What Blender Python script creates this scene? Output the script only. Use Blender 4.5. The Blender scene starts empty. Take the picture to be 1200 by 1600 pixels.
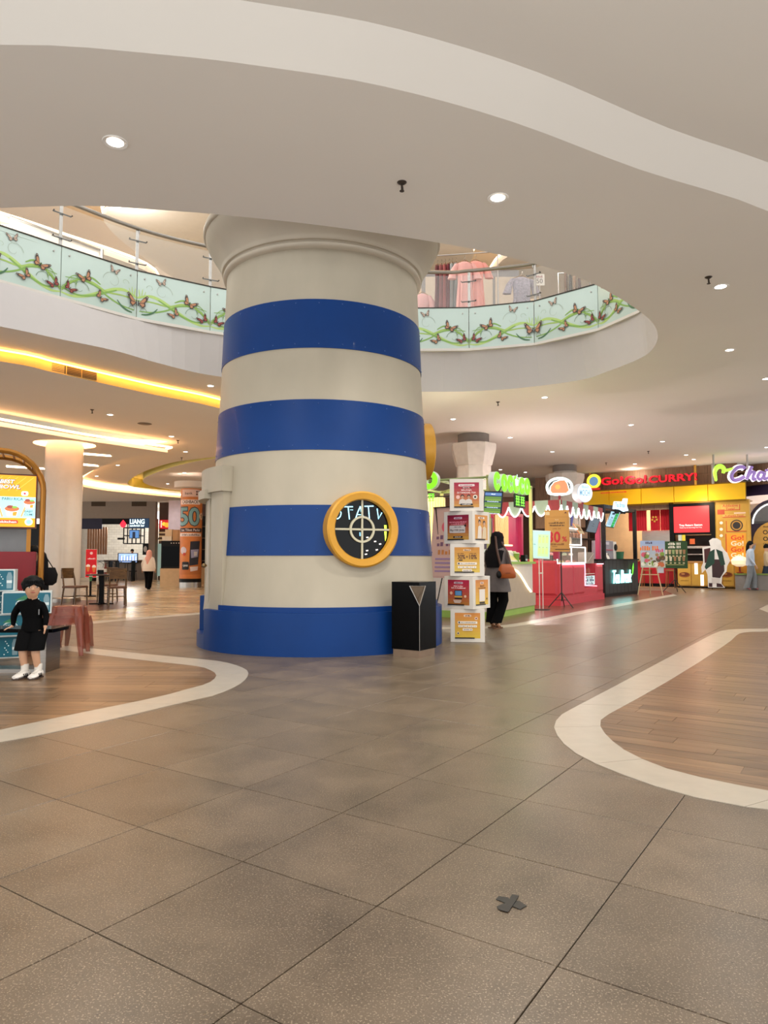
import bpy, bmesh, math, random
from mathutils import Vector, Matrix
from mathutils.geometry import tessellate_polygon

# ------------------------------------------------------------------ camera, world, exposure
F = 1104.0; PITCH = math.atan(73 / F); CAMH = 1.107
sc = bpy.context.scene
COL = sc.collection
cam_d = bpy.data.cameras.new('camera'); cam = bpy.data.objects.new('camera', cam_d); COL.objects.link(cam)
cam_d.sensor_fit = 'VERTICAL'; cam_d.sensor_height = 36.0; cam_d.sensor_width = 27.0
cam_d.lens = F / 1600 * 36.0; cam_d.clip_end = 300; cam_d.clip_start = .05
cam.location = (0, 0, CAMH); cam.rotation_euler = (math.pi / 2 + PITCH, 0, 0)
sc.camera = cam
w = bpy.data.worlds.new('mall_daylight'); sc.world = w; w.use_nodes = True
w.node_tree.nodes['Background'].inputs[0].default_value = (.975, .98, .985, 1)
w.node_tree.nodes['Background'].inputs[1].default_value = 1.0
sc.view_settings.view_transform = 'Standard'; sc.view_settings.look = 'None'
sc.view_settings.exposure = 1.08; sc.view_settings.gamma = 1.0; sc.view_settings.use_curve_mapping = False
HC = 4.6          # main ceiling
HL = 4.4          # lower ceiling on the left
HD = 4.1          # dropped panel on the left
LAMPS = []

# ------------------------------------------------------------------ pixel helpers (a pixel gives a direction only)
cP, sP = math.cos(PITCH), math.sin(PITCH)
def ray(x, y):
    a = (x - 600) / F; b = (800 - y) / F
    return Vector((a, cP - sP * b, sP + cP * b))
def fl(x, y, z=0.0):
    r = ray(x, y); t = (z - CAMH) / r.z
    return Vector((r.x * t, r.y * t, z))
def at(x, y, Y):
    r = ray(x, y); t = Y / r.y
    return Vector((r.x * t, Y, CAMH + r.z * t))
def onplane(x, y, o, u):
    """pixel on the vertical plane through o along u -> (distance along u, z)"""
    r = ray(x, y); n = (-u[1], u[0])
    t = (o[0] * n[0] + o[1] * n[1]) / (r.x * n[0] + r.y * n[1])
    p = Vector((r.x * t, r.y * t)); d = p - Vector((o[0], o[1]))
    return d.x * u[0] + d.y * u[1], CAMH + r.z * t
def project(p):
    X, Y, Z = p[0], p[1], p[2] - CAMH
    d = Y * cP + Z * sP; u = -Y * sP + Z * cP
    return (600 + F * X / d, 800 - F * u / d) if d > .05 else (1e6, 1e6)

# ------------------------------------------------------------------ materials
def lin(c):
    return tuple(((v / 255) / 12.92 if v / 255 <= .04045 else ((v / 255 + .055) / 1.055) ** 2.4) for v in c[:3])
MATS = {}
def mat(name, col, rough=.5, metal=0.0, emit=0.0, var=.06, scale=6.0, bump=0.0, trans=0.0, alpha=1.0, spec=.5, ior=1.45, coat=0.0, stretch=None, ecol=None):
    key = name
    if key in MATS: return MATS[key]
    m = bpy.data.materials.new(name); m.use_nodes = True; MATS[key] = m
    nt = m.node_tree; b = nt.nodes['Principled BSDF']
    c = lin(col)
    b.inputs['Base Color'].default_value = (*c, 1); b.inputs['Roughness'].default_value = rough
    b.inputs['Metallic'].default_value = metal; b.inputs['Specular IOR Level'].default_value = spec
    b.inputs['IOR'].default_value = ior
    b.inputs['Transmission Weight'].default_value = trans; b.inputs['Alpha'].default_value = alpha
    b.inputs['Coat Weight'].default_value = coat
    if emit:
        b.inputs['Emission Color'].default_value = (*lin(ecol or col), 1); b.inputs['Emission Strength'].default_value = emit
    if var and not emit:
        tc = nt.nodes.new('ShaderNodeTexCoord'); no = nt.nodes.new('ShaderNodeTexNoise')
        no.inputs['Scale'].default_value = scale; no.inputs['Detail'].default_value = 4
        if stretch:
            mp = nt.nodes.new('ShaderNodeMapping'); mp.inputs['Scale'].default_value = stretch
            nt.links.new(tc.outputs['Object'], mp.inputs[0]); nt.links.new(mp.outputs[0], no.inputs[0])
        else: nt.links.new(tc.outputs['Object'], no.inputs[0])
        rp = nt.nodes.new('ShaderNodeValToRGB')
        rp.color_ramp.elements[0].position = .3; rp.color_ramp.elements[1].position = .7
        rp.color_ramp.elements[0].color = (*[v * (1 - var) for v in c], 1)
        rp.color_ramp.elements[1].color = (*[min(1, v * (1 + var)) for v in c], 1)
        nt.links.new(no.outputs[0], rp.inputs[0]); nt.links.new(rp.outputs[0], b.inputs['Base Color'])
        if bump:
            bp = nt.nodes.new('ShaderNodeBump'); bp.inputs['Strength'].default_value = bump; bp.inputs['Distance'].default_value = .01
            nt.links.new(no.outputs[0], bp.inputs['Height']); nt.links.new(bp.outputs[0], b.inputs['Normal'])
    return m
def pm(col, emit=0.0):
    """printed colour, emit > 0 for backlit screens and neon"""
    return mat('print_%d_%d_%d_%g' % (*col, emit), col, .45, emit=emit * .5, var=.02)

def node(nt, t, **kw):
    n = nt.nodes.new(t)
    for k, v in kw.items(): setattr(n, k, v)
    return n
def stone_tile(name, base, spk_dark, spk_light, rough=.32):
    if name in MATS: return MATS[name]
    m = bpy.data.materials.new(name); m.use_nodes = True; MATS[name] = m
    nt = m.node_tree; L = nt.links; b = nt.nodes['Principled BSDF']
    geo = node(nt, 'ShaderNodeNewGeometry'); oi = node(nt, 'ShaderNodeObjectInfo')
    def noise(s, d=3, r=.6):
        n = node(nt, 'ShaderNodeTexNoise'); n.inputs['Scale'].default_value = s; n.inputs['Detail'].default_value = d; n.inputs['Roughness'].default_value = r
        L.new(geo.outputs['Position'], n.inputs[0]); return n
    cloud = noise(2.6, 6, .65); fine = noise(170, 1); mid = noise(85, 2)
    def ramp(src, stops):
        r = node(nt, 'ShaderNodeValToRGB'); e = r.color_ramp.elements
        while len(e) < len(stops): e.new(.5)
        for q, (p, c) in zip(e, stops): q.position = p; q.color = (*c, 1)
        L.new(src, r.inputs[0]); return r
    B = lin(base)
    r1 = ramp(cloud.outputs[0], [(.30, [v * .68 for v in B]), (.70, [v * 1.34 for v in B])])
    def mix(a, bcol, fac, blend='MIX'):
        x = node(nt, 'ShaderNodeMix', data_type='RGBA', blend_type=blend)
        if isinstance(fac, float): x.inputs[0].default_value = fac
        else: L.new(fac, x.inputs[0])
        L.new(a, x.inputs[6])
        if isinstance(bcol, tuple): x.inputs[7].default_value = (*bcol, 1)
        else: L.new(bcol, x.inputs[7])
        return x.outputs[2]
    lite = ramp(fine.outputs[0], [(.58, (0, 0, 0)), (.68, (.8, .8, .8))])
    dark = ramp(mid.outputs[0], [(.28, (1, 1, 1)), (.36, (0, 0, 0))])
    c = mix(r1.outputs[0], lin(spk_light), lite.outputs[0]); 
    md = node(nt, 'ShaderNodeMath', operation='MULTIPLY'); L.new(dark.outputs[0], md.inputs[0]); md.inputs[1].default_value = .55
    c = mix(c, lin(spk_dark), md.outputs[0])
    mr = node(nt, 'ShaderNodeMapRange'); L.new(oi.outputs['Random'], mr.inputs[0]); mr.inputs[3].default_value = .9; mr.inputs[4].default_value = 1.1
    cc = node(nt, 'ShaderNodeCombineColor'); [L.new(mr.outputs[0], cc.inputs[i]) for i in range(3)]
    c = mix(c, cc.outputs[0], 1.0, 'MULTIPLY')
    L.new(c, b.inputs['Base Color'])
    rr = node(nt, 'ShaderNodeMapRange'); L.new(cloud.outputs[0], rr.inputs[0]); rr.inputs[3].default_value = rough - .08; rr.inputs[4].default_value = rough + .1
    L.new(rr.outputs[0], b.inputs['Roughness'])
    bp = node(nt, 'ShaderNodeBump'); bp.inputs['Strength'].default_value = .12; bp.inputs['Distance'].default_value = .002
    L.new(mid.outputs[0], bp.inputs['Height']); L.new(bp.outputs[0], b.inputs['Normal'])
    return m
def wood(name, cols, scale=(3, 60, 60), rough=.35, rand=.22, axis_geo=False, bump=.05):
    if name in MATS: return MATS[name]
    m = bpy.data.materials.new(name); m.use_nodes = True; MATS[name] = m
    nt = m.node_tree; L = nt.links; b = nt.nodes['Principled BSDF']
    tc = node(nt, 'ShaderNodeTexCoord'); mp = node(nt, 'ShaderNodeMapping'); mp.inputs['Scale'].default_value = scale
    oi = node(nt, 'ShaderNodeObjectInfo')
    L.new(tc.outputs['Object'], mp.inputs[0])
    no = node(nt, 'ShaderNodeTexNoise', noise_dimensions='4D'); no.inputs['Scale'].default_value = 1.0; no.inputs['Detail'].default_value = 5; no.inputs['Distortion'].default_value = .6
    ml = node(nt, 'ShaderNodeMath', operation='MULTIPLY'); ml.inputs[1].default_value = 40
    L.new(oi.outputs['Random'], ml.inputs[0]); L.new(ml.outputs[0], no.inputs['W']); L.new(mp.outputs[0], no.inputs[0])
    rp = node(nt, 'ShaderNodeValToRGB'); e = rp.color_ramp.elements
    e[0].position = .3; e[1].position = .72; e[0].color = (*lin(cols[0]), 1); e[1].color = (*lin(cols[1]), 1)
    L.new(no.outputs[0], rp.inputs[0])
    mr = node(nt, 'ShaderNodeMapRange'); L.new(oi.outputs['Random'], mr.inputs[0]); mr.inputs[3].default_value = 1 - rand; mr.inputs[4].default_value = 1 + rand
    mx = node(nt, 'ShaderNodeMix', data_type='RGBA', blend_type='MULTIPLY'); mx.inputs[0].default_value = 1
    cc = node(nt, 'ShaderNodeCombineColor'); [L.new(mr.outputs[0], cc.inputs[i]) for i in range(3)]
    L.new(rp.outputs[0], mx.inputs[6]); L.new(cc.outputs[0], mx.inputs[7]); L.new(mx.outputs[2], b.inputs['Base Color'])
    b.inputs['Roughness'].default_value = rough
    bp = node(nt, 'ShaderNodeBump'); bp.inputs['Strength'].default_value = bump; bp.inputs['Distance'].default_value = .003
    L.new(no.outputs[0], bp.inputs['Height']); L.new(bp.outputs[0], b.inputs['Normal'])
    return m
def brickmat(name, c1, c2, mortar, bw, bh, ms, rough, scale=1.0, plane='xy'):
    if name in MATS: return MATS[name]
    m = bpy.data.materials.new(name); m.use_nodes = True; MATS[name] = m
    nt = m.node_tree; L = nt.links; b = nt.nodes['Principled BSDF']
    geo = node(nt, 'ShaderNodeTexCoord'); br = node(nt, 'ShaderNodeTexBrick')
    br.inputs['Scale'].default_value = scale; br.inputs['Brick Width'].default_value = bw; br.inputs['Row Height'].default_value = bh
    br.inputs['Mortar Size'].default_value = ms
    br.inputs['Color1'].default_value = (*lin(c1), 1); br.inputs['Color2'].default_value = (*lin(c2), 1); br.inputs['Mortar'].default_value = (*lin(mortar), 1)
    if plane == 'xz':
        s = node(nt, 'ShaderNodeSeparateXYZ'); cb = node(nt, 'ShaderNodeCombineXYZ')
        L.new(geo.outputs['Object'], s.inputs[0]); L.new(s.outputs[0], cb.inputs[0]); L.new(s.outputs[2], cb.inputs[1]); L.new(cb.outputs[0], br.inputs[0])
    else: L.new(geo.outputs['Object'], br.inputs[0])
    no = node(nt, 'ShaderNodeTexNoise'); no.inputs['Scale'].default_value = 3; L.new(geo.outputs['Object'], no.inputs[0])
    mx = node(nt, 'ShaderNodeMix', data_type='RGBA', blend_type='OVERLAY'); mx.inputs[0].default_value = .25
    L.new(br.outputs[0], mx.inputs[6]); L.new(no.outputs[0], mx.inputs[7])
    L.new(mx.outputs[2], b.inputs['Base Color']); b.inputs['Roughness'].default_value = rough
    return m

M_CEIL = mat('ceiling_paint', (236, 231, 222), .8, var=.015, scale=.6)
M_WHITE = mat('white_paint', (214, 208, 198), .55, var=.03, scale=3)
M_STEEL = mat('brushed_steel', (170, 165, 158), .28, 1.0, var=.1, scale=4, stretch=(1, 1, 30))
M_DSTEEL = mat('dark_steel', (60, 56, 52), .35, .9, var=.1)
M_BLACK = mat('black_paint', (13, 13, 14), .45, var=.15, spec=.2)
M_BLKGLOSS = mat('black_gloss', (5, 5, 6), .2, var=.1, spec=.08)
M_GOLD = mat('gold_paint', (176, 124, 44), .32, .35, var=.08)
M_GLASS = mat('clear_glass', (235, 245, 240), .03, var=0, alpha=.10, spec=.6)
M_GROUT = mat('grout', (58, 50, 44), .8, var=.15)
M_TILE = stone_tile('grey_stone_tile', (100, 86, 70), (46, 37, 29), (164, 148, 126))
M_BORDER = mat('ivory_border_stone', (176, 167, 152), .3, var=.05, scale=9)
M_PLANK = wood('wood_plank', [(92, 70, 50), (138, 108, 78)], (1.6, 18, 26), .32, .26)
M_CREAMFLOOR = brickmat('cream_floor_tile', (206, 184, 146), (160, 128, 92), (140, 118, 92), .9, .3, .012, .22)
M_REDFLOOR = brickmat('reddish_floor_tile', (122, 82, 66), (100, 64, 52), (80, 55, 46), .9, .15, .008, .25)
M_WOODWALL = wood('wood_cladding', [(112, 84, 62), (148, 114, 86)], (40, 40, 2.2), .5, .12)

# ------------------------------------------------------------------ mesh builder
class MB:
    def __init__(self): self.v = []; self.f = []; self.m = []
    def add(self, vs, fs, m=0, M=None):
        o = len(self.v)
        self.v += [tuple(M @ Vector(p)) if M else tuple(p) for p in vs]
        for q in fs: self.f.append(tuple(i + o for i in q)); self.m.append(m)
        return self
    def box(self, cx, cy, cz, sx, sy, sz, m=0, rz=0.0, M=None):
        x, y, z = sx / 2, sy / 2, sz / 2
        vs = [(a * x, b * y, c * z) for c in (-1, 1) for b in (-1, 1) for a in (-1, 1)]
        T = Matrix.Translation((cx, cy, cz)) @ Matrix.Rotation(rz, 4, 'Z')
        return self.add(vs, [(0, 2, 3, 1), (4, 5, 7, 6), (0, 1, 5, 4), (2, 6, 7, 3), (0, 4, 6, 2), (1, 3, 7, 5)], m, (M @ T) if M else T)
    def bbox(self, x0, y0, z0, x1, y1, z1, m=0, M=None):
        return self.box((x0 + x1) / 2, (y0 + y1) / 2, (z0 + z1) / 2, x1 - x0, y1 - y0, z1 - z0, m, 0, M)
    def rbox(self, cx, cy, cz, sx, sy, sz, r=.01, m=0, M=None):
        """box with rounded vertical edges and chamfered top"""
        poly = rrect(sx, sy, r)
        ins = rrect(sx - r * .8, sy - r * .8, r * .7)
        T = Matrix.Translation((cx, cy, cz)); T = (M @ T) if M else T
        n = len(poly)
        vs = [(p[0], p[1], -sz / 2) for p in poly] + [(p[0], p[1], sz / 2 - r * .5) for p in poly] + [(p[0], p[1], sz / 2) for p in ins]
        fs = [tuple(reversed(range(n))), tuple(range(2 * n, 3 * n))]
        for k in range(2):
            fs += [(k * n + i, k * n + (i + 1) % n, (k + 1) * n + (i + 1) % n, (k + 1) * n + i) for i in range(n)]
        return self.add(vs, fs, m, T)
    def prism(self, poly, z0, z1, m=0, M=None):
        n = len(poly)
        a = sum(poly[i][0] * poly[(i + 1) % n][1] - poly[(i + 1) % n][0] * poly[i][1] for i in range(n))
        if a < 0: poly = poly[::-1]
        vs = [(p[0], p[1], z0) for p in poly] + [(p[0], p[1], z1) for p in poly]
        fs = [tuple(reversed(range(n))), tuple(range(n, 2 * n))] + [(i, (i + 1) % n, n + (i + 1) % n, n + i) for i in range(n)]
        return self.add(vs, fs, m, M)
    def plate(self, poly, y0, y1, m=0, M=None):
        """polygon in the x-z plane, extruded from y0 (front) to y1 (back)"""
        T = Matrix(((1, 0, 0, 0), (0, 0, -1, 0), (0, 1, 0, 0), (0, 0, 0, 1)))   # (x,y,z)->(x,-z,y)
        return self.prism(poly, -y1, -y0, m, (M @ T) if M else T)
    def side(self, poly, x0, x1, m=0, M=None):
        """polygon in the y-z plane, extruded along x"""
        T = Matrix(((0, 0, 1, 0), (1, 0, 0, 0), (0, 1, 0, 0), (0, 0, 0, 1)))
        return self.prism(poly, x0, x1, m, (M @ T) if M else T)
    def cyl(self, p0, p1, r0, r1=None, n=12, m=0, M=None):
        return self.tube([p0, p1], [r0, r0 if r1 is None else r1], n, m, M=M)
    def tube(self, pts, r, n=8, m=0, closed=False, M=None, sx=1.0):
        pts = [Vector(p) for p in pts]; k = len(pts)
        if not isinstance(r, (list, tuple)): r = [r] * k
        vs = []; fs = []; up = None
        for i, p in enumerate(pts):
            if closed: t = pts[(i + 1) % k] - pts[i - 1]
            else: t = pts[min(i + 1, k - 1)] - pts[max(i - 1, 0)]
            t.normalize()
            if up is None:
                up = Vector((0, 0, 1)) if abs(t.z) < .9 else Vector((0, 1, 0))
            a = t.cross(up); 
            if a.length < 1e-6: a = t.cross(Vector((1, 0, 0)))
            a.normalize(); bb = a.cross(t).normalized(); up = bb
            for j in range(n):
                q = 2 * math.pi * j / n
                vs.append(p + (a * math.cos(q) * sx + bb * math.sin(q)) * r[i])
        segs = k if closed else k - 1
        for i in range(segs):
            for j in range(n):
                i2 = (i + 1) % k
                fs.append((i * n + j, i * n + (j + 1) % n, i2 * n + (j + 1) % n, i2 * n + j))
        if not closed:
            fs.append(tuple(reversed(range(n)))); fs.append(tuple((k - 1) * n + j for j in range(n)))
        return self.add(vs, fs, m, M)
    def lathe(self, prof, n=32, m=0, a0=0.0, a1=None, M=None, close=False):
        full = a1 is None; a1 = 2 * math.pi if full else a1
        cols = n if full else n + 1; k = len(prof); vs = []; fs = []
        for j in range(cols):
            q = a0 + (a1 - a0) * j / n
            for (r, z) in prof: vs.append((r * math.cos(q), r * math.sin(q), z))
        for j in range(n):
            j2 = (j + 1) % cols
            for i in range(k if close else k - 1):
                i2 = (i + 1) % k
                fs.append((j * k + i, j2 * k + i, j2 * k + i2, j * k + i2))
        if not full and close:
            fs.append(tuple(range(k))); fs.append(tuple(n * k + i for i in reversed(range(k))))
        return self.add(vs, fs, m, M)
    def ball(self, c, r, nu=12, nv=8, m=0, M=None):
        if not isinstance(r, (tuple, list)): r = (r, r, r)
        vs = []; fs = []
        for i in range(nv + 1):
            t = math.pi * i / nv
            for j in range(nu):
                q = 2 * math.pi * j / nu
                vs.append((c[0] + r[0] * math.sin(t) * math.cos(q), c[1] + r[1] * math.sin(t) * math.sin(q), c[2] + r[2] * math.cos(t)))
        for i in range(nv):
            for j in range(nu): fs.append((i * nu + j, (i + 1) * nu + j, (i + 1) * nu + (j + 1) % nu, i * nu + (j + 1) % nu))
        return self.add(vs, fs, m, M)
    def loft(self, rings, m=0, M=None, cap=True):
        n = len(rings[0]); vs = [p for r in rings for p in r]; fs = []
        for i in range(len(rings) - 1):
            for j in range(n): fs.append((i * n + j, i * n + (j + 1) % n, (i + 1) * n + (j + 1) % n, (i + 1) * n + j))
        if cap: fs += [tuple(reversed(range(n))), tuple((len(rings) - 1) * n + j for j in range(n))]
        return self.add(vs, fs, m, M)
    def tess(self, loops, z, m=0, down=True):
        """flat polygon with holes at height z"""
        L = [[Vector((p[0], p[1], 0)) for p in lp] for lp in loops]
        flat = [p for lp in L for p in lp]; tr = tessellate_polygon(L)
        fs = []
        for t in tr:
            a, b, c = (flat[i] for i in t)
            cr = (b - a).cross(c - a).z
            if abs(cr) < 1e-12: continue
            fs.append(tuple(t) if (cr < 0) == down else tuple(reversed(t)))
        return self.add([(p.x, p.y, z) for p in flat], fs, m)
    def build(self, name, mats, parent=None, loc=(0, 0, 0), rot=(0, 0, 0), smooth=35, fix=True):
        me = bpy.data.meshes.new(name); me.from_pydata(self.v, [], self.f)
        for q in (mats if isinstance(mats, (list, tuple)) else [mats]): me.materials.append(q)
        me.polygons.foreach_set('material_index', self.m)
        if fix:
            bm = bmesh.new(); bm.from_mesh(me); bmesh.ops.recalc_face_normals(bm, faces=bm.faces); bm.to_mesh(me); bm.free()
        if smooth:
            me.polygons.foreach_set('use_smooth', [True] * len(me.polygons)); me.set_sharp_from_angle(angle=math.radians(smooth))
        me.update()
        o = bpy.data.objects.new(name, me); COL.objects.link(o); o.location = loc; o.rotation_euler = rot
        if parent: o.parent = parent
        return o

def rrect(w_, h_, r, k=4):
    r = min(r, w_ / 2 - 1e-4, h_ / 2 - 1e-4); out = []
    for cx, cy, a in ((w_ / 2 - r, h_ / 2 - r, 0), (-w_ / 2 + r, h_ / 2 - r, 90), (-w_ / 2 + r, -h_ / 2 + r, 180), (w_ / 2 - r, -h_ / 2 + r, 270)):
        for i in range(k + 1):
            q = math.radians(a + 90 * i / k); out.append((cx + r * math.cos(q), cy + r * math.sin(q)))
    return out
def circ(cx, cy, r, n=24, ry=None):
    return [(cx + r * math.cos(2 * math.pi * i / n), cy + (ry or r) * math.sin(2 * math.pi * i / n)) for i in range(n)]
def catmull(pts, per=6, closed=False):
    P = [Vector(p) for p in pts]; out = []; k = len(P)
    for i in range(k if closed else k - 1):
        p0 = P[(i - 1) % k] if closed or i > 0 else P[0] * 2 - P[1]
        p1 = P[i]; p2 = P[(i + 1) % k]
        p3 = P[(i + 2) % k] if closed or i + 2 < k else P[-1] * 2 - P[-2]
        for j in range(per):
            t = j / per
            out.append(.5 * ((2 * p1) + (p2 - p0) * t + (2 * p0 - 5 * p1 + 4 * p2 - p3) * t * t + (3 * p1 - p0 - 3 * p2 + p3) * t ** 3))
    if not closed: out.append(P[-1])
    return out
def resample(pts, n):
    P = [Vector(p) for p in pts]; d = [0]
    for a, b in zip(P, P[1:]): d.append(d[-1] + (b - a).length)
    out = []; j = 0
    for i in range(n):
        s = d[-1] * i / (n - 1)
        while j < len(d) - 2 and d[j + 1] < s: j += 1
        t = (s - d[j]) / max(1e-9, d[j + 1] - d[j]); out.append(P[j].lerp(P[j + 1], t))
    return out
def plen(pts): return sum((Vector(b) - Vector(a)).length for a, b in zip(pts, pts[1:]))
def inpoly(p, poly):
    c = False; n = len(poly)
    for i in range(n):
        a, b = poly[i], poly[i - 1]
        if (a[1] > p[1]) != (b[1] > p[1]) and p[0] < (b[0] - a[0]) * (p[1] - a[1]) / (b[1] - a[1]) + a[0]: c = not c
    return c
def clip(sub, conv):
    """Sutherland-Hodgman: sub clipped by a convex counter-clockwise polygon"""
    out = [tuple(p) for p in sub]
    for i in range(len(conv)):
        a, b = conv[i], conv[(i + 1) % len(conv)]
        if not out: return []
        inp, out = out, []
        def s(p): return (b[0] - a[0]) * (p[1] - a[1]) - (b[1] - a[1]) * (p[0] - a[0])
        for j in range(len(inp)):
            p, q = inp[j - 1], inp[j]; sp, sq = s(p), s(q)
            if sq >= 0:
                if sp < 0: t = sp / (sp - sq); out.append((p[0] + (q[0] - p[0]) * t, p[1] + (q[1] - p[1]) * t))
                out.append(q)
            elif sp >= 0: t = sp / (sp - sq); out.append((p[0] + (q[0] - p[0]) * t, p[1] + (q[1] - p[1]) * t))
    return out

# ------------------------------------------------------------------ things
def tag(o, label=None, cat=None, group=None, kind=None):
    if label: o['label'] = label
    if cat: o['category'] = cat
    if group: o['group'] = group
    if kind: o['kind'] = kind
    return o
def thing(name, label, cat, loc=(0, 0, 0), rz=0.0, group=None):
    o = bpy.data.objects.new(name, None); COL.objects.link(o); o.location = loc; o.rotation_euler = (0, 0, rz)
    o.empty_display_size = .1
    return tag(o, label, cat, group)
def copy_tree(o, parent=None):
    c = o.copy(); COL.objects.link(c); c.parent = parent
    for ch in list(o.children): copy_tree(ch, c)
    return c
def face_cam(x, y): return math.atan2(-x, y)   # rotz so that local -Y looks at the camera... for a thing at (x, y)

# ------------------------------------------------------------------ lettering and flat print
_txt = {}
def text_geo(s, bold=0.0, shear=0.0):
    k = (s, bold, shear)
    if k in _txt: return _txt[k]
    cu = bpy.data.curves.new('t', 'FONT'); cu.body = s; cu.size = 1.0; cu.resolution_u = 3; cu.offset = bold; cu.shear = shear
    ob = bpy.data.objects.new('t', cu); COL.objects.link(ob)
    dg = bpy.context.evaluated_depsgraph_get(); dg.update()
    me = bpy.data.meshes.new_from_object(ob.evaluated_get(dg))
    vs = [(v.co.x, v.co.y) for v in me.vertices]; fs = [tuple(p.vertices) for p in me.polygons]
    bpy.data.objects.remove(ob); bpy.data.curves.remove(cu); bpy.data.meshes.remove(me)
    if not vs: vs, fs = [(0, 0), (.01, 0), (0, .01)], [(0, 1, 2)]
    _txt[k] = (vs, fs); return _txt[k]
def text_fit(s, x, z, w_=None, h_=None, align='C', bold=0.0, shear=0.0, flip=False):
    vs, fs = text_geo(s, bold, shear)
    x0 = min(v[0] for v in vs); x1 = max(v[0] for v in vs); z0 = min(v[1] for v in vs); z1 = max(v[1] for v in vs)
    sx = (w_ / (x1 - x0)) if w_ else None; sz = (h_ / (z1 - z0)) if h_ else None
    if sx is None: sx = sz
    if sz is None: sz = sx
    if flip: sx = -sx
    ox = {'C': (x0 + x1) / 2, 'L': x0, 'R': x1}[align]
    return [(x + (v[0] - ox) * sx, z + (v[1] - (z0 + z1) / 2) * sz) for v in vs], fs
UNREADABLE = {'AQUA', 'Coconut  Shake', 'MENU', 'ORDER', 'FRESH', 'KATSU CURRY', 'Golden Curry House', 'Menu', 'Nusantara', 'Rasa', 'Fresh', 'A', 'B', 'C', 'yukimi', 'new', 'menu', 'GRAND OPENING', 'PROMO', 'SPECIAL MOCHI', 'BEVERAGES', 'ICE CREAM', 'WEEKDAY FAVOURITE', 'MERCHANT PROMO', 'CASHBACK ', 'maksimal hingga', 'BAYAR', 'PAKAI', 'POIN', '#kaya   SERU   bersama', '#MenangBanyak', 'Semua jadi untung', '#Rp100juta', 'Nikmati transaksi LEBIH SERU', 'pakai kartu debit', 'hadiah hingga', 'Periode terbatas', 'kaya SERU', 'Diskon', 'HEMAT', '#Qris Bank', 'BAYAR PRAKTIS', '& CEPAT DI MERCHANT', 'SCAN', 'DISINI', 'UNTUK INFO LENGKAP', '#Bank', 'berlaku di semua gerai', 'E', 'M', 'P', 'S', 'A  POIN', 'TEA', 'Love', 'SALE', 'Sweety Ice', 'Aktifkan fitur Parkir'}
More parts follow.
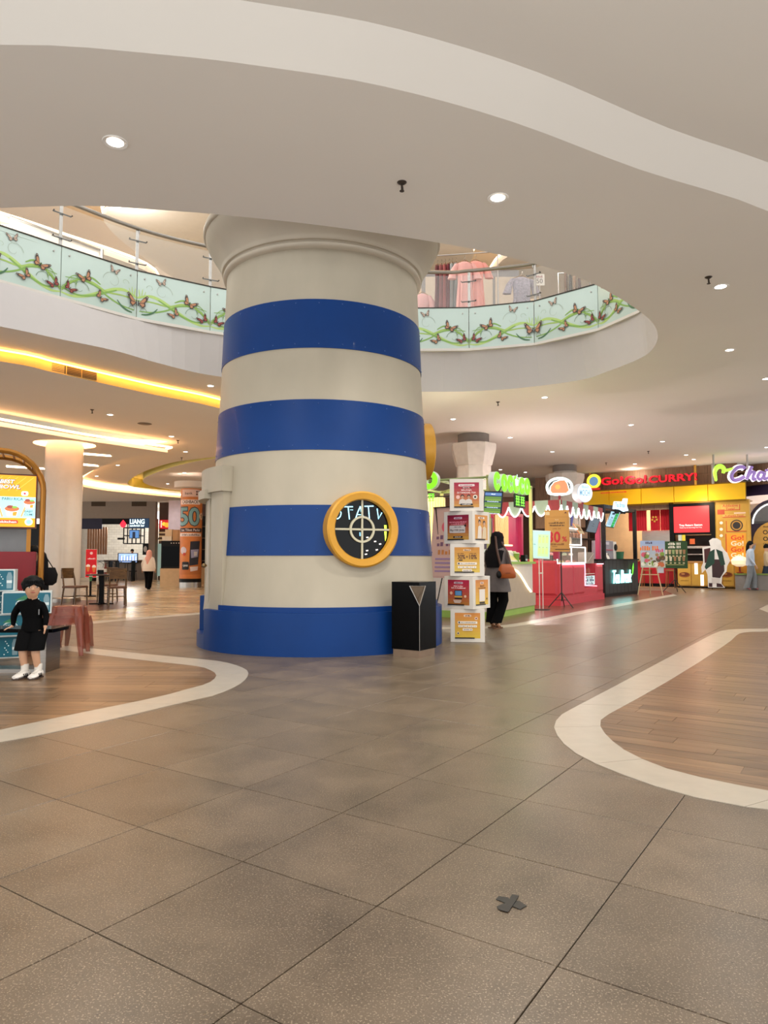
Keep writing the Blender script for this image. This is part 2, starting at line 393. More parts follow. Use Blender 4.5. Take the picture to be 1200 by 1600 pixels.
class Print:
    """flat print in the x-z plane facing -y; every layer .6 mm in front of the last"""
    def __init__(self, emit=0.0, step=.0006): self.b = MB(); self.mats = []; self.k = 0; self.e = emit; self.step = step
    def mi(self, col, emit=None):
        m = pm(col, self.e if emit is None else emit)
        if m not in self.mats: self.mats.append(m)
        return self.mats.index(m)
    def raw(self, vs, fs, col, emit=None):
        self.k += 1; y = -self.step * self.k
        self.b.add([(v[0], y, v[1]) for v in vs], fs, self.mi(col, emit)); return self
    def rect(self, x0, z0, x1, z1, col, emit=None, seg=1):
        vs = []; fs = []
        for i in range(seg + 1):
            x = x0 + (x1 - x0) * i / seg; vs += [(x, z0), (x, z1)]
        fs = [(2 * i, 2 * i + 2, 2 * i + 3, 2 * i + 1) for i in range(seg)]
        return self.raw(vs, fs, col, emit)
    def poly(self, pts, col, emit=None): return self.raw(pts, [tuple(range(len(pts)))], col, emit)
    def rr(self, cx, cz, w_, h_, r, col, emit=None): return self.poly([(cx + p[0], cz + p[1]) for p in rrect(w_, h_, r)], col, emit)
    def disc(self, cx, cz, r, col, emit=None, rz=None, n=20): return self.poly(circ(cx, cz, r, n, rz), col, emit)
    def line(self, pts, wd, col, emit=None):
        P = [Vector((p[0], p[1])) for p in pts]; vs = []; k = len(P)
        for i, p in enumerate(P):
            t = (P[min(i + 1, k - 1)] - P[max(i - 1, 0)]).normalized(); n = Vector((-t.y, t.x))
            wi = wd[i] if isinstance(wd, list) else wd
            vs += [tuple(p + n * wi / 2), tuple(p - n * wi / 2)]
        return self.raw(vs, [(2 * i, 2 * i + 1, 2 * i + 3, 2 * i + 2) for i in range(k - 1)], col, emit)
    def text(self, s, x, z, col, w_=None, h_=None, align='C', bold=0.0, shear=0.0, emit=None, flip=False):
        if s in UNREADABLE: return self.bars(s, x, z, col, w_, h_, align, emit)
        vs, fs = text_fit(s, x, z, w_, h_, align, bold, shear, flip); return self.raw(vs, fs, col, emit)
    def bars(self, s, x, z, col, w_, h_, align, emit):
        """lettering the photograph does not resolve: rows of short marks"""
        vs, fs = text_fit(s, x, z, w_, h_, align); x0 = min(v[0] for v in vs); x1 = max(v[0] for v in vs); z0 = min(v[1] for v in vs); z1 = max(v[1] for v in vs)
        rnd = random.Random(len(s)); a = x0; n = 0; V_ = []; F_ = []; st = (x1 - x0) / max(3, len(s))
        while a < x1 - st * .3:
            wd = st * rnd.uniform(.55, .8); top = z1 - (z1 - z0) * rnd.choice((0, .3)); V_ += [(a, z0), (a + wd, z0), (a + wd, top), (a, top)]; F_.append((n, n + 1, n + 2, n + 3)); n += 4; a += st * (1 if rnd.random() < .82 else 1.6)
        return self.raw(V_, F_, col, emit)
    def build(self, name, parent, loc=(0, 0, 0), rot=(0, 0, 0), bend=None):
        if bend:
            bm = bmesh.new(); vv = [bm.verts.new(v) for v in self.b.v]
            for f, m in zip(self.b.f, self.b.m):
                try: bm.faces.new([vv[i] for i in f]).material_index = m
                except ValueError: pass
            x0 = min(v[0] for v in self.b.v); x1 = max(v[0] for v in self.b.v)
            for k in range(1, 40):
                bmesh.ops.bisect_plane(bm, geom=bm.verts[:] + bm.edges[:] + bm.faces[:], plane_co=(x0 + (x1 - x0) * k / 40, 0, 0), plane_no=(1, 0, 0), dist=1e-6)
            bm.verts.index_update(); self.b.v = [tuple(v.co) for v in bm.verts]; self.b.f = [tuple(v.index for v in f.verts) for f in bm.faces]; self.b.m = [f.material_index for f in bm.faces]; bm.free()
            self.b.v = [((bend - v[1]) * math.sin(v[0] / bend), -(bend - v[1]) * math.cos(v[0] / bend), v[2]) for v in self.b.v]
        return self.b.build(name, self.mats, parent, loc, rot, smooth=0, fix=False)
def letters(s, x, z, w_=None, h_=None, y0=0.0, y1=.04, bold=.02, shear=0.0, align='C', mb=None, m=0, ms=None, M=None, flip=False):
    """raised lettering: front face at y0, depth to y1; m front material, ms side material"""
    vs, fs = text_fit(s, x, z, w_, h_, align, bold, shear, flip); mb = mb or MB(); ms = m if ms is None else ms
    mb.add([(v[0], y0, v[1]) for v in vs], fs, m, M)
    from collections import Counter
    ed = Counter()
    for f in fs:
        for a, b in zip(f, f[1:] + f[:1]): ed[(min(a, b), max(a, b))] += 1
    for (a, b), c in ed.items():
        if c == 1:
            A, B = vs[a], vs[b]
            mb.add([(A[0], y0, A[1]), (B[0], y0, B[1]), (B[0], y1, B[1]), (A[0], y1, A[1])], [(0, 1, 2, 3)], ms, M)
    return mb
def lamp(kind, loc, power, col=(1, .93, .84), size=.06, spot=150, rot=(0, 0, 0), name='lamp', parent=None, blend=.6):
    d = bpy.data.lights.new(name, kind); d.energy = power; d.color = col
    if kind == 'SPOT': d.spot_size = math.radians(spot); d.spot_blend = blend; d.shadow_soft_size = size
    elif kind == 'POINT': d.shadow_soft_size = size
    elif kind == 'AREA':
        if isinstance(size, (tuple, list)): d.shape = 'RECTANGLE'; d.size, d.size_y = size
        else: d.shape = 'DISK'; d.size = size
    o = bpy.data.objects.new(name, d); COL.objects.link(o); o.location = loc; o.rotation_euler = rot
    if parent: o.parent = parent
    return o
random.seed(7)
# ================================================================== FLOOR
floor = MB().bbox(-18, -.4, -.06, 16, 46, -.012).build('floor', M_GROUT, smooth=0)
tag(floor, 'brown grey stone tile floor of the mall hall', kind='structure')
TS = .5971; TO = Vector((-.8524, 2.1734)); TY = .9778
TA = Vector((math.cos(TY), math.sin(TY))); TB = Vector((math.sin(TY), -math.cos(TY)))
def F2(pts, z=0): return [fl(x, y, z).xy for x, y in pts]
w1_out = F2([(0, 1160), (56, 1150), (184, 1122), (289, 1097), (337, 1086), (375, 1069), (388, 1054), (382, 1045), (356, 1036), (322, 1031), (225, 1022), (131, 1012)])
w1_in = F2([(0, 1141), (112, 1117), (244, 1090), (300, 1075), (326, 1067.5), (338, 1056), (330, 1048), (307, 1041), (244, 1034), (169, 1025.5), (124, 1019.5)])
w2_out = F2([(1200, 1266), (1181, 1264), (1072, 1243), (982, 1214), (911, 1184), (877.5, 1159), (865.5, 1136), (870, 1125), (879, 1116), (922, 1093), (975, 1065), (1042, 1029), (1087, 1005), (1121, 988), (1144, 983.6), (1200, 982.5)])
w2_in = F2([(1200, 1236), (1125, 1222), (1050, 1204), (1009, 1189), (975, 1172), (949, 1151), (937.5, 1134), (939, 1125), (952, 1116), (994, 1093), (1050, 1061), (1106, 1026), (1140, 1003), (1159, 989), (1200, 987)])
def extend(pl, a, b):
    d0 = (pl[0] - pl[1]).normalized(); d1 = (pl[-1] - pl[-2]).normalized()
    return [pl[0] + d0 * (.4 * k) for k in range(int(a / .4), 0, -1)] + pl + [pl[-1] + d1 * (.4 * k) for k in range(1, int(b / .4) + 1)]
w1_out = extend(w1_out, 4.2, 4.5); w1_in = extend(w1_in, 4.2, 4.5); w2_out = extend(w2_out, 2.5, 2.5); w2_in = extend(w2_in, 2.5, 2.5)
def zone_border(o, i, seg, parent, nm='border_tile'):
    o = catmull(o, 5); i = catmull(i, 5); n = max(4, round(plen(o) / seg)); sub = 4
    O = resample(o, n * sub + 1); I = resample(i, n * sub + 1)
    for k in range(n):
        A = O[k * sub:(k + 1) * sub + 1]; B = I[k * sub:(k + 1) * sub + 1]
        g = .002 / seg
        A = [A[0].lerp(A[1], g * sub)] + A[1:-1] + [A[-1].lerp(A[-2], g * sub)]; B = [B[0].lerp(B[1], g * sub)] + B[1:-1] + [B[-1].lerp(B[-2], g * sub)]
        MB().prism([tuple(p) for p in A + B[::-1]], -.011, .003).build(nm, M_BORDER, parent, smooth=0)
zone_border(w1_out, w1_in, .75, floor)
zone_border(w2_out, w2_in, .85, floor)
def ccw(p):
    a = sum(p[i][0] * p[(i + 1) % len(p)][1] - p[(i + 1) % len(p)][0] * p[i][1] for i in range(len(p)))
    return p if a > 0 else p[::-1]
def hull(pts):
    pts = sorted(set((round(p[0], 5), round(p[1], 5)) for p in pts)); 
    def half(ps):
        h = []
        for p in ps:
            while len(h) > 1 and (h[-1][0] - h[-2][0]) * (p[1] - h[-2][1]) - (h[-1][1] - h[-2][1]) * (p[0] - h[-2][0]) <= 0: h.pop()
            h.append(p)
        return h[:-1]
    return half(pts) + half(pts[::-1])
def planks(zone, ang, pw, pl, mt, parent, keep):
    cv = hull([tuple(p) for p in catmull(zone, 4)]); u = Vector((math.cos(ang), math.sin(ang))); v = Vector((-u.y, u.x))
    us = [Vector(p).dot(u) for p in cv]; vs = [Vector(p).dot(v) for p in cv]; rnd = random.Random(3); g = .0012
    r = min(vs)
    rest = MB()
    while r < max(vs):
        s = min(us) - rnd.random() * pl
        while s < max(us):
            q = [u * (s + g) + v * (r + g), u * (s + pl - g) + v * (r + g), u * (s + pl - g) + v * (r + pw - g), u * (s + g) + v * (r + pw - g)]
            q = clip([tuple(p) for p in q], cv)
            if len(q) > 2:
                c = sum((Vector(p) for p in q), Vector((0, 0))) / len(q)
                loc = [(Vector(p) - c) for p in q]; loc = [(p.dot(u), p.dot(v)) for p in loc]
                px = project((c.x, c.y, 0))
                if -80 < px[0] < 1280 and keep(c):
                    MB().prism(loc, -.011, .0015 + rnd.random() * .0004).build('plank', mt, parent, (c.x, c.y, 0), (0, 0, ang), smooth=0)
                else: rest.prism([tuple(p) for p in q], -.011, .0015)
            s += pl
        r += pw
    if rest.v: tag(rest.build('plank_field', mt, parent, smooth=0), kind='stuff')
planks(w1_in, 0.0, .15, 1.0, M_PLANK, floor, lambda c: c.x > -5.2)
planks(w2_in, math.atan2(TB.y, TB.x), .15, 1.05, M_PLANK, floor, lambda c: c.y < 9 and c.x < 5.6)
# far zones: cream tiles to the left, reddish tiles under the kiosks
cream = F2([(129, 972.5), (210, 965.5), (309, 957.5)]); d = (cream[-1] - cream[0]).normalized()
cream = [Vector((-24, 9.2)), Vector((-9, 10.6)), cream[0] - d * .6] + cream + [cream[-1] + d * 1.6, Vector((-1.2, 22)), Vector((-1.2, 46)), Vector((-24, 46))]
zc = MB().prism([tuple(p) for p in cream], -.011, .002).build('cream_tile_field', M_CREAMFLOOR, floor, smooth=0)
nb = Vector((d.y, -d.x))
zone_border([p + nb * .38 for p in cream[1:7]], cream[1:7], .9, floor)
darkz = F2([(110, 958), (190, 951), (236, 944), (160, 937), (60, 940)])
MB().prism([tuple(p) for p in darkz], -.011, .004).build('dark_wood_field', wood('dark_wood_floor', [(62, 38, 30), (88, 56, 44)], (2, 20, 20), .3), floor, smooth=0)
red = F2([(787, 977), (900, 956), (945, 947.5), (1052, 928.5)])
redz = [Vector((.2, 11.9))] + red + [fl(1040, 923).xy, fl(985, 928).xy + Vector((-.5, 3)), Vector((-.2, 30)), Vector((-.2, 14))]
MB().prism([tuple(p) for p in redz], -.011, .002).build('reddish_tile_field', M_REDFLOOR, floor, smooth=0)
ro = F2([(787, 981), (900, 961), (945, 952), (1058, 930.5)]); ro = [Vector((.3, 11.2))] + ro; ri = [Vector((.3, 11.55))] + red
zone_border(ro, ri, .9, floor)
wedge = F2([(1186, 951.5), (1200, 945), (1260, 941), (1260, 962), (1200, 957)])
MB().prism([tuple(p) for p in wedge], -.011, .003).build('border_tile', M_BORDER, floor, smooth=0)
# grey stone tiles: every tile its own piece, 300 nearest as parts
w1z = [tuple(p) for p in catmull(w1_in, 3)]; w2z = [tuple(p) for p in catmull(w2_in, 3)]; crz = [tuple(p) for p in cream]; rdz = [tuple(p) for p in redz]
tiles = []
for a in range(-24, 52):
    for b in range(-34, 34):
        c = TO + TA * (TS * (a + .5)) + TB * (TS * (b + .5))
        if not (-12 < c.x < 15.5 and -.2 < c.y < 30): continue
        cs = [c + TA * (TS * i) + TB * (TS * j) for i in (-.5, .5) for j in (-.5, .5)]
        if any(all(inpoly(q, z) for q in cs) for z in (w1z, w2z, crz, rdz)): continue
        px = [project((q.x, q.y, 0)) for q in cs]
        vis = c.y > .4 and any(-20 < p[0] < 1220 and p[1] < 1640 for p in px)
        tiles.append((not vis, c.length, c))
tiles.sort(key=lambda t: t[:2])
h = TS / 2 - .0018; e = .0012
def tile_mb():
    r0 = [(-h, -h), (h, -h), (h, h), (-h, h)]; r1 = [(x * (1 - e / h), y * (1 - e / h)) for x, y in r0]
    b = MB(); b.add([(x, y, -.011) for x, y in r0] + [(x, y, -e) for x, y in r0] + [(x, y, 0) for x, y in r1],
                    [(8, 9, 10, 11)] + [(k * 4 + i, k * 4 + (i + 1) % 4, k * 4 + 4 + (i + 1) % 4, k * 4 + 4 + i) for k in (0, 1) for i in range(4)])
    return b
t0 = tile_mb().build('tile', M_TILE, floor, smooth=0)
for k, (_, _, c) in enumerate(tiles[:300]):
    o = t0 if k == 0 else t0.copy()
    if k: COL.objects.link(o)
    o.location = (c.x, c.y, random.uniform(-.0004, .0002)); o.rotation_euler = (random.uniform(-.0006, .0006), random.uniform(-.0006, .0006), TY)
rest = MB(); tb = tile_mb()
for _, _, c in tiles[300:]:
    rest.add(tb.v, tb.f, 0, Matrix.Translation((c.x, c.y, 0)) @ Matrix.Rotation(TY, 4, 'Z'))
tag(rest.build('tile_field', M_TILE, floor, smooth=0, fix=False), kind='stuff')
# black tape cross
tp = thing('tape_mark', 'torn black tape cross stuck on a foreground floor tile', 'tape', fl(798, 1413, .0))
M_TAPE = mat('black_tape', (28, 28, 27), .35, var=.2, scale=40)
def fpoly(pts, z0, z1, c): return MB().prism([tuple(fl(x, y).xy - c.xy) for x, y in pts], z0, z1)
c0 = fl(798, 1413)
fpoly([(775, 1406), (779, 1401), (793, 1403), (800, 1408), (812, 1408.5), (823, 1416), (813, 1422), (803, 1418), (790, 1412)], .0008, .0022, c0).build('tape_strip', M_TAPE, tp, smooth=0)
fpoly([(776, 1418), (795, 1410), (797, 1404), (800, 1399), (811, 1401), (807, 1408), (800, 1418), (794, 1427), (780, 1423)], .0024, .0038, c0).build('tape_strip', M_TAPE, tp, smooth=0)

# ================================================================== CEILING
near_e = [(0, 325), (70, 322.5), (150, 322), (250, 328), (350, 336), (500, 352), (660, 375), (780, 398), (900, 432), (960, 461), (1000, 487), (1020, 505), (1028, 525), (1020, 545), (1000, 560), (950, 580), (900, 595), (780, 609), (660, 612)]
far_e = [(340, 588), (250, 568), (180, 548), (90, 529), (0, 510)]
void = F2(near_e, HC) + [Vector((-1.25, 14.25))] + F2(far_e, HC) + [Vector((-7.3, 9.2)), Vector((-7.9, 8.1)), Vector((-6.6, 7.2)), Vector((-5.1, 6.9))]
void = [tuple(p) for p in catmull(void, 4, True)]
rec = F2([(0, 70), (250, 85), (420, 105), (600, 135), (800, 190), (1000, 265), (1200, 330)], HC)
rec = [Vector((-7, 5.2)), Vector((-4.5, 4.75))] + rec + [Vector((5.6, 8.2)), Vector((8.2, 8.6)), Vector((9.5, 5)), Vector((8, .5)), Vector((2, -1.8)), Vector((-5, -1.5)), Vector((-8.5, 2))]
rec = [tuple(p) for p in catmull(rec, 4, True)]
step = F2([(0, 546), (80, 563.5), (152, 580.5), (240, 601), (340, 623)], HC)
step = [Vector((-24, 6.0)), Vector((-14, 7.8)), Vector((-9, 9.9))] + step + [Vector((-2.4, 18)), Vector((-1.9, 24)), Vector((-1.8, 46))]
step = [tuple(p) for p in catmull(step, 4)]
outer = [(-24, -2.5), (24, -2.5), (24, 46)] + step[::-1]
ceil = MB().tess([outer, void, rec], HC).build('ceiling', M_CEIL, smooth=0, fix=False)
tag(ceil, 'white plaster ceiling with a curved atrium opening', kind='structure')
def band(loop, z0, z1, closed=True, top=None):
    b = MB(); n = len(loop); T = top or loop
    for i in range(n if closed else n - 1):
        p, q = loop[i], loop[(i + 1) % n]; P, Q = T[i], T[(i + 1) % n]
        b.add([(p[0], p[1], z0), (q[0], q[1], z0), (Q[0], Q[1], z1), (P[0], P[1], z1)], [(0, 1, 2, 3)])
    return b
# recess above the viewer
RZ = 4.8
def inset(loop, dist):
    out = []; n = len(loop); A = sum(loop[i][0] * loop[(i + 1) % n][1] - loop[(i + 1) % n][0] * loop[i][1] for i in range(n)); sg = 1 if A > 0 else -1
    for i in range(n):
        t = (Vector(loop[(i + 1) % n]) - Vector(loop[i - 1])).normalized(); out.append(tuple(Vector(loop[i]) + Vector((-t.y, t.x)) * dist * sg))
    return out
rec_t = inset(rec, .33)
rb = band(rec, HC, RZ, True, rec_t); rb.build('recess_edge', M_CEIL, ceil, smooth=40)
MB().tess([rec_t], RZ).build('recess_panel', M_CEIL, ceil, smooth=0, fix=False)
# lower ceiling on the left, its yellow-lit step, dropped panels and coves
M_YCOVE = mat('amber_light_paint', (232, 196, 120), .7, var=.03)  # step face painted amber: the cove's yellow light put into its colour
left_c = step[::-1] + [(-24, 46)]
drop = F2([(-60, 655), (0, 666), (130, 688), (262, 707)], HD) + F2([(215, 713), (170, 725), (140, 738), (122, 750), (122, 758), (150, 764), (180, 768), (262, 776), (340, 782)], HD)
drop = [tuple(p) for p in drop[:4]] + [tuple(p) for p in catmull(drop[3:], 4)][1:]
drop = [(-24, 11.5)] + drop + [(-3, 45), (-24, 45)]
groove_o = [tuple(p) for p in catmull(F2([(345, 713), (300, 718), (264, 724), (227, 736), (205, 748), (200, 756), (212, 762), (254, 769), (300, 773), (345, 775)], HL), 4)]
groove_i = [tuple(p) for p in catmull(F2([(345, 715), (305, 721), (268, 730), (235, 742), (224, 749), (226, 755), (243, 761), (275, 766), (310, 769), (345, 771)], HL), 4)]
groove = groove_o + groove_i[::-1]
lc = MB().tess([left_c, drop, groove], HL); lc.build('lower_ceiling', M_CEIL, ceil, smooth=0, fix=False)
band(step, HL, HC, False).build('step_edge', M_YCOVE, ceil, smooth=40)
def offs(loop, dist):
    out = []; n = len(loop)
    for i in range(n):
        a = Vector(loop[max(i - 1, 0)]); b = Vector(loop[min(i + 1, n - 1)]); t = (b - a).normalized(); out.append(tuple(Vector(loop[i]) + Vector((-t.y, t.x)) * dist))
    return out
dcore = drop[1:-2]
band(drop[:-1], HD, HD + .1, False).build('dropped_panel_lip', M_CEIL, ceil, smooth=40)
slot = [[fl(x, y, HD).xy for x, y in q] for q in ([(126, 707), (172, 711), (174, 713), (126, 709.5)], [(126, 724), (152, 726.5), (154, 728.5), (126, 726.5)], [(10, 727), (68, 731), (70, 733), (10, 729.5)])]
ring = circ(-8.38, 18.4, .76, 32)
MB().tess([drop, ring], HD).build('dropped_panel', M_CEIL, ceil, smooth=0, fix=False)
MB().tess([ring], HD + .25).build('ring_recess_panel', M_CEIL, ceil, smooth=0, fix=False)
band(ring, HD, HD + .25).build('ring_recess_edge', M_CEIL, ceil, smooth=40)
M_LEMON = mat('lemon_light_paint', (226, 222, 140), .7, var=.03)  # yellow cove light put into the colour of the groove walls
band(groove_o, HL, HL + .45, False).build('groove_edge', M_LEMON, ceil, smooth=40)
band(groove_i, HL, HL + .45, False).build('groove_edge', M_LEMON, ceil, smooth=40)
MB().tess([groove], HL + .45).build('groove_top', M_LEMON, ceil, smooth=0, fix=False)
# cove light strips (they glow) hidden behind the lips, as in the photograph
M_WARM = mat('warm_cove_strip', (255, 196, 130), .5, emit=9.0, ecol=(255, 188, 128))
M_AMBER = mat('amber_cove_strip', (255, 190, 80), .5, emit=7.0, ecol=(255, 186, 84))
def strip(loop, off, z, mt, nm, wd=.05):
    lp = offs(loop, off); MB().tube([(p[0], p[1], z) for p in lp], wd / 2, 6).build(nm, mt, ceil)
strip(dcore, -.16, HD + .13, M_WARM, 'cove_strip')
strip(groove_o, .12, HL + .36, mat('lemon_cove_strip', (250, 240, 170), .5, emit=16.0), 'cove_strip')
strip([p for p in step if -12 < p[0] and p[1] < 20], -.10, HC - .035, M_AMBER, 'cove_strip', .03)
for q in slot:
    MB().prism([tuple(p) for p in q], HD - .012, HD - .002).build('slot_light', mat('slot_light_glow', (255, 226, 190), .5, emit=5.0), ceil, smooth=0)
MB().lathe([(.70, HD + .05), (.74, HD + .05), (.74, HD + .09), (.70, HD + .09)], 32, close=True, M=Matrix.Translation((-8.38, 18.4, 0))).build('ring_strip', M_WARM, ceil)
# air grille in the amber step
def curve_grille(x0, x1, n, nm):
    for k in range(n):
        xa = x0 + (x1 - x0) * k / n; xb = x0 + (x1 - x0) * (k + .93) / n
        f = lambda x: 546 + (x / 340) * 77
        A = fl(xa, f(xa), HC).xy; B = fl(xb, f(xb), HC).xy; t = (B - A).normalized(); nn = Vector((t.y, -t.x)) * .02
        b = MB(); b.add([(*(A + nn), HL + .02), (*(B + nn), HL + .02), (*(B + nn), HC - .03), (*(A + nn), HC - .03)], [(0, 1, 2, 3)])
        for j in range(5):
            z = HL + .03 + j * .03
            b.add([(*(A + nn * 1.5), z), (*(B + nn * 1.5), z), (*(B + nn * 1.5), z + .014), (*(A + nn * 1.5), z + .014)], [(0, 1, 2, 3)], 1)
        b.build(nm, [mat('grille_dark', (70, 54, 34), .7), mat('grille_slat', (128, 104, 70), .6)], ceil, smooth=0)
curve_grille(80, 152, 3, 'air_grille')

# ---- fascia of the opening and the glass balustrade above it
GZ = 5.42; FZ = 6.28; RAILZ = 7.08; DECK = 6.2
gb_l = [(-130, 402), (0, 437), (94, 463.5), (213, 496), (328, 517)]
gb_r = [(687, 546), (733, 544.5), (773, 541.7), (835, 536), (887, 526), (935, 513), (997, 486)]
gcurve = F2(gb_l, GZ) + [Vector((-1.2, 14.1))] + F2(gb_r, GZ) + [fl(1010, 470, GZ).xy, Vector((4.35, 10.9)), Vector((3.9, 9.9))]
gcurve = [p.copy() for p in catmull(gcurve, 8)]
def near_pt(p, curve):
    best = None
    for a, b in zip(curve, curve[1:]):
        ab = b - a; t = max(0, min(1, (p - a).dot(ab) / max(ab.length_squared, 1e-9))); q = a + ab * t
        dd = (q - p).length
        if best is None or dd < best[0]: best = (dd, q)
    return best[1]
bot = [Vector(p) for p in void]
fas_top = []
vis_loop = []
for p in bot:
    q = near_pt(p, gcurve)
    vis_loop.append(p); fas_top.append(q if (q - p).length < .75 and p.y > 9.6 else p)
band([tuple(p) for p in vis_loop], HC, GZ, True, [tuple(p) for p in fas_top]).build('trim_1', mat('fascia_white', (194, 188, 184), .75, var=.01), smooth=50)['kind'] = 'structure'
def fit_at(px_list):
    return [near_pt(p, gcurve) for p in px_list]
joints = F2([(-130, 402), (-22, 431), (94, 463.5), (213, 496), (328, 517)], GZ)
b0 = joints[-1]; b1 = fl(733, 544.5, GZ).xy
seg = [p for p in gcurve if p.x > b0.x + .02 and p.x < b1.x - .02 and p.y > 12]
mid = resample([b0] + seg + [b1], 5)
joints = joints + mid[1:-1] + F2([(733, 544.5), (835, 536), (935, 513), (1000, 484)], GZ) + [Vector((4.3, 10.6))]
M_FROST = mat('frosted_glass', (190, 208, 198), .12, var=.03, scale=2, spec=.6)
GR = [(158, 188, 96), (130, 170, 84), (176, 204, 116), (72, 112, 78)]
def butterfly(P, x, z, s, ang, body=(74, 62, 56), wing=(182, 128, 92), pair=True):
    ca, sa = math.cos(ang), math.sin(ang)
    def T(pts): return [(x + s * (a * ca - b * sa), z + s * (a * sa + b * ca)) for a, b in pts]
    for sg in ((-1, 1) if pair else (1,)):
        P.poly(T([(sg * .04, 0), (sg * .35, .42), (sg * .62, .66), (sg * .74, .6), (sg * .66, .3), (sg * .5, .1), (sg * .52, -.18), (sg * .3, -.34), (sg * .05, -.1)][::sg]), body)
        P.poly(T([(sg * .08, .03), (sg * .36, .36), (sg * .52, .46), (sg * .54, .28), (sg * .38, .08)][::sg]), wing)
        P.poly(T([(sg * .08, -.02), (sg * .40, .02), (sg * .44, -.14), (sg * .28, -.25)][::sg]), wing)
        P.poly(T([(sg * .60, .58), (sg * .68, .56), (sg * .62, .48)][::sg]), (205, 190, 170))
    P.poly(T([(-.035, .2), (-.035, -.22), (.035, -.22), (.035, .2)]), (30, 26, 24))
def spiral(P, x, z, r, turns, flip, col, wd=.006):
    pts = []
    for i in range(28):
        t = i / 27; q = t * turns * 2 * math.pi; rr = r * (1 - .75 * t); pts.append((x + flip * rr * math.cos(q), z + rr * math.sin(q)))
    P.line(pts, [wd * (1 - .5 * i / 27) for i in range(28)], col)
def vine_print(W):
    P = Print(); H_ = FZ - GZ
    def C(pts, wd, col):
        c = catmull([(x * W - W / 2, z * H_) for x, z in pts], 8); n = len(c)
        P.line([tuple(p) for p in c], [wd * (.35 + .65 * math.sin(math.pi * min(1, .1 + .9 * i / (n - 1)))) for i in range(n)], col)
    C([(0, .42), (.16, .50), (.30, .46), (.48, .32), (.68, .16), (.86, .08), (1, .10)], .060, GR[2])
    C([(0, .36), (.2, .38), (.42, .36), (.6, .46), (.78, .44), (.9, .30), (1, .16)], .032, GR[0])
    C([(.03, .14), (.22, .17), (.40, .27), (.55, .40), (.75, .45), (.95, .42)], .030, GR[1])
    C([(.28, .45), (.42, .34), (.60, .20), (.80, .13), (1, .20)], .036, GR[1])
    C([(.5, .47), (.62, .55), (.78, .50)], .03, GR[1])
    C([(.06, .08), (.14, .10), (.22, .17), (.27, .26)], .034, GR[3])
    C([(.02, .60), (.03, .48), (.02, .40)], .02, GR[2]); C([(.07, .62), (.06, .5), (.05, .42)], .016, GR[2]); C([(.11, .58), (.09, .48), (.08, .42)], .012, GR[2])
    for k in range(6):
        C([(.995, .12 + .02 * k), (.93 - .02 * k, .26 + .03 * k), (.86 - .01 * k, .44 - .03 * k)], .012, GR[k % 2])
    C([(.99, .14), (.90, .42), (.82, .50), (.80, .40), (.86, .36)], .012, GR[1])
    spiral(P, -W / 2 + .34 * W, .62 * H_, .13 * W, .95, 1, (150, 160, 140)); spiral(P, -W / 2 + .17 * W, .66 * H_, .055 * W, .7, -1, (140, 160, 120), .005)
    spiral(P, -W / 2 + .76 * W, .27 * H_, .11 * W, .9, -1, (88, 120, 84), .008)
    butterfly(P, -W / 2 + .32 * W, .83 * H_, .13, .25, (120, 105, 95), (188, 165, 145))
    butterfly(P, -W / 2 + .70 * W, .50 * H_, .19, -.5)
    butterfly(P, -W / 2 + .50 * W, .20 * H_, .155, .75)
    butterfly(P, -W / 2 + .90 * W, .20 * H_, .15, .6, (70, 26, 26), (150, 70, 60))
    butterfly(P, -W / 2 + .012 * W, .30 * H_, .24, 0, pair=False)
    spiral(P, -W / 2 + .07 * W, .14 * H_, .05 * W, .8, 1, (70, 80, 70), .007)
    return P
M_CLEARP = mat('clear_balustrade_glass', (236, 240, 236), .02, var=0, alpha=.10, spec=.15)
for k in range(len(joints) - 1):
    a, b = joints[k], joints[k + 1]; W = (b - a).length; u = (b - a) / W; c = (a + b) / 2
    ordinal = ['leftmost in the frame edge', 'at the left frame edge', 'second from the left frame edge', 'just left of the lighthouse capital', 'behind the lighthouse, left', 'hidden behind the lighthouse middle', 'behind the lighthouse, right', 'right of the lighthouse below the pink dresses', 'right of the lighthouse, middle one', 'below the grey patterned blouse at right', 'at the right tip of the opening', 'round the right tip', 'end'][k]
    t = thing('balustrade_panel', 'frosted butterfly glass balustrade panel, ' + ordinal, 'glass panel', (c.x, c.y, GZ), math.atan2(u.y, u.x), 'glass panels round the atrium opening')
    MB().bbox(-W / 2 + .006, 0, 0, W / 2 - .006, .02, FZ - GZ).build('frosted_pane', M_FROST, t, smooth=0)
    o = vine_print(W - .012).build('butterfly_print', t, (0, -.002, 0))
    if k % 2 == 0: o.scale = (-1, 1, 1)
    MB().bbox(-W / 2 + .006, 0, FZ - GZ + .01, W / 2 - .006, .012, RAILZ - GZ - .12).build('clear_pane', M_CLEARP, t, smooth=0)
    MB().bbox(-W / 2, -.012, FZ - GZ - .012, W / 2, .03, FZ - GZ + .008).build('top_strip', M_DSTEEL, t, smooth=0)
    MB().bbox(-W / 2, -.02, -.05, W / 2, .04, 0).build('bottom_channel', M_WHITE, t, smooth=0)
    for x in (-W / 2 + .13, W / 2 - .13): MB().cyl((x, -.025, FZ - GZ - .13), (x, .03, FZ - GZ - .13), .013, n=10).build('glass_bolt', M_STEEL, t)
    p = MB(); p.bbox(-W / 2 - .028, .05, FZ - GZ - .3, -W / 2 + .028, .065, RAILZ - GZ - .03); p.build('post', M_STEEL, t, smooth=0)
    for z in (FZ - GZ + .14, FZ - GZ + .56):
        MB().tube([(-W / 2 - .15, -.02, z), (-W / 2 - .15, .03, z), (-W / 2 + .15, .03, z), (-W / 2 + .15, -.02, z)], .012, 6).build('glass_clamp', M_DSTEEL, t)
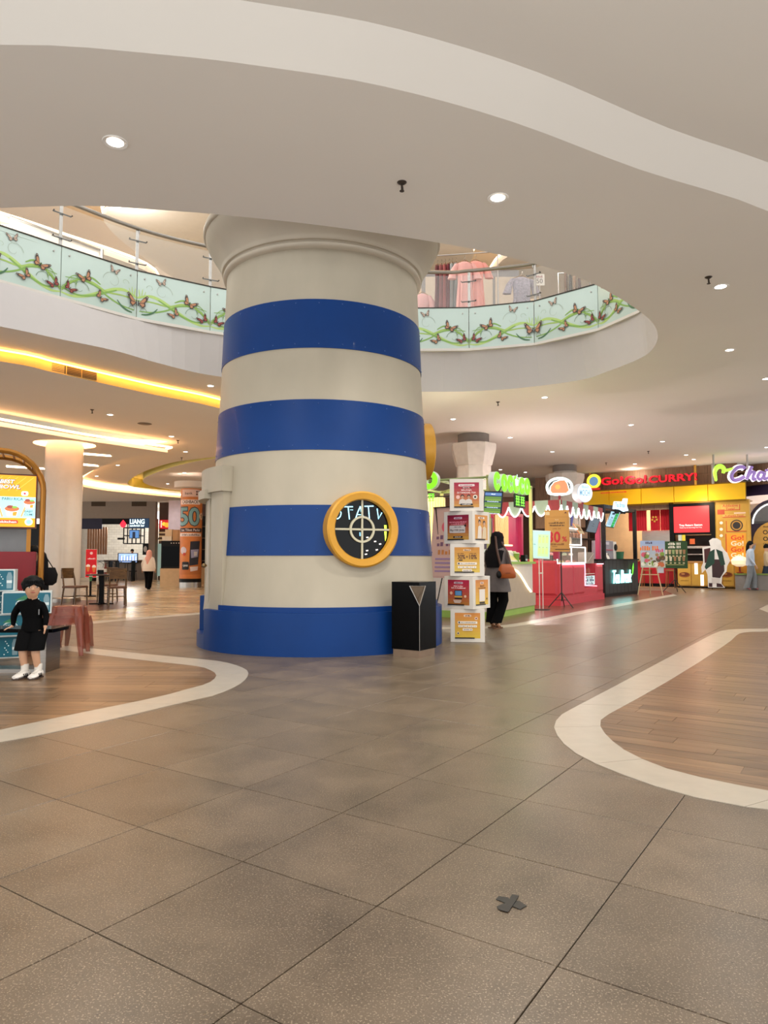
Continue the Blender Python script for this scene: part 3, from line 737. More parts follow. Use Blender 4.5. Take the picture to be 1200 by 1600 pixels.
hr = thing('handrail', 'round steel handrail running along the upper glass balustrade', 'handrail', (joints[5].x, joints[5].y, RAILZ))
rp = [(p.x - joints[5].x, p.y - joints[5].y + .06, 0) for p in gcurve]
MB().tube(rp, .038, 10).build('rail_tube', M_STEEL, hr)
for j in joints[:-1]:
    MB().cyl((j.x - joints[5].x, j.y - joints[5].y + .06, -.09), (j.x - joints[5].x, j.y - joints[5].y + .06, -.02), .015, n=8).build('rail_bracket', M_STEEL, hr)

# ---- upper floor
vz = [tuple(p) for p in gcurve] + [(3.3, 8.6), (.4, 7.0), (-3, 6.3), (-6.5, 6.6), (-8.2, 8.0)]
M_UPW = mat('upper_wall_cream', (238, 230, 218), .8, var=.02)
up = MB(); up.tess([[(-24, -5), (24, -5), (24, 30), (-24, 30)], vz], DECK, down=False)
upf = up.build('floor_upper', mat('upper_floor_stone', (196, 184, 166), .4), smooth=0, fix=False); tag(upf, 'upper storey deck around the opening', kind='structure')
light_hole = [(-9, -1), (6, -1), (6, 12), (-9, 12)]  # unseen opening, added to let world light into the upper storey
uc = MB(); uc.tess([[(-24, -5), (24, -5), (24, 30), (-24, 30)], light_hole], 10.2)
upc = uc.build('ceiling_upper', mat('upper_ceiling_paint', (226, 212, 192), .8, var=.01), smooth=0, fix=False); tag(upc, 'cream ceiling of the upper storey seen through the opening', kind='structure')
uw = MB().bbox(-24, 21.5, DECK, 24, 21.7, 10.2).build('wall_upper_back', M_UPW, smooth=0); tag(uw, 'cream upper storey back wall', kind='structure')
for k in range(9):
    x = -12 + k * 1.15
    MB().bbox(x, 21.44, 7.0, x + 1.0, 21.5, 8.2).build('wall_panel', mat('upper_panel', (236, 226, 212), .7, var=.02), uw, smooth=0)
    MB().bbox(x, 21.44, 8.35, x + 1.0, 21.5, 9.6).build('wall_panel', mat('upper_panel', (236, 226, 212), .7, var=.02), uw, smooth=0)
# curved dropped soffits with warm coves over the upper walkway
def soffit(pts, z, zt, nm, mt):
    lp = [tuple(p) for p in catmull(pts, 5, True)]
    b = MB(); b.tess([lp], z); b.build(nm, M_UPW, upc, smooth=0, fix=False)
    band(lp, z, zt).build('soffit_edge', M_UPW, upc, smooth=40)
    cx = sum(p[0] for p in lp) / len(lp); cy = sum(p[1] for p in lp) / len(lp)
    MB().tube([(cx + (p[0] - cx) * 1.01, cy + (p[1] - cy) * 1.01, zt + .04) for p in lp], .03, 6, closed=True).build('cove_strip', mt, upc)
M_WARMUP = mat('upper_cove_strip', (255, 214, 160), .5, emit=3.0, ecol=(255, 220, 180))
soffit([(-12.5, 16.2), (-9.6, 15.0), (-7.6, 16.6), (-6.2, 18.6), (-7.4, 20.6), (-11, 20.8)], 8.7, 8.85, 'soffit', M_WARMUP)
soffit([(-6.4, 15.6), (-4.6, 15.2), (-3.2, 16.4), (-2.6, 19.6), (-5.2, 20.0), (-6.2, 18.0)], 8.9, 9.05, 'soffit', M_WARMUP)
soffit([(3.1, 18.0), (4.4, 17.0), (7.0, 17.0), (8.0, 19.2), (5.4, 20.6), (3.2, 20.4)], 8.9, 9.05, 'soffit', M_WARMUP)
soffit([(0.2, 16.6), (1.5, 16.4), (2.4, 18.4), (1.6, 20.4), (.3, 20.4)], 9.2, 9.35, 'soffit', M_WARMUP)
# stair parapet glimpsed at the far left
sp = thing('stair_parapet', 'white sloping stair parapet on the upper floor at far left', 'parapet', (0, 15.6, 0))
q = [at(x, y, 15.6) for x, y in ((-90, 292), (0, 333), (80, 363), (155, 390), (156, 420), (0, 368), (-90, 330))]
MB().plate([(p.x, p.z) for p in q], 0, .15).build('parapet', mat('parapet_white', (236, 228, 214), .6), sp, smooth=0)
q = [at(x, y, 15.55) for x, y in ((-90, 291), (0, 332), (80, 362), (156, 390))]
MB().tube([(p.x, -.03, p.z) for p in q], .03, 6).build('rail', M_STEEL, sp)
q = [at(x, y, 15.6) for x, y in ((156, 390), (156, 424))]
MB().cyl((q[0].x + .04, 0, q[0].z), (q[1].x + .04, 0, q[1].z), .05, n=8).build('end_post', M_STEEL, sp)
def upper_fill_lights():  # unseen fill lights, added to brighten the upper soffits and back wall
    for (x, y, pw) in ((-9.2, 14.6, 60), (-5.6, 14.7, 60), (.2, 15.3, 45), (4.6, 14.9, 45)):
        lamp('POINT', (x, y, 8.64), pw, (1, .93, .84), .25, name='upper_fill')
upper_fill_lights()
# ================================================================== LIGHTHOUSE
LC = Vector((-.852, 9.662)); LPHI = math.atan2(-LC.y, -LC.x)      # direction from the axis to the viewer
lh = thing('lighthouse_column', 'giant white lighthouse column with royal blue bands and gold porthole', 'lighthouse', (LC.x, LC.y, 0), LPHI + math.pi / 2)
# local frame: -Y looks at the viewer, angle phi positive to the viewer's left
def lang(phi): return -math.pi / 2 - math.radians(phi)
def lpos(phi, r, z): q = lang(phi); return Vector((r * math.cos(q), r * math.sin(q), z))
M_LHW = mat('lighthouse_white', (176, 167, 148), .5, var=.07, scale=2.2, stretch=(1, 1, .5))
M_LHB = mat('lighthouse_blue', (12, 56, 118), .42, var=.06, scale=2, coat=.04, spec=.25)
M_RIVET = mat('rivet', (60, 92, 150), .4, .3)
M_GOLDR = mat('porthole_gold', (206, 150, 48), .4, .15, var=.06)
RZp = [(.45, 1.555), (.8, 1.52), (1.7, 1.462), (2.7, 1.407), (3.6, 1.362), (4.6, 1.323), (4.9, 1.315)]
def lrad(z):
    for (z0, r0), (z1, r1) in zip(RZp, RZp[1:]):
        if z <= z1: t = (z - z0) / (z1 - z0); return r0 + (r1 - r0) * t
    return RZp[-1][1]
zs = [.45 + 4.45 * i / 40 for i in range(41)]
MB().lathe([(lrad(z), z) for z in zs], 96).build('shaft', M_LHW, lh, smooth=60)
def ztop(px_y, r):   # height on the front of the shaft for an image row near the axis
    Y = LC.y - r * math.cos(math.atan2(-LC.x, LC.y)); return at(505, px_y, Y).z
bands = [(868, 789), (702, 622.7), (540, 463)]
for i, (y0, y1) in enumerate(bands):
    za = ztop(y0, 1.45); zb = ztop(y1, 1.43)
    pr = [(lrad(za) - .01, za), (lrad(za) + .008, za)] + [(lrad(za + (zb - za) * k / 8) + .008, za + (zb - za) * k / 8) for k in range(1, 8)] + [(lrad(zb) + .008, zb), (lrad(zb) - .01, zb)]
    g0, g1 = (50, 102) if i == 0 else (0, 0)
    o = MB().lathe(pr, 96, a0=lang(g0), a1=lang(g1 - 360) if g1 else None).build('blue_band', M_LHB, lh, smooth=50)
    rv = MB()
    for k in range(30):
        ph = -178 + 12 * k
        if i == 0 and (48 < ph < 104 or -38 < ph < 2): continue
        for z in (za + .05, zb - .05):
            p = lpos(ph, lrad(z) + .008, z); rv.ball(p, .009, 6, 4)
    tag(rv.build('rivets', M_RIVET, o), kind='stuff')
# base: blue plinth with a gap and step at the door
BH = .49
def arcp(b, r0, r1, z0, z1, a, c, n, m=0): b.lathe([(r0, z0), (r1, z0), (r1, z1), (r0, z1)], n, m, lang(a), lang(c), close=True)
b = MB(); arcp(b, 1.30, 1.633, 0, BH, 62, -258, 80); b.build('plinth', M_LHB, lh, smooth=40)
b = MB(); arcp(b, 1.30, 1.575, BH, BH + .06, 52, -250, 80); b.build('plinth_lip', M_LHB, lh, smooth=40)
b = MB(); arcp(b, 1.30, 1.633, 0, .17, 102, 62, 12); b.build('door_step', M_LHB, lh, smooth=40)
for a, c in ((99, 84), ):
    b = MB(); arcp(b, 1.5, 1.60, .17, .62, a, c, 4); b.build('step_block', M_LHB, lh, smooth=40)
# capital
cap = [(1.30, 4.86), (1.335, 4.87), (1.36, 4.885), (1.368, 4.91), (1.36, 4.935), (1.345, 4.945), (1.352, 4.96), (1.38, 4.965), (1.39, 4.985), (1.388, 5.0), (1.40, 5.03), (1.43, 5.09), (1.475, 5.17), (1.53, 5.25), (1.575, 5.33), (1.60, 5.40), (1.606, 5.425), (1.622, 5.43), (1.635, 5.45), (1.635, 5.50), (1.62, 5.54), (.3, 5.56)]
MB().lathe(cap, 96).build('capital', mat('capital_white', (192, 182, 164), .5, var=.05, scale=2), lh, smooth=50)
gal = MB()
for k in range(12):
    a = math.radians(30 * k); p = lambda q, z, r=1.5: (r * math.cos(q), r * math.sin(q), z)
    gal.cyl(p(a, 5.54), p(a, 6.6), .03, n=8)
    q = a + math.radians(30)
    gal.tube([p(a, 5.6), p((a + q) / 2, 6.05, 1.47), p(q, 6.5)], .022, 6); gal.tube([p(a, 6.5), p((a + q) / 2, 6.05, 1.47), p(q, 5.6)], .022, 6)
gal.tube([(1.5 * math.cos(math.radians(10 * k)), 1.5 * math.sin(math.radians(10 * k)), 6.6) for k in range(36)], .03, 6, closed=True)
gal.build('gallery_railing', mat('gallery_white', (205, 200, 192), .45), lh)
# door in its proud frame
b = MB()
arcp(b, 1.36, 1.56, .3, 2.22, 62, 50, 6); b.build('door_jamb', M_LHW, lh, smooth=30)
b = MB(); arcp(b, 1.36, 1.56, .17, 2.22, 104, 94, 6); b.build('door_jamb', M_LHW, lh, smooth=30)
b = MB(); arcp(b, 1.36, 1.60, 1.93, 2.24, 105, 49, 16); b.build('door_lintel', M_LHW, lh, smooth=30)
b = MB(); arcp(b, 1.36, 1.64, 1.86, 1.97, 98, 63, 12); b.build('door_hood', M_LHW, lh, smooth=30)
b = MB(); arcp(b, 1.36, 1.53, .17, 1.88, 94, 79, 8); dl = b.build('door_leaf', mat('door_white', (196, 184, 162), .5, var=.06), lh, smooth=30)
b = MB(); arcp(b, 1.36, 1.525, .17, 1.88, 78.4, 62, 8); dl2 = b.build('door_leaf', mat('door_white', (196, 184, 162), .5, var=.06), lh, smooth=30)
b = MB(); p = lpos(75, 1.56, 1.02); b.ball(p, .03, 10, 8); b.cyl(lpos(75, 1.5, 1.02), p, .012, n=8); b.build('knob', mat('aged_brass', (140, 118, 84), .35, .8), dl2)
for ph in (91, 85, 67):
    b = MB(); arcp(b, 1.5, 1.545, .17, 1.88, ph + 1.2, ph - 1.2, 2); b.build('door_moulding', M_LHW, lh, smooth=30)
# portholes
M_PGLASS = mat('porthole_glass', (4, 5, 6), .06, var=.2, spec=.22)
def porthole(phi, z, R, reflection_on):
    c = lpos(phi, lrad(z) - .075, z); rz = -math.radians(phi)
    M = Matrix.Translation(c) @ Matrix.Rotation(rz, 4, 'Z') @ Matrix.Rotation(math.pi / 2, 4, 'X')   # lathe axis -> -Y (outward)
    ri = R * .775
    prof = [(ri, 0), (ri, .16), (ri + .012, .175), (R - .02, .185), (R, .17), (R, 0)]
    o = MB().lathe(prof, 64, M=M).build('porthole_ring', M_GOLDR, lh, smooth=40)
    g = MB(); g.add([(ri * 1.01 * math.cos(2 * math.pi * i / 48), ri * 1.01 * math.sin(2 * math.pi * i / 48), .112) for i in range(48)], [tuple(range(48))], 0, M); g.build('porthole_glass', M_PGLASS, o, smooth=0, fix=False)
    MW = mat('crossbar_ivory', (196, 190, 164), .5)
    x = MB(); x.box(0, 0, .124, .022, 2 * ri, .02, M=M); x.build('crossbar', MW, o, smooth=0)
    x = MB(); x.box(0, 0, .124, 2 * ri, .022, .02, M=M); x.build('crossbar', MW, o, smooth=0)
    rg = ri * .42; x = MB(); x.lathe([(rg - .012, .112), (rg + .012, .112), (rg + .012, .139), (rg - .012, .139)], 40, close=True, M=M); x.build('sight_ring', MW, o, smooth=40)
    if reflection_on:
        P = Print(step=.0004)  # mirrored sign reflection, drawn as glowing print on the glass
        N = (150, 226, 255)
        def T(px, py): return ((px - 597) / 1200 * 150 / 60 * R, (622 - py) / 1200 * 150 / 60 * R)
        def ln(pts, wd=.013): P.line([T(*p) for p in pts], wd, N, 2.2)
        ln([(262, 350), (300, 376), (322, 420), (312, 462), (285, 490), (250, 497)]); ln([(352, 342), (478, 338)]); ln([(414, 342), (432, 498)])
        ln([(508, 505), (545, 400), (577, 330)]); ln([(577, 330), (590, 400), (622, 470)]); ln([(525, 436), (585, 436)], .008)
        ln([(632, 328), (758, 322)]); ln([(686, 330), (702, 494)]); ln([(806, 352), (826, 486), (872, 402)]); ln([(440, 378), (480, 378)], .006)
        Q = (214, 255, 70)
        P.poly([T(902, 562), T(936, 562), T(938, 606), T(906, 606)], Q, 1.6); P.poly([T(904, 642), T(938, 642), T(934, 720), T(918, 770)], Q, 1.6)
        for (px, py) in ((672, 722), (778, 772), (846, 804), (668, 888), (652, 934), (800, 878)):
            P.poly([T(px - 16, py - 5), T(px + 14, py - 9), T(px + 16, py + 5), T(px - 12, py + 9)], (255, 240, 230), 1.5)
        P.poly([T(562, 658), T(578, 658), T(580, 706), T(564, 706)], (130, 190, 230), 1.0)
        o2 = P.build('painted_reflection', o, (0, 0, 0)); o2.matrix_local = Matrix.Translation(c) @ Matrix.Rotation(rz, 4, 'Z') @ Matrix.Translation((0, -.1125, 0))
porthole(-17.9, ztop(827, 1.45) + .0, .445, True)
porthole(-96, 2.62, .40, False)

# ================================================================== WASTE BIN
bn = thing('waste_bin', 'black waste bin with triangular steel chute beside the lighthouse', 'bin', (0, 0, 0))
cor = Vector((.395, 7.93)); ba = math.radians(34)
u1 = Vector((-math.cos(ba), math.sin(ba))); u2 = Vector((math.sin(ba), math.cos(ba))); W = .37
bn.location = (*(cor + (u1 + u2) * W / 2), 0); bn.rotation_euler = (0, 0, -ba)
# local: front corner at (+W/2,-W/2); left face is y=-W/2, right face is x=+W/2
hb = .845; w2 = W / 2
MB().bbox(-w2 + .012, -w2 + .012, 0, w2 - .012, w2 - .012, .085).build('plinth', mat('bin_plinth_steel', (150, 128, 108), .3, .8, var=.1), bn, smooth=0)
# faces with the V-shaped opening cut at the front corner
tv = .80; bv = .58; s = .125
b = MB()
b.add([(-w2, -w2, .085), (w2, -w2, .085), (w2, -w2, bv), (w2 - s, -w2, tv), (w2, -w2, tv), (w2, -w2, hb), (-w2, -w2, hb), (w2 - s * .5, -w2, (bv + tv) / 2)], [(0, 1, 2, 7, 3, 6), (6, 3, 4, 5)], 0)
b.add([(w2, -w2, .085), (w2, w2, .085), (w2, w2, hb), (w2, -w2, hb), (w2, -w2, tv), (w2, -w2 + s, tv), (w2, -w2, bv)], [(0, 1, 2, 5, 6), (5, 2, 3, 4)], 0)
b.add([(w2, w2, .085), (-w2, w2, .085), (-w2, w2, hb), (w2, w2, hb)], [(0, 1, 2, 3)], 0); b.add([(-w2, w2, .085), (-w2, -w2, .085), (-w2, -w2, hb), (-w2, w2, hb)], [(0, 1, 2, 3)], 0)
b.add([(-w2, -w2, hb), (w2, -w2, hb), (w2, w2, hb), (-w2, w2, hb)], [(0, 1, 2, 3)], 0)
b.build('body', M_BLKGLOSS, bn, smooth=0, fix=False)
b = MB(); b.add([(w2, -w2, bv), (w2 - s, -w2, tv), (w2, -w2 + s, tv), (w2 - .11, -w2 + .11, bv + .05)], [(0, 1, 3), (0, 3, 2), (1, 2, 3)]); b.build('chute', mat('chute_steel', (176, 162, 146), .35, .7, var=.1), bn, smooth=0, fix=False)
b = MB(); b.tube([(w2 - s, -w2 - .003, tv), (w2 + .003, -w2 - .003, bv), (w2 + .003, -w2 + s, tv)], .007, 6); b.tube([(w2 - s, -w2 - .003, tv), (w2 + .003, -w2 - .003, tv), (w2 + .003, -w2 + s, tv)], .004, 6); b.build('chute_trim', M_STEEL, bn)
MB().cyl((w2 + .001, -w2 - .001, .085), (w2 + .001, -w2 - .001, bv), .003, n=6).build('corner_trim', M_STEEL, bn)

# ================================================================== PROMO CUBE TOWER
tw = thing('promo_tower', 'tower of five white cubes carrying red and yellow bank posters', 'display', (1.14, 9.72, 0), face_cam(1.14, 9.72))
CW = .455; CHt = .437
CRIM = (166, 30, 62); ORG = (222, 150, 60); YEL = (226, 178, 70)
def grad(P, x0, z0, x1, z1, c0, c1, n=8):
    for i in range(n):
        t = i / (n - 1); c = tuple(round(a + (b - a) * t) for a, b in zip(c0, c1)); P.rect(x0, z0 + (z1 - z0) * i / n, x1, z0 + (z1 - z0) * (i + 1) / n, c); P.k -= 1
    P.k += 1
def poster(kind):
    P = Print(); w_ = .168; 
    if kind == 'sale':
        grad(P, -w_, -w_, w_, w_, (206, 150, 70), CRIM); P.rr(0, .13, .22, .03, .014, (236, 214, 214)); P.text('#kaya   SERU   bersama', 0, .13, (120, 60, 70), w_=.17, h_=.012)
        P.rect(-.06, .088, .06, .104, (60, 20, 30)); P.text('#MenangBanyak', 0, .096, (240, 220, 210), w_=.1)
        P.text('BELANJA', 0, .062, (255, 245, 240), w_=.14, h_=.025, bold=.01); P.text('DI TANGGAL TUA', 0, .03, (255, 245, 240), w_=.25, h_=.022, bold=.01)
        for x, s in ((-.055, 1), (.03, .9)):
            P.disc(x, -.02, .026 * s, (40, 26, 22)); P.disc(x, -.03, .02 * s, (196, 150, 120)); P.poly([(x - .05, -.125), (x + .05, -.125), (x + .04, -.07), (x, -.052), (x - .04, -.07)], (214, 206, 198))
        P.disc(-.115, -.03, .026, (236, 190, 180)); P.disc(.115, -.03, .03, (240, 232, 214)); P.disc(.115, -.03, .016, (60, 50, 40)); P.rr(0, -.13, .17, .022, .01, (28, 22, 22)); P.text('Semua jadi untung', 0, -.13, (235, 225, 215), w_=.12)
    elif kind == 'prize':
        grad(P, -w_, -w_, w_, w_, (186, 140, 60), (130, 18, 52)); P.rr(0, .125, .13, .026, .012, (206, 180, 196)); P.text('#Rp100juta', 0, .125, (90, 40, 60), w_=.09)
        P.text('Nikmati transaksi LEBIH SERU', 0, .072, (236, 150, 170), w_=.27, h_=.016); P.text('pakai kartu debit', 0, .045, (236, 150, 170), w_=.22, h_=.016)
        P.rr(-.01, -.025, .25, .1, .012, (196, 188, 184)); P.text('hadiah hingga', 0, .005, (40, 30, 36), w_=.11, h_=.014); P.text('Rp100 Juta', -.01, -.04, (30, 22, 28), w_=.22, h_=.034, bold=.01)
        P.disc(.115, .022, .016, (30, 24, 20)); P.rr(0, -.13, .15, .022, .01, (26, 18, 18)); P.text('Periode terbatas', 0, -.13, (230, 220, 210), w_=.1)
    elif kind == 'couple':
        grad(P, -w_, -w_, w_, w_, (214, 160, 84), (214, 140, 48)); P.rr(0, .13, .17, .026, .012, (244, 226, 206)); P.text('kaya SERU', 0, .13, (120, 70, 40), w_=.1)
        for x, z in ((-.05, .03), (.07, .02)):
            P.disc(x, z + .045, .032, (44, 30, 26)); P.disc(x, z + .03, .024, (206, 160, 128)); P.poly([(x - .06, -.15), (x + .05, -.15), (x + .05, z - .03), (x + .01, z), (x - .04, z - .02)], (226, 214, 200) if x < 0 else (216, 196, 160))
        P.disc(.02, -.03, .02, (206, 150, 130))
    elif kind == 'disc':
        grad(P, -w_, -w_, w_, w_, (222, 190, 84), (208, 142, 58)); P.rr(0, .13, .1, .024, .01, (236, 206, 170)); P.text('Diskon', 0, .13, (90, 50, 40), w_=.07)
        P.text('HEMAT', -.09, .085, (120, 70, 30), w_=.08, h_=.012); P.text('CASHBACK ', .08, .085, (120, 70, 30), w_=.1, h_=.012)
        P.text('30%', -.075, .04, (70, 22, 40), w_=.10, h_=.06, bold=.015); P.text('+', .0, .04, (70, 22, 40), w_=.03, bold=.01); P.text('10%', .08, .04, (70, 22, 40), w_=.10, h_=.06, bold=.015)
        P.rect(-.11, -.012, -.06, .002, (50, 26, 26))
        pills(P, -.05)
    elif kind == 'phone':
        grad(P, -w_, -w_, w_, w_, (176, 112, 50), (170, 26, 64)); P.rr(0, .128, .14, .028, .012, (206, 176, 190)); P.text('#Qris Bank', 0, .128, (90, 40, 60), w_=.1)
        P.text('BAYAR PRAKTIS', 0, .085, (250, 220, 220), w_=.15, h_=.016); P.text('& CEPAT DI MERCHANT', 0, .06, (250, 220, 220), w_=.22, h_=.016)
        P.rr(0, -.03, .12, .12, .012, (34, 28, 34)); P.rect(-.05, -.04, .05, .02, (90, 140, 190)); P.rect(-.06, -.07, .06, -.045, (206, 160, 80)); P.poly([(-.08, -.1), (.05, -.1), (.03, -.14), (-.06, -.14)], (225, 205, 190))
        for k in range(4): P.disc(-.05 + .03 * k, -.115, .012, (200, 170, 150))
        P.disc(-.11, -.01, .022, (230, 180, 150)); P.disc(.11, -.05, .018, (230, 200, 170))
    elif kind == 'scan':
        grad(P, -w_, -w_, w_, w_, (226, 186, 66), (214, 136, 56)); P.rr(0, .125, .09, .03, .01, (244, 214, 190)); P.text('SCAN', 0, .125, (120, 40, 40), w_=.06); P.text('DISINI', 0, .085, (80, 30, 20), w_=.1, h_=.018); P.text('UNTUK INFO LENGKAP', 0, .058, (80, 30, 20), w_=.2, h_=.014)
        P.rr(0, -.04, .15, .16, .006, (235, 225, 215)); P.rr(0, -.14, .14, .024, .004, (40, 26, 26)); P.disc(.125, -.09, .014, (60, 30, 30))
    else:
        grad(P, -w_, -w_, w_, w_, (222, 186, 62), (218, 142, 66)); P.rr(0, .13, .10, .03, .012, (240, 210, 180)); P.text('#Bank', 0, .13, (90, 50, 40), w_=.06)
        P.disc(.115, .095, .02, (240, 220, 200)); P.disc(.115, .095, .011, (150, 60, 40)); pills(P, .04); P.disc(-.125, -.10, .018, (240, 220, 180)); P.disc(-.125, -.102, .011, (40, 28, 26))
    P.rect(-w_, -w_ - .004, w_ * .55, -w_ + .012, (24, 18, 18))
    return P
def pills(P, z):
    P.rr(0, z, .26, .034, .006, (246, 236, 220)); P.disc(-.11, z, .012, (40, 40, 50)); P.text('berlaku di semua gerai', .015, z, (110, 90, 80), w_=.2, h_=.012)
    for x in (-.1, -.05, 0, .05, .1): P.rr(x, z - .048, .046, .03, .005, (246, 236, 220)); P.text('EAMPS'[int((x + .1) / .05 + .5)], x, z - .048, (70, 60, 70), h_=.016, bold=.01)
    P.rr(0, z - .092, .13, .032, .006, (246, 236, 220)); P.text('A  POIN', 0, z - .092, (110, 90, 80), w_=.1, h_=.013)
M_CUBE = mat('cube_board_white', (224, 217, 206), .5, var=.02)
rots = [0, 31, 0, 31, 0]
faces = [[('info', 0)], [('phone', 0), ('scan', 90)], [('disc', 0)], [('prize', 0), ('couple', 90)], [('sale', 0)]]
for k in range(5):
    cb = MB().rbox(0, 0, 0, CW, CW, CHt - .003, .006).build('display_cube', M_CUBE, tw, (0, 0, CHt * (k + .5)), (0, 0, math.radians(-rots[k])))
    for kind, a in faces[k]:
        rz = math.radians(a); P = poster(kind)
        P.build('poster', cb, (math.sin(rz) * (CW / 2 + .001), -math.cos(rz) * (CW / 2 + .001), 0), (0, 0, rz))
    if k in (0, 2, 4):
        poster('disc').build('poster', cb, (CW / 2 + .001, 0, 0), (0, 0, math.pi / 2))
# ================================================================== RIGHT SIDE: KIOSKS AND SHOPS
def frame(ox, oy, ux, uy):
    u = Vector((ux, uy)).normalized(); return Vector((ox, oy)), u, Vector((-u.y, u.x)), math.atan2(u.y, u.x)
def screen(parent, name, w_, h_, P, loc, rot, d=.04, mt=None):
    o = MB().bbox(-w_ / 2, 0, -h_ / 2, w_ / 2, d, h_ / 2).build(name, mt or M_BLACK, parent, loc, rot, smooth=0)
    P.build('screen_print', o, (0, -.001, 0)); return o
def neon(parent, pts, r, col, emit, nm='neon_tube', n=6):
    return MB().tube(pts, r, n).build(nm, pm(col, emit), parent)

# ---------------------------------------------------------------- coconut drink kiosk (green)
KO, KU, KV, KR = frame(1.95, 13.0, .51, .86)
def cf(px, py): return onplane(px, py, KO, KU)
def cn(px, py): return onplane(px, py, KO, KV)
M_LIME = mat('lime_paint', (150, 186, 84), .45, var=.04); M_BEIGE = mat('beige_panel', (176, 160, 138), .55, var=.04); M_IVORY = mat('ivory_panel', (214, 206, 196), .5, var=.03)
ck = thing('drink_kiosk', 'lime green coconut drink kiosk with glowing green letter sign', 'kiosk', (*KO, 0), KR)
L1 = 2.45
MB().bbox(0, 0, 0, L1, .6, .13).build('plinth', M_LIME, ck, smooth=0)
MB().bbox(0, .61, 0, .6, 2.2, .13).build('plinth', M_LIME, ck, smooth=0)
MB().bbox(.02, .03, .13, L1 - .02, .58, 1.0).build('counter_body', M_IVORY, ck, smooth=0)
MB().bbox(.03, .62, .13, .58, 2.18, 1.0).build('counter_body', M_IVORY, ck, smooth=0)
MB().bbox(-.02, -.03, 1.0, L1 + .03, .62, 1.045).build('worktop', M_LIME, ck, smooth=0)
MB().bbox(-.02, .625, 1.0, .62, 2.22, 1.045).build('worktop', M_LIME, ck, smooth=0)
ar = [cf(x, y) for x, y in ((796, 893), (801, 891.5), (806, 894), (811, 900), (816, 908), (821, 917), (827, 925))]
x0 = ar[0][0]
MB().plate([(x0 - .9, .13), (L1, .13), (L1, ar[-1][1] - .03)] + [(a, b) for a, b in ar[::-1]] + [(x0 - .9, ar[0][1])], -.025, .03).build('curved_front', M_BEIGE, ck, smooth=0)
neon(ck, [(a, -.035, b + .012) for a, b in ar], .022, (255, 226, 170), 4.0, 'light_strip')
for (x, y) in ((.04, .04), (L1 - .05, .04), (.04, 2.15), (L1 - .05, 2.15)):
    MB().bbox(x - .03, y - .03, 1.045 if y < 1 or x < .5 else 0, x + .03, y + .03, 2.66).build('post', mat('post_cream_green', (206, 206, 132), .5), ck, smooth=0)
for a, b in (((0, .04), (L1, .04)), ((0, 2.15), (L1, 2.15)), ((.04, 0), (.04, 2.2)), ((L1 - .05, 0), (L1 - .05, 2.2)), ((0, 0), (L1, 2.2)), ((0, 1.1), (L1, 1.1))):
    for z in (2.62, ): MB().cyl((*a, z), (*b, z), .025, n=6).build('top_beam', mat('beam_green', (152, 166, 110), .5), ck)
MB().bbox(.3, 2.16, .0, L1, 2.2, 2.3).build('back_panel', mat('lit_back_panel', (240, 214, 150), .6, emit=.7), ck, smooth=0)
for k in range(16): MB().bbox(.32 + k * .135, 2.06, 1.2, .38 + k * .135, 2.14, 2.5).build('slat', mat('slat_cream', (226, 208, 150), .5), ck, smooth=0)
MB().bbox(-.01, 1.55, .13, .02, 2.2, 1.0).build('green_panel', M_LIME, ck, smooth=0)
# letter sign
GREEN = (96, 230, 20)
def ring_letter(ch, px, py, hpx, plane, mname='sign_letter'):
    x, z = cf(px, py) if plane == 'f' else cn(px, py); h_ = hpx / F * (Vector((KO.x, KO.y)) + (KU if plane == 'f' else KV) * x).y
    b = MB(); n = 28; ro, ri = h_ * .5, h_ * .22; wx = .88
    gap = math.radians(28) if ch == 'C' else 0
    def ringp(r0, r1, y0, y1, m):
        if gap:
            prof = [(r0, y0), (r1, y0), (r1, y1), (r0, y1)]
            b.lathe(prof, n, m, gap, 2 * math.pi - gap, close=True, M=Matrix.Translation((x, 0, z)) @ Matrix.Diagonal((wx, 1, 1, 1)) @ Matrix.Rotation(math.pi / 2, 4, 'X'))
        else: b.lathe([(r0, y0), (r1, y0), (r1, y1), (r0, y1)], n, m, close=True, M=Matrix.Translation((x, 0, z)) @ Matrix.Diagonal((wx, 1, 1, 1)) @ Matrix.Rotation(math.pi / 2, 4, 'X'))
    ringp(ri * .9, ro * 1.06, -.01, .10, 0); ringp(ri, ro, .10, .115, 1)
    o = b.build(mname, [mat('sign_side_white', (226, 232, 226), .4), pm(GREEN, 2.2)], ck, smooth=30)
    return x, z, h_
for ch, px, py, hp in (('C', 768.5, 752.5, 29), ('O', 779.8, 755, 27), ('C', 789.7, 756.5, 26.5), ('O', 798.5, 757.5, 26.5), ('C', 808, 759.5, 26), ('O', 816.2, 760.5, 25.5)):
    r_ = ring_letter(ch, px, py, hp, 'f')
    if px == 798.5:
        P = Print(1.3); x, z, h_ = r_
        P.poly([(x - .10, z + .10), (x + .10, z + .10), (x + .08, z - .02), (x - .06, z - .02)], (214, 255, 250)); P.line([(x - .02, z + .08), (x + .03, z + .2)], .03, (214, 255, 250)); P.disc(x, z - .09, .06, (130, 240, 60)); P.build('cup_symbol', ck, (0, -.12, 0))
P = Print(1.6); xa, za = cf(803, 790); xb, zb = cf(818, 777)
def glyphs(P, xa, xb, za, zb, n, col):
    wd = (xb - xa) / n
    for k in range(n):
        X = xa + k * wd; cx = X + wd / 2; hh = zb - za
        for t in (.12, .4, .68, .92): P.line([(X + wd * .12, za + hh * t), (X + wd * .88, za + hh * t)], hh * .09, col); P.k -= 1
        for t in (.3, .7): P.line([(X + wd * t, za + hh * (.05 + .2 * (k % 2))), (X + wd * t, za + hh * .98)], wd * .12, col); P.k -= 1
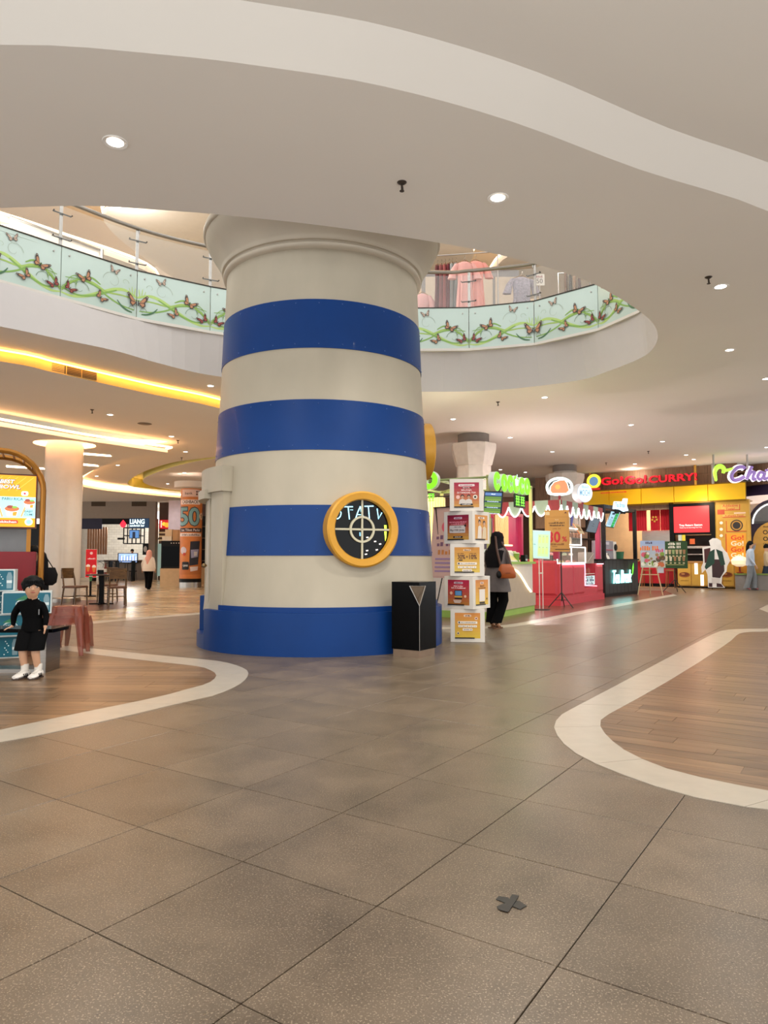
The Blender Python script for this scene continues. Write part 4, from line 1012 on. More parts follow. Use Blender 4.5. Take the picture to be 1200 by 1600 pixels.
glyphs(P, xa, xb, za, zb, 2, (120, 255, 60)); P.build('character_sign', ck, (0, -.03, 0))
MB().bbox(xa - .03, -.025, za - .03, xb + .03, -.005, zb + .03).build('character_backing', mat('clear_acrylic_dark', (40, 60, 40), .2), ck, smooth=0)
# the O on the near face (local plane x=0)
for ch, px, py, hp, kind in (('O', 674.5, 751, 28, 0),):
    y, z = cn(px, py); h_ = hp / F * (KO + KV * y).y
    b = MB(); M = Matrix.Translation((0, y, z)) @ Matrix.Rotation(-math.pi / 2, 4, 'Y')
    b.lathe([(h_ * .2, -.01), (h_ * .53, -.01), (h_ * .53, .10), (h_ * .2, .10)], 28, 0, close=True, M=M); b.lathe([(h_ * .22, .10), (h_ * .5, .10), (h_ * .5, .115), (h_ * .22, .115)], 28, 1, close=True, M=M)
    b.build('sign_letter', [mat('sign_side_white', (226, 232, 226), .4), pm(GREEN, 2.2)], ck, smooth=30)
    P = Print(1.2); glyphs(P, -.09, .09, -.08, .08, 1, (120, 255, 60)); P.build('character_sign', ck, (-.02, y, z - .33), (0, 0, -math.pi / 2))
MB().cyl((.0, .3, 2.3), (.0, 2.2, 2.3), .012, n=6).build('sign_bar', M_DSTEEL, ck)
# hanging menu monitor of the kiosk at its near corner
P = Print(.9); P.rect(-.16, -.19, .16, .19, (40, 60, 80)); P.rect(-.15, .12, .15, .17, (90, 120, 170)); P.text('MENU', 0, .145, (230, 240, 250), h_=.02)
for k in range(3): P.rect(-.15, .07 - k * .11, .15, .10 - k * .11, (96, 132, 60)); P.rect(-.15, .02 - k * .11, .15, .065 - k * .11, (110, 140, 66)); P.text('Coconut  Shake', 0, .01 - k * .11, (200, 220, 240), w_=.2, h_=.018)
pp = at(770, 784.5, 12.75)
mm = thing('menu_monitor', 'green menu monitor hanging left of the green letter sign', 'monitor', (pp.x, pp.y, pp.z), face_cam(pp.x, pp.y) - .2)
o = screen(mm, 'panel', .34, .40, P, (0, 0, 0), (math.radians(-6), math.radians(4), 0))
MB().cyl((0, .04, .0), (.12, .22, .30), .012, n=6).build('bracket', M_DSTEEL, mm)
# things on the kiosk counter
def on_ck(px, py, y=.2, z=1.045):
    x, _ = cf(px, py); q = KO + KU * x + KV * y; return (q.x, q.y, z)
mb_ = thing('menu_board', 'slanted white and yellow menu board on the drink kiosk counter', 'menu', on_ck(806, 870, .2), KR)
P = Print(); P.rect(-.55, -.14, .55, .14, (224, 220, 205)); P.poly([(-.5, -.12), (.05, -.12), (-.1, .12), (-.5, .12)], (222, 188, 92)); P.poly([(.1, -.12), (.5, -.12), (.4, -.02), (.05, .05)], (226, 206, 140)); P.line([(.0, -.05), (.3, .1)], .015, (170, 140, 80))
bo = MB().bbox(-.56, 0, -.15, .56, .02, .15).build('board', M_IVORY, mb_, (0, 0, .12), (math.radians(-40), 0, 0), smooth=0); P.build('menu_print', bo, (0, -.001, 0))
MB().bbox(-.5, .08, 0, .5, .1, .14).build('support', M_WHITE, mb_, smooth=0)
ts = thing('order_tablet', 'upright dark tablet screen on the drink kiosk counter', 'tablet', on_ck(812, 857, .42), KR - .5)
P = Print(.6); P.rect(-.1, -.2, .1, .2, (70, 84, 104)); P.rect(-.08, .08, .08, .16, (110, 126, 150)); screen(ts, 'panel', .24, .44, P, (0, 0, .28), (math.radians(-8), 0, 0), .03)
MB().bbox(-.07, -.02, 0, .07, .12, .03).build('stand', M_BLACK, ts, smooth=0)
cs = thing('counter_sign', 'small white lettered sign on the drink kiosk counter', 'sign', on_ck(790, 850, .35), KR - .6)
P = Print(); P.rect(-.16, -.11, .16, .11, (212, 214, 216)); P.text('ORDER', 0, .05, (70, 70, 74), w_=.26, h_=.06, bold=.01); P.text('FRESH', 0, -.04, (70, 70, 74), w_=.26, h_=.06, bold=.01)
o = MB().bbox(-.17, 0, 0, .17, .02, .25).build('board', M_WHITE, cs, smooth=0); P.build('sign_print', o, (0, -.002, .125))
MB().bbox(-.17, 0, 0, .17, .09, .012).build('foot', M_WHITE, cs, smooth=0)
for k, (px, yy, hh) in enumerate(((818, .15, .17), (822, .28, .2), (820, .42, .16))):
    g = thing('coconut_cup', ['green drink cup nearest the kiosk counter edge', 'tall green drink cup amid the counter cups', 'green drink cup at the back of the counter'][k], 'cup', on_ck(px, 870, yy), 0, 'green cups on the drink kiosk')
    MB().lathe([(0, 0), (.05, 0), (.065, hh), (.058, hh), (.045, .012), (0, .012)], 16).build('cup', mat('cup_green', (128, 160, 66), .35), g); MB().lathe([(0, hh + .02), (.05, hh + .018), (.068, hh), (0, hh)], 16).build('lid', mat('cup_lid', (206, 220, 170), .3), g)
bx = thing('card_reader', 'small black payment box on the kiosk counter end', 'card reader', on_ck(824, 876, .02), KR)
MB().rbox(0, .05, .07, .16, .1, .14, .01).build('body', M_BLACK, bx); MB().bbox(-.05, -.006, .02, .05, 0, .06).build('label_plate', pm((200, 205, 205)), bx, smooth=0)
bs = thing('black_bust', 'black bell jar ornament on the drink kiosk counter', 'ornament', on_ck(800, 857, .45), 0)
MB().lathe([(0, 0), (.09, 0), (.1, .03), (.05, .08), (.08, .18), (.085, .26), (.05, .32), (0, .33)], 16).build('body', M_BLACK, bs)

# ---------------------------------------------------------------- mochi kiosk (pink)
MO, MU, MV, MR = frame(4.12, 16.66, .548, .836)
def mf(px, py): return onplane(px, py, MO, MU)
def mn(px, py): return onplane(px, py, MO, MV)
M_PINK = mat('kiosk_rose', (196, 58, 74), .4, var=.04); M_PINKD = mat('kiosk_rose_dark', (150, 36, 52), .45, var=.04); M_PINKW = mat('kiosk_magenta_wall', (168, 46, 84), .5, var=.04)
mk = thing('mochi_kiosk', 'rose pink mochi kiosk with neon scalloped awning', 'kiosk', (*MO, 0), MR)
ML, MD = 3.5, 2.4
MB().bbox(-.03, -.03, 0, ML + .03, .62, .16).build('plinth', M_PINK, mk, smooth=0); MB().bbox(-.03, .63, 0, .62, MD, .16).build('plinth', M_PINK, mk, smooth=0)
xn0, zt = mf(913, 900); xn1, zb_ = mf(931, 922)
xn0, xn1 = max(.4, xn0), xn1
MB().bbox(0, 0, .16, xn0, .6, .98).build('counter_body', M_PINK, mk, smooth=0); MB().bbox(xn1, 0, .16, ML, .6, .98).build('counter_body', M_PINK, mk, smooth=0)
MB().bbox(xn0, .0, .16, xn1, .6, .36).build('counter_body', M_PINK, mk, smooth=0); MB().bbox(0, .61, .16, .6, MD, 1.10).build('counter_body', M_PINK, mk, smooth=0)
MB().bbox(-.03, .62, 1.10, .63, MD, 1.14).build('worktop', M_DSTEEL, mk, smooth=0)
# raised panels on the right face and the near face
def bevel_panel(x0, x1, z0, z1, face, d=.03):
    i = .05; vs = [(x0, 0, z0), (x1, 0, z0), (x1, 0, z1), (x0, 0, z1), (x0 + i, -d, z0 + i), (x1 - i, -d, z0 + i), (x1 - i, -d, z1 - i), (x0 + i, -d, z1 - i)]
    b = MB(); b.add(vs, [(4, 5, 6, 7), (0, 1, 5, 4), (1, 2, 6, 5), (2, 3, 7, 6), (3, 0, 4, 7)], 0, Matrix.Rotation(-math.pi / 2, 4, 'Z') @ Matrix.Scale(-1, 4, (1, 0, 0)) if face == 'n' else None)
    b.build('raised_panel', M_PINK, mk, smooth=0)
half = xn0 / 2
for a, b_ in ((.05, half - .01), (half + .01, xn0 - .05), (xn1 + .05, ML - .04)): bevel_panel(a, b_, .22, .94, 'f')
for a, b_ in ((.05, .8), (.85, 1.6)): bevel_panel(a, b_, .24, 1.06, 'n')
neon(mk, [(.05, -.03, .965), (xn0 - .03, -.03, .965), (xn0 - .03, -.03, .42), (xn1 - .02, -.03, .38)], .014, (255, 150, 170), 2.5, 'edge_light')
neon(mk, [(xn1 + .05, -.03, .965), (ML - .03, -.03, .965)], .014, (255, 170, 190), 2.5, 'edge_light')
# lit niche with jars and a label
MB().bbox(xn0, .3, .36, xn1, .32, .98).build('niche_back', pm((226, 200, 186), .35), mk, smooth=0)
MB().bbox(xn0, .02, .70, xn1, .3, .715).build('niche_shelf', M_WHITE, mk, smooth=0)
for k in range(3):
    x = xn0 + (xn1 - xn0) * (.22 + .28 * k); MB().lathe([(0, .716), (.05, .716), (.055, .8), (.03, .86), (0, .87)], 12, M=Matrix.Translation((x, .14, 0))).build('niche_jar', mat('jar_brown', (150, 70, 56), .4), mk)
P = Print(.5); w_ = (xn1 - xn0); P.rect(xn0 + .01, .42, xn1 - .01, .66, (196, 224, 226)); P.text('GRAND OPENING', (xn0 + xn1) / 2, .62, (60, 80, 100), w_=w_ * .7); P.text('PROMO', (xn0 + xn1) / 2, .545, (40, 60, 90), w_=w_ * .7, h_=.07, bold=.01); P.text('SPECIAL MOCHI', (xn0 + xn1) / 2, .46, (60, 80, 100), w_=w_ * .7); P.build('niche_label', mk, (0, .02, 0))
# posts, back wall, roof frame
for (x, y) in ((.05, .08), (ML - .1, .08), (.05, MD - .05), (ML - .1, MD - .05), (1.1, MD - .05), (2.2, MD - .05)):
    MB().bbox(x - .06, y - .06, 1.1 if y < .5 or x < .3 else 0, x + .06, y + .06, 2.35).build('post', M_PINKW, mk, smooth=0)
MB().bbox(.3, MD, 0, ML, MD + .06, 2.4).build('back_wall', M_PINKW, mk, smooth=0)
MB().bbox(-.02, .02, 2.33, ML, .12, 2.42).build('roof_beam', M_PINKD, mk, smooth=0); MB().bbox(-.02, .12, 2.33, .1, MD, 2.42).build('roof_beam', M_PINKD, mk, smooth=0)
MB().bbox(-.02, MD - .1, 2.33, ML, MD, 2.42).build('roof_beam', M_PINKD, mk, smooth=0)
MB().bbox(.6, MD - .12, 1.0, 1.3, MD - .07, 2.2).build('mirror', mat('mirror_grey', (126, 124, 134), .08, .8, var=0), mk, smooth=0)
for k in range(10): MB().bbox(1.45 + k * .09, MD - .14, 1.5, 1.50 + k * .09, MD - .08, 2.3).build('slat', mat('slat_pine', (206, 160, 104), .5), mk, smooth=0)
MB().bbox(1.42, MD - .22, 1.46, 2.4, MD - .02, 1.5).build('shelf', mat('shelf_glow', (255, 214, 150), .5, emit=1.0), mk, smooth=0)
P = Print(); 
for k in range(60): P.disc(1.45 + random.random() * .8, .9 + random.random() * .55, .02 + random.random() * .03, random.choice([(196, 90, 80), (226, 200, 186), (110, 40, 50), (160, 60, 70)]), n=8); P.k = 3
P.build('wall_mural', mk, (0, MD - .08, 0))
# awning: scallops with white neon edges
M_AW = [mat('awning_maroon', (142, 50, 56), .6), mat('awning_sage', (150, 168, 150), .6)]
def scallop(xc, wd, zt_, dep, k, face, nmz):
    n = 10; arc = [(xc - wd / 2 + wd * i / n, zt_ - dep * math.sin(math.pi * i / n) ** .8) for i in range(n + 1)]
    poly = [(xc + wd / 2, zt_ + .13), (xc - wd / 2, zt_ + .13)] + arc
    M = None if face == 'f' else Matrix.Rotation(-math.pi / 2, 4, 'Z') @ Matrix.Scale(-1, 4, (1, 0, 0))
    off = -.10
    b = MB(); b.plate(poly, off, off + .03, 0, M); o = b.build('awning_scallop', M_AW[k % 2], mk, smooth=0)
    b = MB(); b.tube([(a, off - .015, z) for a, z in arc], .016, 6, M=M); b.build('neon_edge', pm((255, 255, 255), 3.2), o)
ya, za = mn(778, 800); nsc = 5
for k in range(nsc): wd = (ya + .12) / nsc; scallop(-.12 + wd * (k + .5), wd, 2.36, .24, k, 'n', 0)
xe, _ = mf(936, 800); xe = min(xe, ML + .2); nf = 8
for k in range(nf): wd = (xe + .12) / nf; scallop(-.12 + wd * (k + .5), wd, 2.36, .24, k + 1, 'f', 0)
# roof signs
def roof_sign(name, label, px, py, wpx, hpx, Y, rz, shape):
    p = at(px, py, Y); t = thing(name, label, 'sign', (p.x, p.y, p.z), rz); k = Y / F
    return t, wpx * k, hpx * k
pz = MO + MU * .25 + MV * .45
t, sw, sh = roof_sign('mochi_sign', 'glowing oval sign with an orange mochi drawing on the pink kiosk', 874, 762, 42, 34, pz.y, -.25, 0)
egg = [(sw / 2 * math.cos(q) * (1 + .06 * math.sin(q)), sh / 2 * (math.sin(q) if math.sin(q) > -.55 else -.55 - .35 * (abs(math.sin(q)) - .55))) for q in [2 * math.pi * i / 36 for i in range(36)]]
MB().plate(egg, 0, .16).build('sign_box', pm((214, 240, 238), 1.1), t, smooth=0)
P = Print(1.0); P.poly([(a * .80, b * .76) for a, b in egg], (70, 74, 78), .1); P.poly([(-.19, -.15), (.18, -.15), (.25, -.08), (.20, .10), (.14, .21), (.02, .20), (-.13, .15), (-.22, .04), (-.24, -.08)], (255, 250, 240)); P.poly([(-.17, -.13), (.16, -.13), (.22, -.07), (.18, .09), (.125, .18), (.02, .175), (-.12, .13), (-.20, .03), (-.21, -.07)], (244, 120, 84)); P.disc(-.04, .02, .06, (250, 150, 80))
for x, z in ((-.27, -.12), (-.24, .0), (.26, .06), (.27, -.08), (.2, .14)): P.line([(x - .03, z - .03), (x + .03, z + .03)], .012, (200, 205, 205), .4)
P.build('mochi_drawing', t, (0, -.003, 0)); MB().cyl((0, .08, -sh / 2 - .25), (0, .08, -sh / 2 + .12), .03, n=8).build('mount', M_PINKD, t)
pz = MO + MU * 1.35 + MV * .2
t, sw, sh = roof_sign('round_sign', 'round white lit sign reading mochi on the pink kiosk roof', 914, 770, 22, 30, pz.y, MR - .55, 0)
b = MB(); b.lathe([(0, 0), (sh / 2, 0), (sh / 2, .22), (0, .22)], 36, M=Matrix.Rotation(-math.pi / 2, 4, 'X')); b.build('sign_box', mat('sign_drum', (206, 214, 222), .4), t, smooth=40)
P = Print(.95); P.disc(0, 0, sh / 2 * .97, (206, 226, 244), n=36); P.text('MOCHI', 0, .0, (96, 140, 170), w_=sh * .7, h_=.15, bold=.01); P.text('yukimi', 0, .15, (140, 170, 190), w_=.2); P.build('sign_face', t, (0, -.003, 0))
MB().cyl((0, .1, -sh / 2 - .3), (0, .1, -sh / 2 + .02), .03, n=8).build('mount', M_PINKD, t)
# glass vitrine with white lit frames
vt = thing('glass_vitrine', 'glass mochi vitrine with white glowing frames on pink counter', 'vitrine', (*(MO + MU * .1 + MV * .08), .98), MR)
VL, VD, VH = 2.15, .46, .42
MB().bbox(0, 0, 0, VL, VD, .02).build('base', M_WHITE, vt, smooth=0)
for z in (.2, .40): MB().bbox(0, .02, z, VL, VD, z + .012).build('shelf', M_GLASS, vt, smooth=0)
MB().bbox(0, 0, .02, VL, .008, VH).build('pane', M_GLASS, vt, smooth=0); MB().bbox(0, .0, .02, .008, VD, VH).build('pane', M_GLASS, vt, smooth=0)
M_LED = pm((255, 252, 245), 2.2)
for (a, b_) in (((0, 0, VH), (VL, 0, VH)), ((0, 0, .02), (VL, 0, .02)), ((0, 0, .02), (0, 0, VH)), ((VL * .48, 0, .02), (VL * .48, 0, VH)), ((VL, 0, .02), (VL, 0, VH)), ((0, VD, VH), (VL, VD, VH)), ((0, 0, VH), (0, VD, VH))):
    MB().cyl(a, b_, .014, n=6).build('lit_frame', M_LED, vt)
v2 = thing('glass_case', 'upper glass case with white lit frames above the vitrine', 'vitrine', (*(MO + MU * .55 + MV * .12), 1.44), MR)
MB().bbox(0, 0, 0, 1.5, .4, .02).build('base', M_WHITE, v2, smooth=0); MB().bbox(0, 0, .02, 1.5, .008, .42).build('pane', M_GLASS, v2, smooth=0)
for (a, b_) in (((0, 0, .43), (1.5, 0, .43)), ((0, 0, .02), (0, 0, .43)), ((1.5, 0, .02), (1.5, 0, .43)), ((0, .4, .43), (1.5, .4, .43)), ((0, 0, .02), (1.5, 0, .02))): MB().cyl(a, b_, .014, n=6).build('lit_frame', M_LED, v2)
cols = [(226, 150, 150), (236, 226, 210), (150, 90, 60), (206, 190, 120), (190, 206, 170)]
for k in range(8):
    q = MO + MU * (.3 + .24 * k) + MV * .3; z = .98 + (.02 if k % 2 else .212)
    d_ = thing('mochi', ['pink', 'cream', 'brown', 'yellow', 'green'][k % 5] + ' round mochi ' + ('on the lower floor' if k % 2 else 'on the middle shelf') + ' of the glass vitrine, ' + ('left half' if k < 4 else 'right half'), 'mochi', (q.x, q.y, z), 0, 'mochi in the vitrine')
    MB().lathe([(0, 0), (.05, 0), (.062, .025), (.05, .055), (.02, .068), (0, .07)], 14).build('bun', mat('mochi_%d' % (k % 5), cols[k % 5], .6), d_)
for k in range(3):
    q = MO + MU * (.8 + .45 * k) + MV * .32; d_ = thing('display_jar', ['left', 'middle', 'right'][k] + ' brown topped jar in the upper glass case', 'jar', (q.x, q.y, 1.46), 0, 'jars in the upper case')
    MB().lathe([(0, 0), (.06, 0), (.065, .16), (.04, .2), (0, .2)], 14).build('jar', M_GLASS if k == 1 else mat('jar_cream', (206, 180, 150), .4), d_); MB().lathe([(0, .2), (.05, .2), (.05, .24), (0, .245)], 14).build('lid', mat('jar_lid', (120, 76, 50), .4), d_)
wr = MO + MU * 2.75 + MV * .1
bg = thing('paper_parcel', 'grey paper parcel standing on the pink counter end', 'box', (wr.x, wr.y, .98), MR); MB().rbox(0, .12, .15, .62, .24, .30, .008).build('parcel', mat('grey_kraft', (150, 140, 128), .7), bg); MB().tube([(-.31, -.003, .02), (.3, -.003, .28)], .004, 5).build('string', M_WHITE, bg)
# menu screens over the counter
def hang_screen(name, label, corners, Y, P, mt=None, d=.05):
    c = [at(x, y, Y) for x, y in corners]; ctr = sum(c, Vector()) / 4
    t = thing(name, label, 'screen', ctr, 0)
    o = MB(); vs = [(p.x - ctr.x, 0, p.z - ctr.z) for p in c]; o.plate([(v[0], v[2]) for v in vs], 0, d); o.build('case', mt or M_BLACK, t, smooth=0)
    # print mapped bilinearly into the tilted quad (corners: bl, br, tr, tl)
    k = .93
    bl, br, tr, tl = [Vector((v[0] * k, v[2] * k)) for v in vs]
    def bil(v):
        a, b = v[0] + .5, v[2] + .5; r = (bl * (1 - a) + br * a) * (1 - b) + (tl * (1 - a) + tr * a) * b
        return (r.x, v[1], r.y)
    P.b.v = [bil(v) for v in P.b.v]
    P.build('screen_print', t, (0, -.003, 0))
    MB().cyl((0, d, 0), (0, d + .02, .3), .012, n=6).build('hanger', M_DSTEEL, t)
    return t
P = Print(.45); P.rect(-.5, -.5, .5, .5, (96, 110, 122)); P.text('new', 0, .1, (60, 70, 80), w_=.2); P.text('menu', 0, -.05, (60, 70, 80), w_=.25)
hang_screen('menu_screen', 'black framed blank grey screen tilted over the vitrine', [(915, 831), (931, 833.5), (938, 811), (923, 808)], 18.6, P)
P = Print(); P.rect(-.5, -.5, .5, .5, (206, 196, 160)); P.rect(-.3, -.2, .3, .3, (150, 120, 80)); P.text('MOCHI', 0, .4, (150, 60, 50), w_=.5)
hang_screen('tilted_picture', 'orange framed tilted picture above the vitrine', [(906, 834), (914, 835), (905, 820), (895, 818)], 18.2, P, mat('frame_orange', (214, 120, 60), .5))
P = Print(.35); P.rect(-.5, -.5, .5, .5, (86, 90, 150)); hang_screen('narrow_screen', 'narrow bluish screen behind the cashback board', [(892, 822), (894, 822), (897, 803), (892, 803)], 18.4, P)
# interior glow
lamp('POINT', (*(MO + MU * 1.7 + MV * 1.2), 2.2), 60, (1, .86, .8), .1, name='kiosk_lamp'); lamp('POINT', (*(KO + KU * 1.2 + KV * 1.2), 2.4), 45, (1, .92, .72), .1, name='kiosk_lamp')

# ---------------------------------------------------------------- stands in front of the kiosks
p = fl(846, 953); ls = thing('light_board_stand', 'white glowing menu light board on twin poles and flat base', 'stand', p, face_cam(p.x, p.y) + .05)
k = p.y / F
zb0, zt0 = at(846, 873, p.y).z, at(846, 829, p.y).z
MB().lathe([(0, 0), (.19, 0), (.19, .012), (.18, .02), (0, .02)], 32, M=Matrix.Diagonal((1, .7, 1, 1))).build('base', M_DSTEEL, ls)
for x in (-.035, .035): MB().cyl((x, 0, .02), (x, 0, zb0 + .1), .011, n=8).build('pole', mat('pole_white', (226, 214, 210), .35), ls)
MB().bbox(-.05, -.012, .78, .05, .012, .81).build('pole_clip', M_WHITE, ls, smooth=0)
bw = 29 * k; bh = zt0 - zb0
o = MB().bbox(-bw / 2, -.02, -bh / 2, bw / 2, .03, bh / 2).build('light_box', mat('lightbox_frame', (226, 234, 236), .3), ls, (0, -.03, (zt0 + zb0) / 2), (math.radians(-3), math.radians(3), 0), smooth=0)
P = Print(.45); P.rect(-bw / 2 * .95, -bh / 2 * .96, bw / 2 * .95, bh / 2 * .96, (176, 214, 214)); P.rect(-.06, -bh * .42, bw * .42, bh * .36, (190, 226, 170))
for r in range(2):
    for c in range(3): P.rr(-.02 + c * .075, .1 - r * .24, .05, .13, .01, (196, 226, 140)); P.text('ABC'[c], -.02 + c * .075, .18 - r * .24, (90, 120, 60), h_=.02)
P.text('Fresh', -bw * .36, 0, (120, 170, 180), w_=.07); P.build('menu_print', o, (0, -.022, 0))
p = fl(878, 949); cb = thing('cashback_stand', 'tan discount board reading thirty percent on a black tripod', 'stand', p, face_cam(p.x, p.y) + .0)
M_TRI = mat('tripod_black', (14, 14, 15), .45)
zb0, zt0 = at(873, 862, p.y).z, at(873, 797, p.y).z; k = p.y / F
def tripod(t, h_, sp=.32, hub=.34):
    MB().cyl((0, 0, .14), (0, 0, h_), .014, n=8).build('pole', M_TRI, t)
    for a in (200, 320, 80):
        q = math.radians(a); MB().tube([(0, 0, hub), (sp * math.cos(q), sp * math.sin(q), .0)], .012, 6).build('leg', M_TRI, t)
        MB().tube([(0, 0, .17), (sp * .5 * math.cos(q), sp * .5 * math.sin(q), hub * .5)], .007, 6).build('leg_brace', M_TRI, t)
tripod(cb, zb0 + .05)
bw = 37 * k; bh = zt0 - zb0
o = MB().bbox(-bw / 2, -.01, -bh / 2, bw / 2, .01, bh / 2).build('board', mat('board_tan', (186, 136, 70), .55), cb, (-.08, -.03, (zt0 + zb0) / 2), (math.radians(-2), 0, 0), smooth=0)
P = Print(); TAN2 = (176, 126, 62); P.rect(-bw * .46, -bh * .44, bw * .46, bh * .34, TAN2); P.rect(-bw * .44, -bh * .42, bw * .44, bh * .32, (186, 136, 70)); P.rect(-bw * .46, bh * .38, -bw * .3, bh * .46, (214, 190, 150)); P.poly([(bw * .3, bh * .42), (bw * .42, bh * .42), (bw * .36, bh * .46)], (90, 40, 40))
P.text('bank', 0, bh * .27, (220, 190, 150), w_=.08); P.text('WEEKDAY FAVOURITE', 0, bh * .19, (56, 36, 30), w_=bw * .66, h_=.04, bold=.012); P.text('MERCHANT PROMO', 0, bh * .13, (56, 36, 30), w_=bw * .58, h_=.035, bold=.012); P.text('CASHBACK ', 0, bh * .05, (150, 96, 50), w_=.2)
P.text('30', -.07, -bh * .15, (190, 40, 50), w_=bw * .52, h_=bh * .27, bold=.03); P.text('%', bw * .3, -bh * .2, (190, 40, 50), h_=.12, bold=.02); P.text('maksimal hingga', 0, -bh * .32, (130, 80, 40), w_=.3); P.rect(-.12, -bh * .385, .0, -bh * .375, (60, 40, 30)); P.rect(-.05, -bh * .455, .28, -bh * .44, (60, 40, 30)); P.build('poster_print', o, (0, -.012, 0))
# leaning banner beside the lighthouse
bnr = thing('banner_stand', 'pale pink leaning banner stand behind the cube tower', 'banner', (1.02, 12.1, 0), face_cam(1.0, 12.1) - .62)
o = MB().bbox(-.3, 0, 0, .3, .008, 1.22).build('banner', mat('banner_pink', (206, 168, 160), .6), bnr, (0, .0, .78), (math.radians(-6), 0, 0), smooth=0)
P = Print(); P.rect(-.28, .03, .28, 1.18, (214, 176, 164)); P.disc(0, .88, .1, (226, 90, 110)); P.text('BAYAR', 0, .7, (120, 80, 110), w_=.4, h_=.07, bold=.01); P.text('PAKAI', 0, .58, (120, 80, 110), w_=.36, h_=.07, bold=.01); P.text('POIN', 0, .44, (206, 130, 60), w_=.3, h_=.08, bold=.01)
for k in range(4): P.rect(-.2, .1 + .07 * k, .2, .13 + .07 * k, (160, 130, 170))
P.build('banner_print', o, (0, -.002, 0))
for x in (-.25, .25): MB().tube([(x, .02, 0), (x * .2, .03, .8), (x, .12, 2.0)], .01, 6).build('stand_rod', M_BLACK, bnr)
MB().tube([(-.3, .12, 2.0), (.3, .12, 2.0)], .01, 6).build('top_clip', M_BLACK, bnr)

# ---------------------------------------------------------------- tea kiosk (black)
TOo, TU, TV, TR = frame(6.36, 20.4, .62, .78)
def tf(px, py): return onplane(px, py, TOo, TU)
tk = thing('tea_kiosk', 'black slatted tea kiosk with glowing script lettering', 'kiosk', (*TOo, 0), TR)
TL = tf(997, 900)[0]; M_TB = mat('tea_black', (30, 30, 31), .5, var=.15)
MB().bbox(-.02, .0, 0, TL + .02, .6, .1).build('plinth', M_BLACK, tk, smooth=0); MB().bbox(.03, .05, .1, TL - .03, .58, 1.06).build('counter_core', M_BLACK, tk, smooth=0)
ns = 9
for k in range(ns): MB().bbox(TL * k / ns + .006, .0, .1, TL * (k + 1) / ns - .006, .05, 1.06).build('front_board', M_TB, tk, smooth=0)
for k in range(3): MB().bbox(-.0, .06 + k * .18, .1, .03, .22 + k * .18, 1.06).build('side_board', M_TB, tk, smooth=0)
MB().bbox(-.03, -.04, 1.06, TL + .03, .64, 1.1).build('worktop', M_BLACK, tk, smooth=0)
for (x, y) in ((.04, .04), (TL - .1, .04), (.04, 1.6), (TL - .1, 1.6)): MB().bbox(x - .05, y - .05, 1.1 if y < .5 else 0, x + .05, y + .05, 2.66).build('post', M_BLACK, tk, smooth=0)
for a, b_ in (((0, .0), (TL - .05, .08)), ((0, 1.56), (TL - .05, 1.64)), ((0, .0), (.08, 1.64)), ((TL - .14, 0), (TL - .06, 1.64))): MB().bbox(a[0], a[1], 2.58, b_[0], b_[1], 2.68).build('top_beam', M_BLACK, tk, smooth=0)
MB().bbox(.1, 1.56, .2, TL - .2, 1.6, 2.0).build('back_shelf_panel', mat('tea_back', (120, 92, 72), .6), tk, smooth=0)
MB().bbox(.1, 1.2, 1.72, TL - .2, 1.56, 1.75).build('back_shelf', M_BLACK, tk, smooth=0)
xa, za = tf(957, 912); xb, zb = tf(984, 890)
b = MB(); letters('Tea Break', (xa + xb) / 2, (za + zb) / 2, w_=(xb - xa) * 1.05, h_=(zb - za) * 1.0, y0=-.05, y1=-.02, bold=.008, shear=.25, mb=b); b.build('lettering', pm((150, 240, 236), 3.0), tk, smooth=0)
P = Print(2.0); lx, lz = tf(986, 889); P.poly([(lx - .06, lz - .2), (lx - .02, lz + .05), (lx + .08, lz + .2), (lx + .1, lz + .05), (lx + .02, lz - .14)], (90, 220, 40)); P.build('leaf_emblem', tk, (0, -.05, 0))
p = at(970, 789, 20.9); sg = thing('tea_sign', 'small icy white script sign atop the black tea kiosk', 'sign', p, TR - .45)
pl = [(-.26, -.12), (-.2, .1), (.12, .1), (.16, .2), (.28, .2), (.24, -.02), (.3, -.16), (.1, -.2), (-.05, -.14)]
MB().plate(pl, 0, .08).build('sign_box', pm((196, 226, 250), 1.3), sg, smooth=0); P = Print(.9); P.text('Tea Break', -.02, 0, (70, 110, 190), w_=.4, h_=.14, shear=.2, bold=.01); P.build('sign_text', sg, (0, -.003, 0)); MB().bbox(-.2, .02, -.26, .2, .06, -.12).build('mount', M_BLACK, sg, smooth=0)
P = Print(.8); P.rect(-.5, -.5, .5, .5, (150, 186, 206)); P.rect(.08, -.5, .42, .5, (30, 130, 70)); P.rect(-.3, .3, .0, .42, (30, 50, 70)); P.text('TEA', -.15, .1, (40, 70, 90), w_=.25)
for k in range(5): P.rect(-.38, -.05 - .08 * k, .02, -.02 - .08 * k, (80, 110, 130)); P.rr(.25, .35 - .17 * k, .2, .1, .02, (60, 170, 90))
hang_screen('tea_menu', 'slanted blue and green menu screen of the tea kiosk', [(946, 823), (959, 825), (970, 800), (955, 798)], 20.9, P)
def on_tk(x, y): q = TOo + TU * x + TV * y; return (q.x, q.y, 1.1)
mch = thing('tea_machine', 'grey tea brewing machine on the black tea kiosk counter', 'machine', on_tk(.62, .3), TR)
MB().rbox(0, 0, .27, .8, .36, .54, .02).build('housing', mat('machine_grey', (150, 146, 156), .35, .3), mch); MB().bbox(-.3, -.2, .25, .3, -.18, .28).build('red_trim', mat('trim_red', (170, 60, 70), .5), mch, smooth=0); MB().cyl((-.1, -.22, .12), (-.1, -.16, .12), .03, n=10).build('tap', M_STEEL, mch); MB().bbox(-.35, -.2, .42, .0, -.182, .5).build('display_plate', pm((190, 186, 196)), mch, smooth=0)
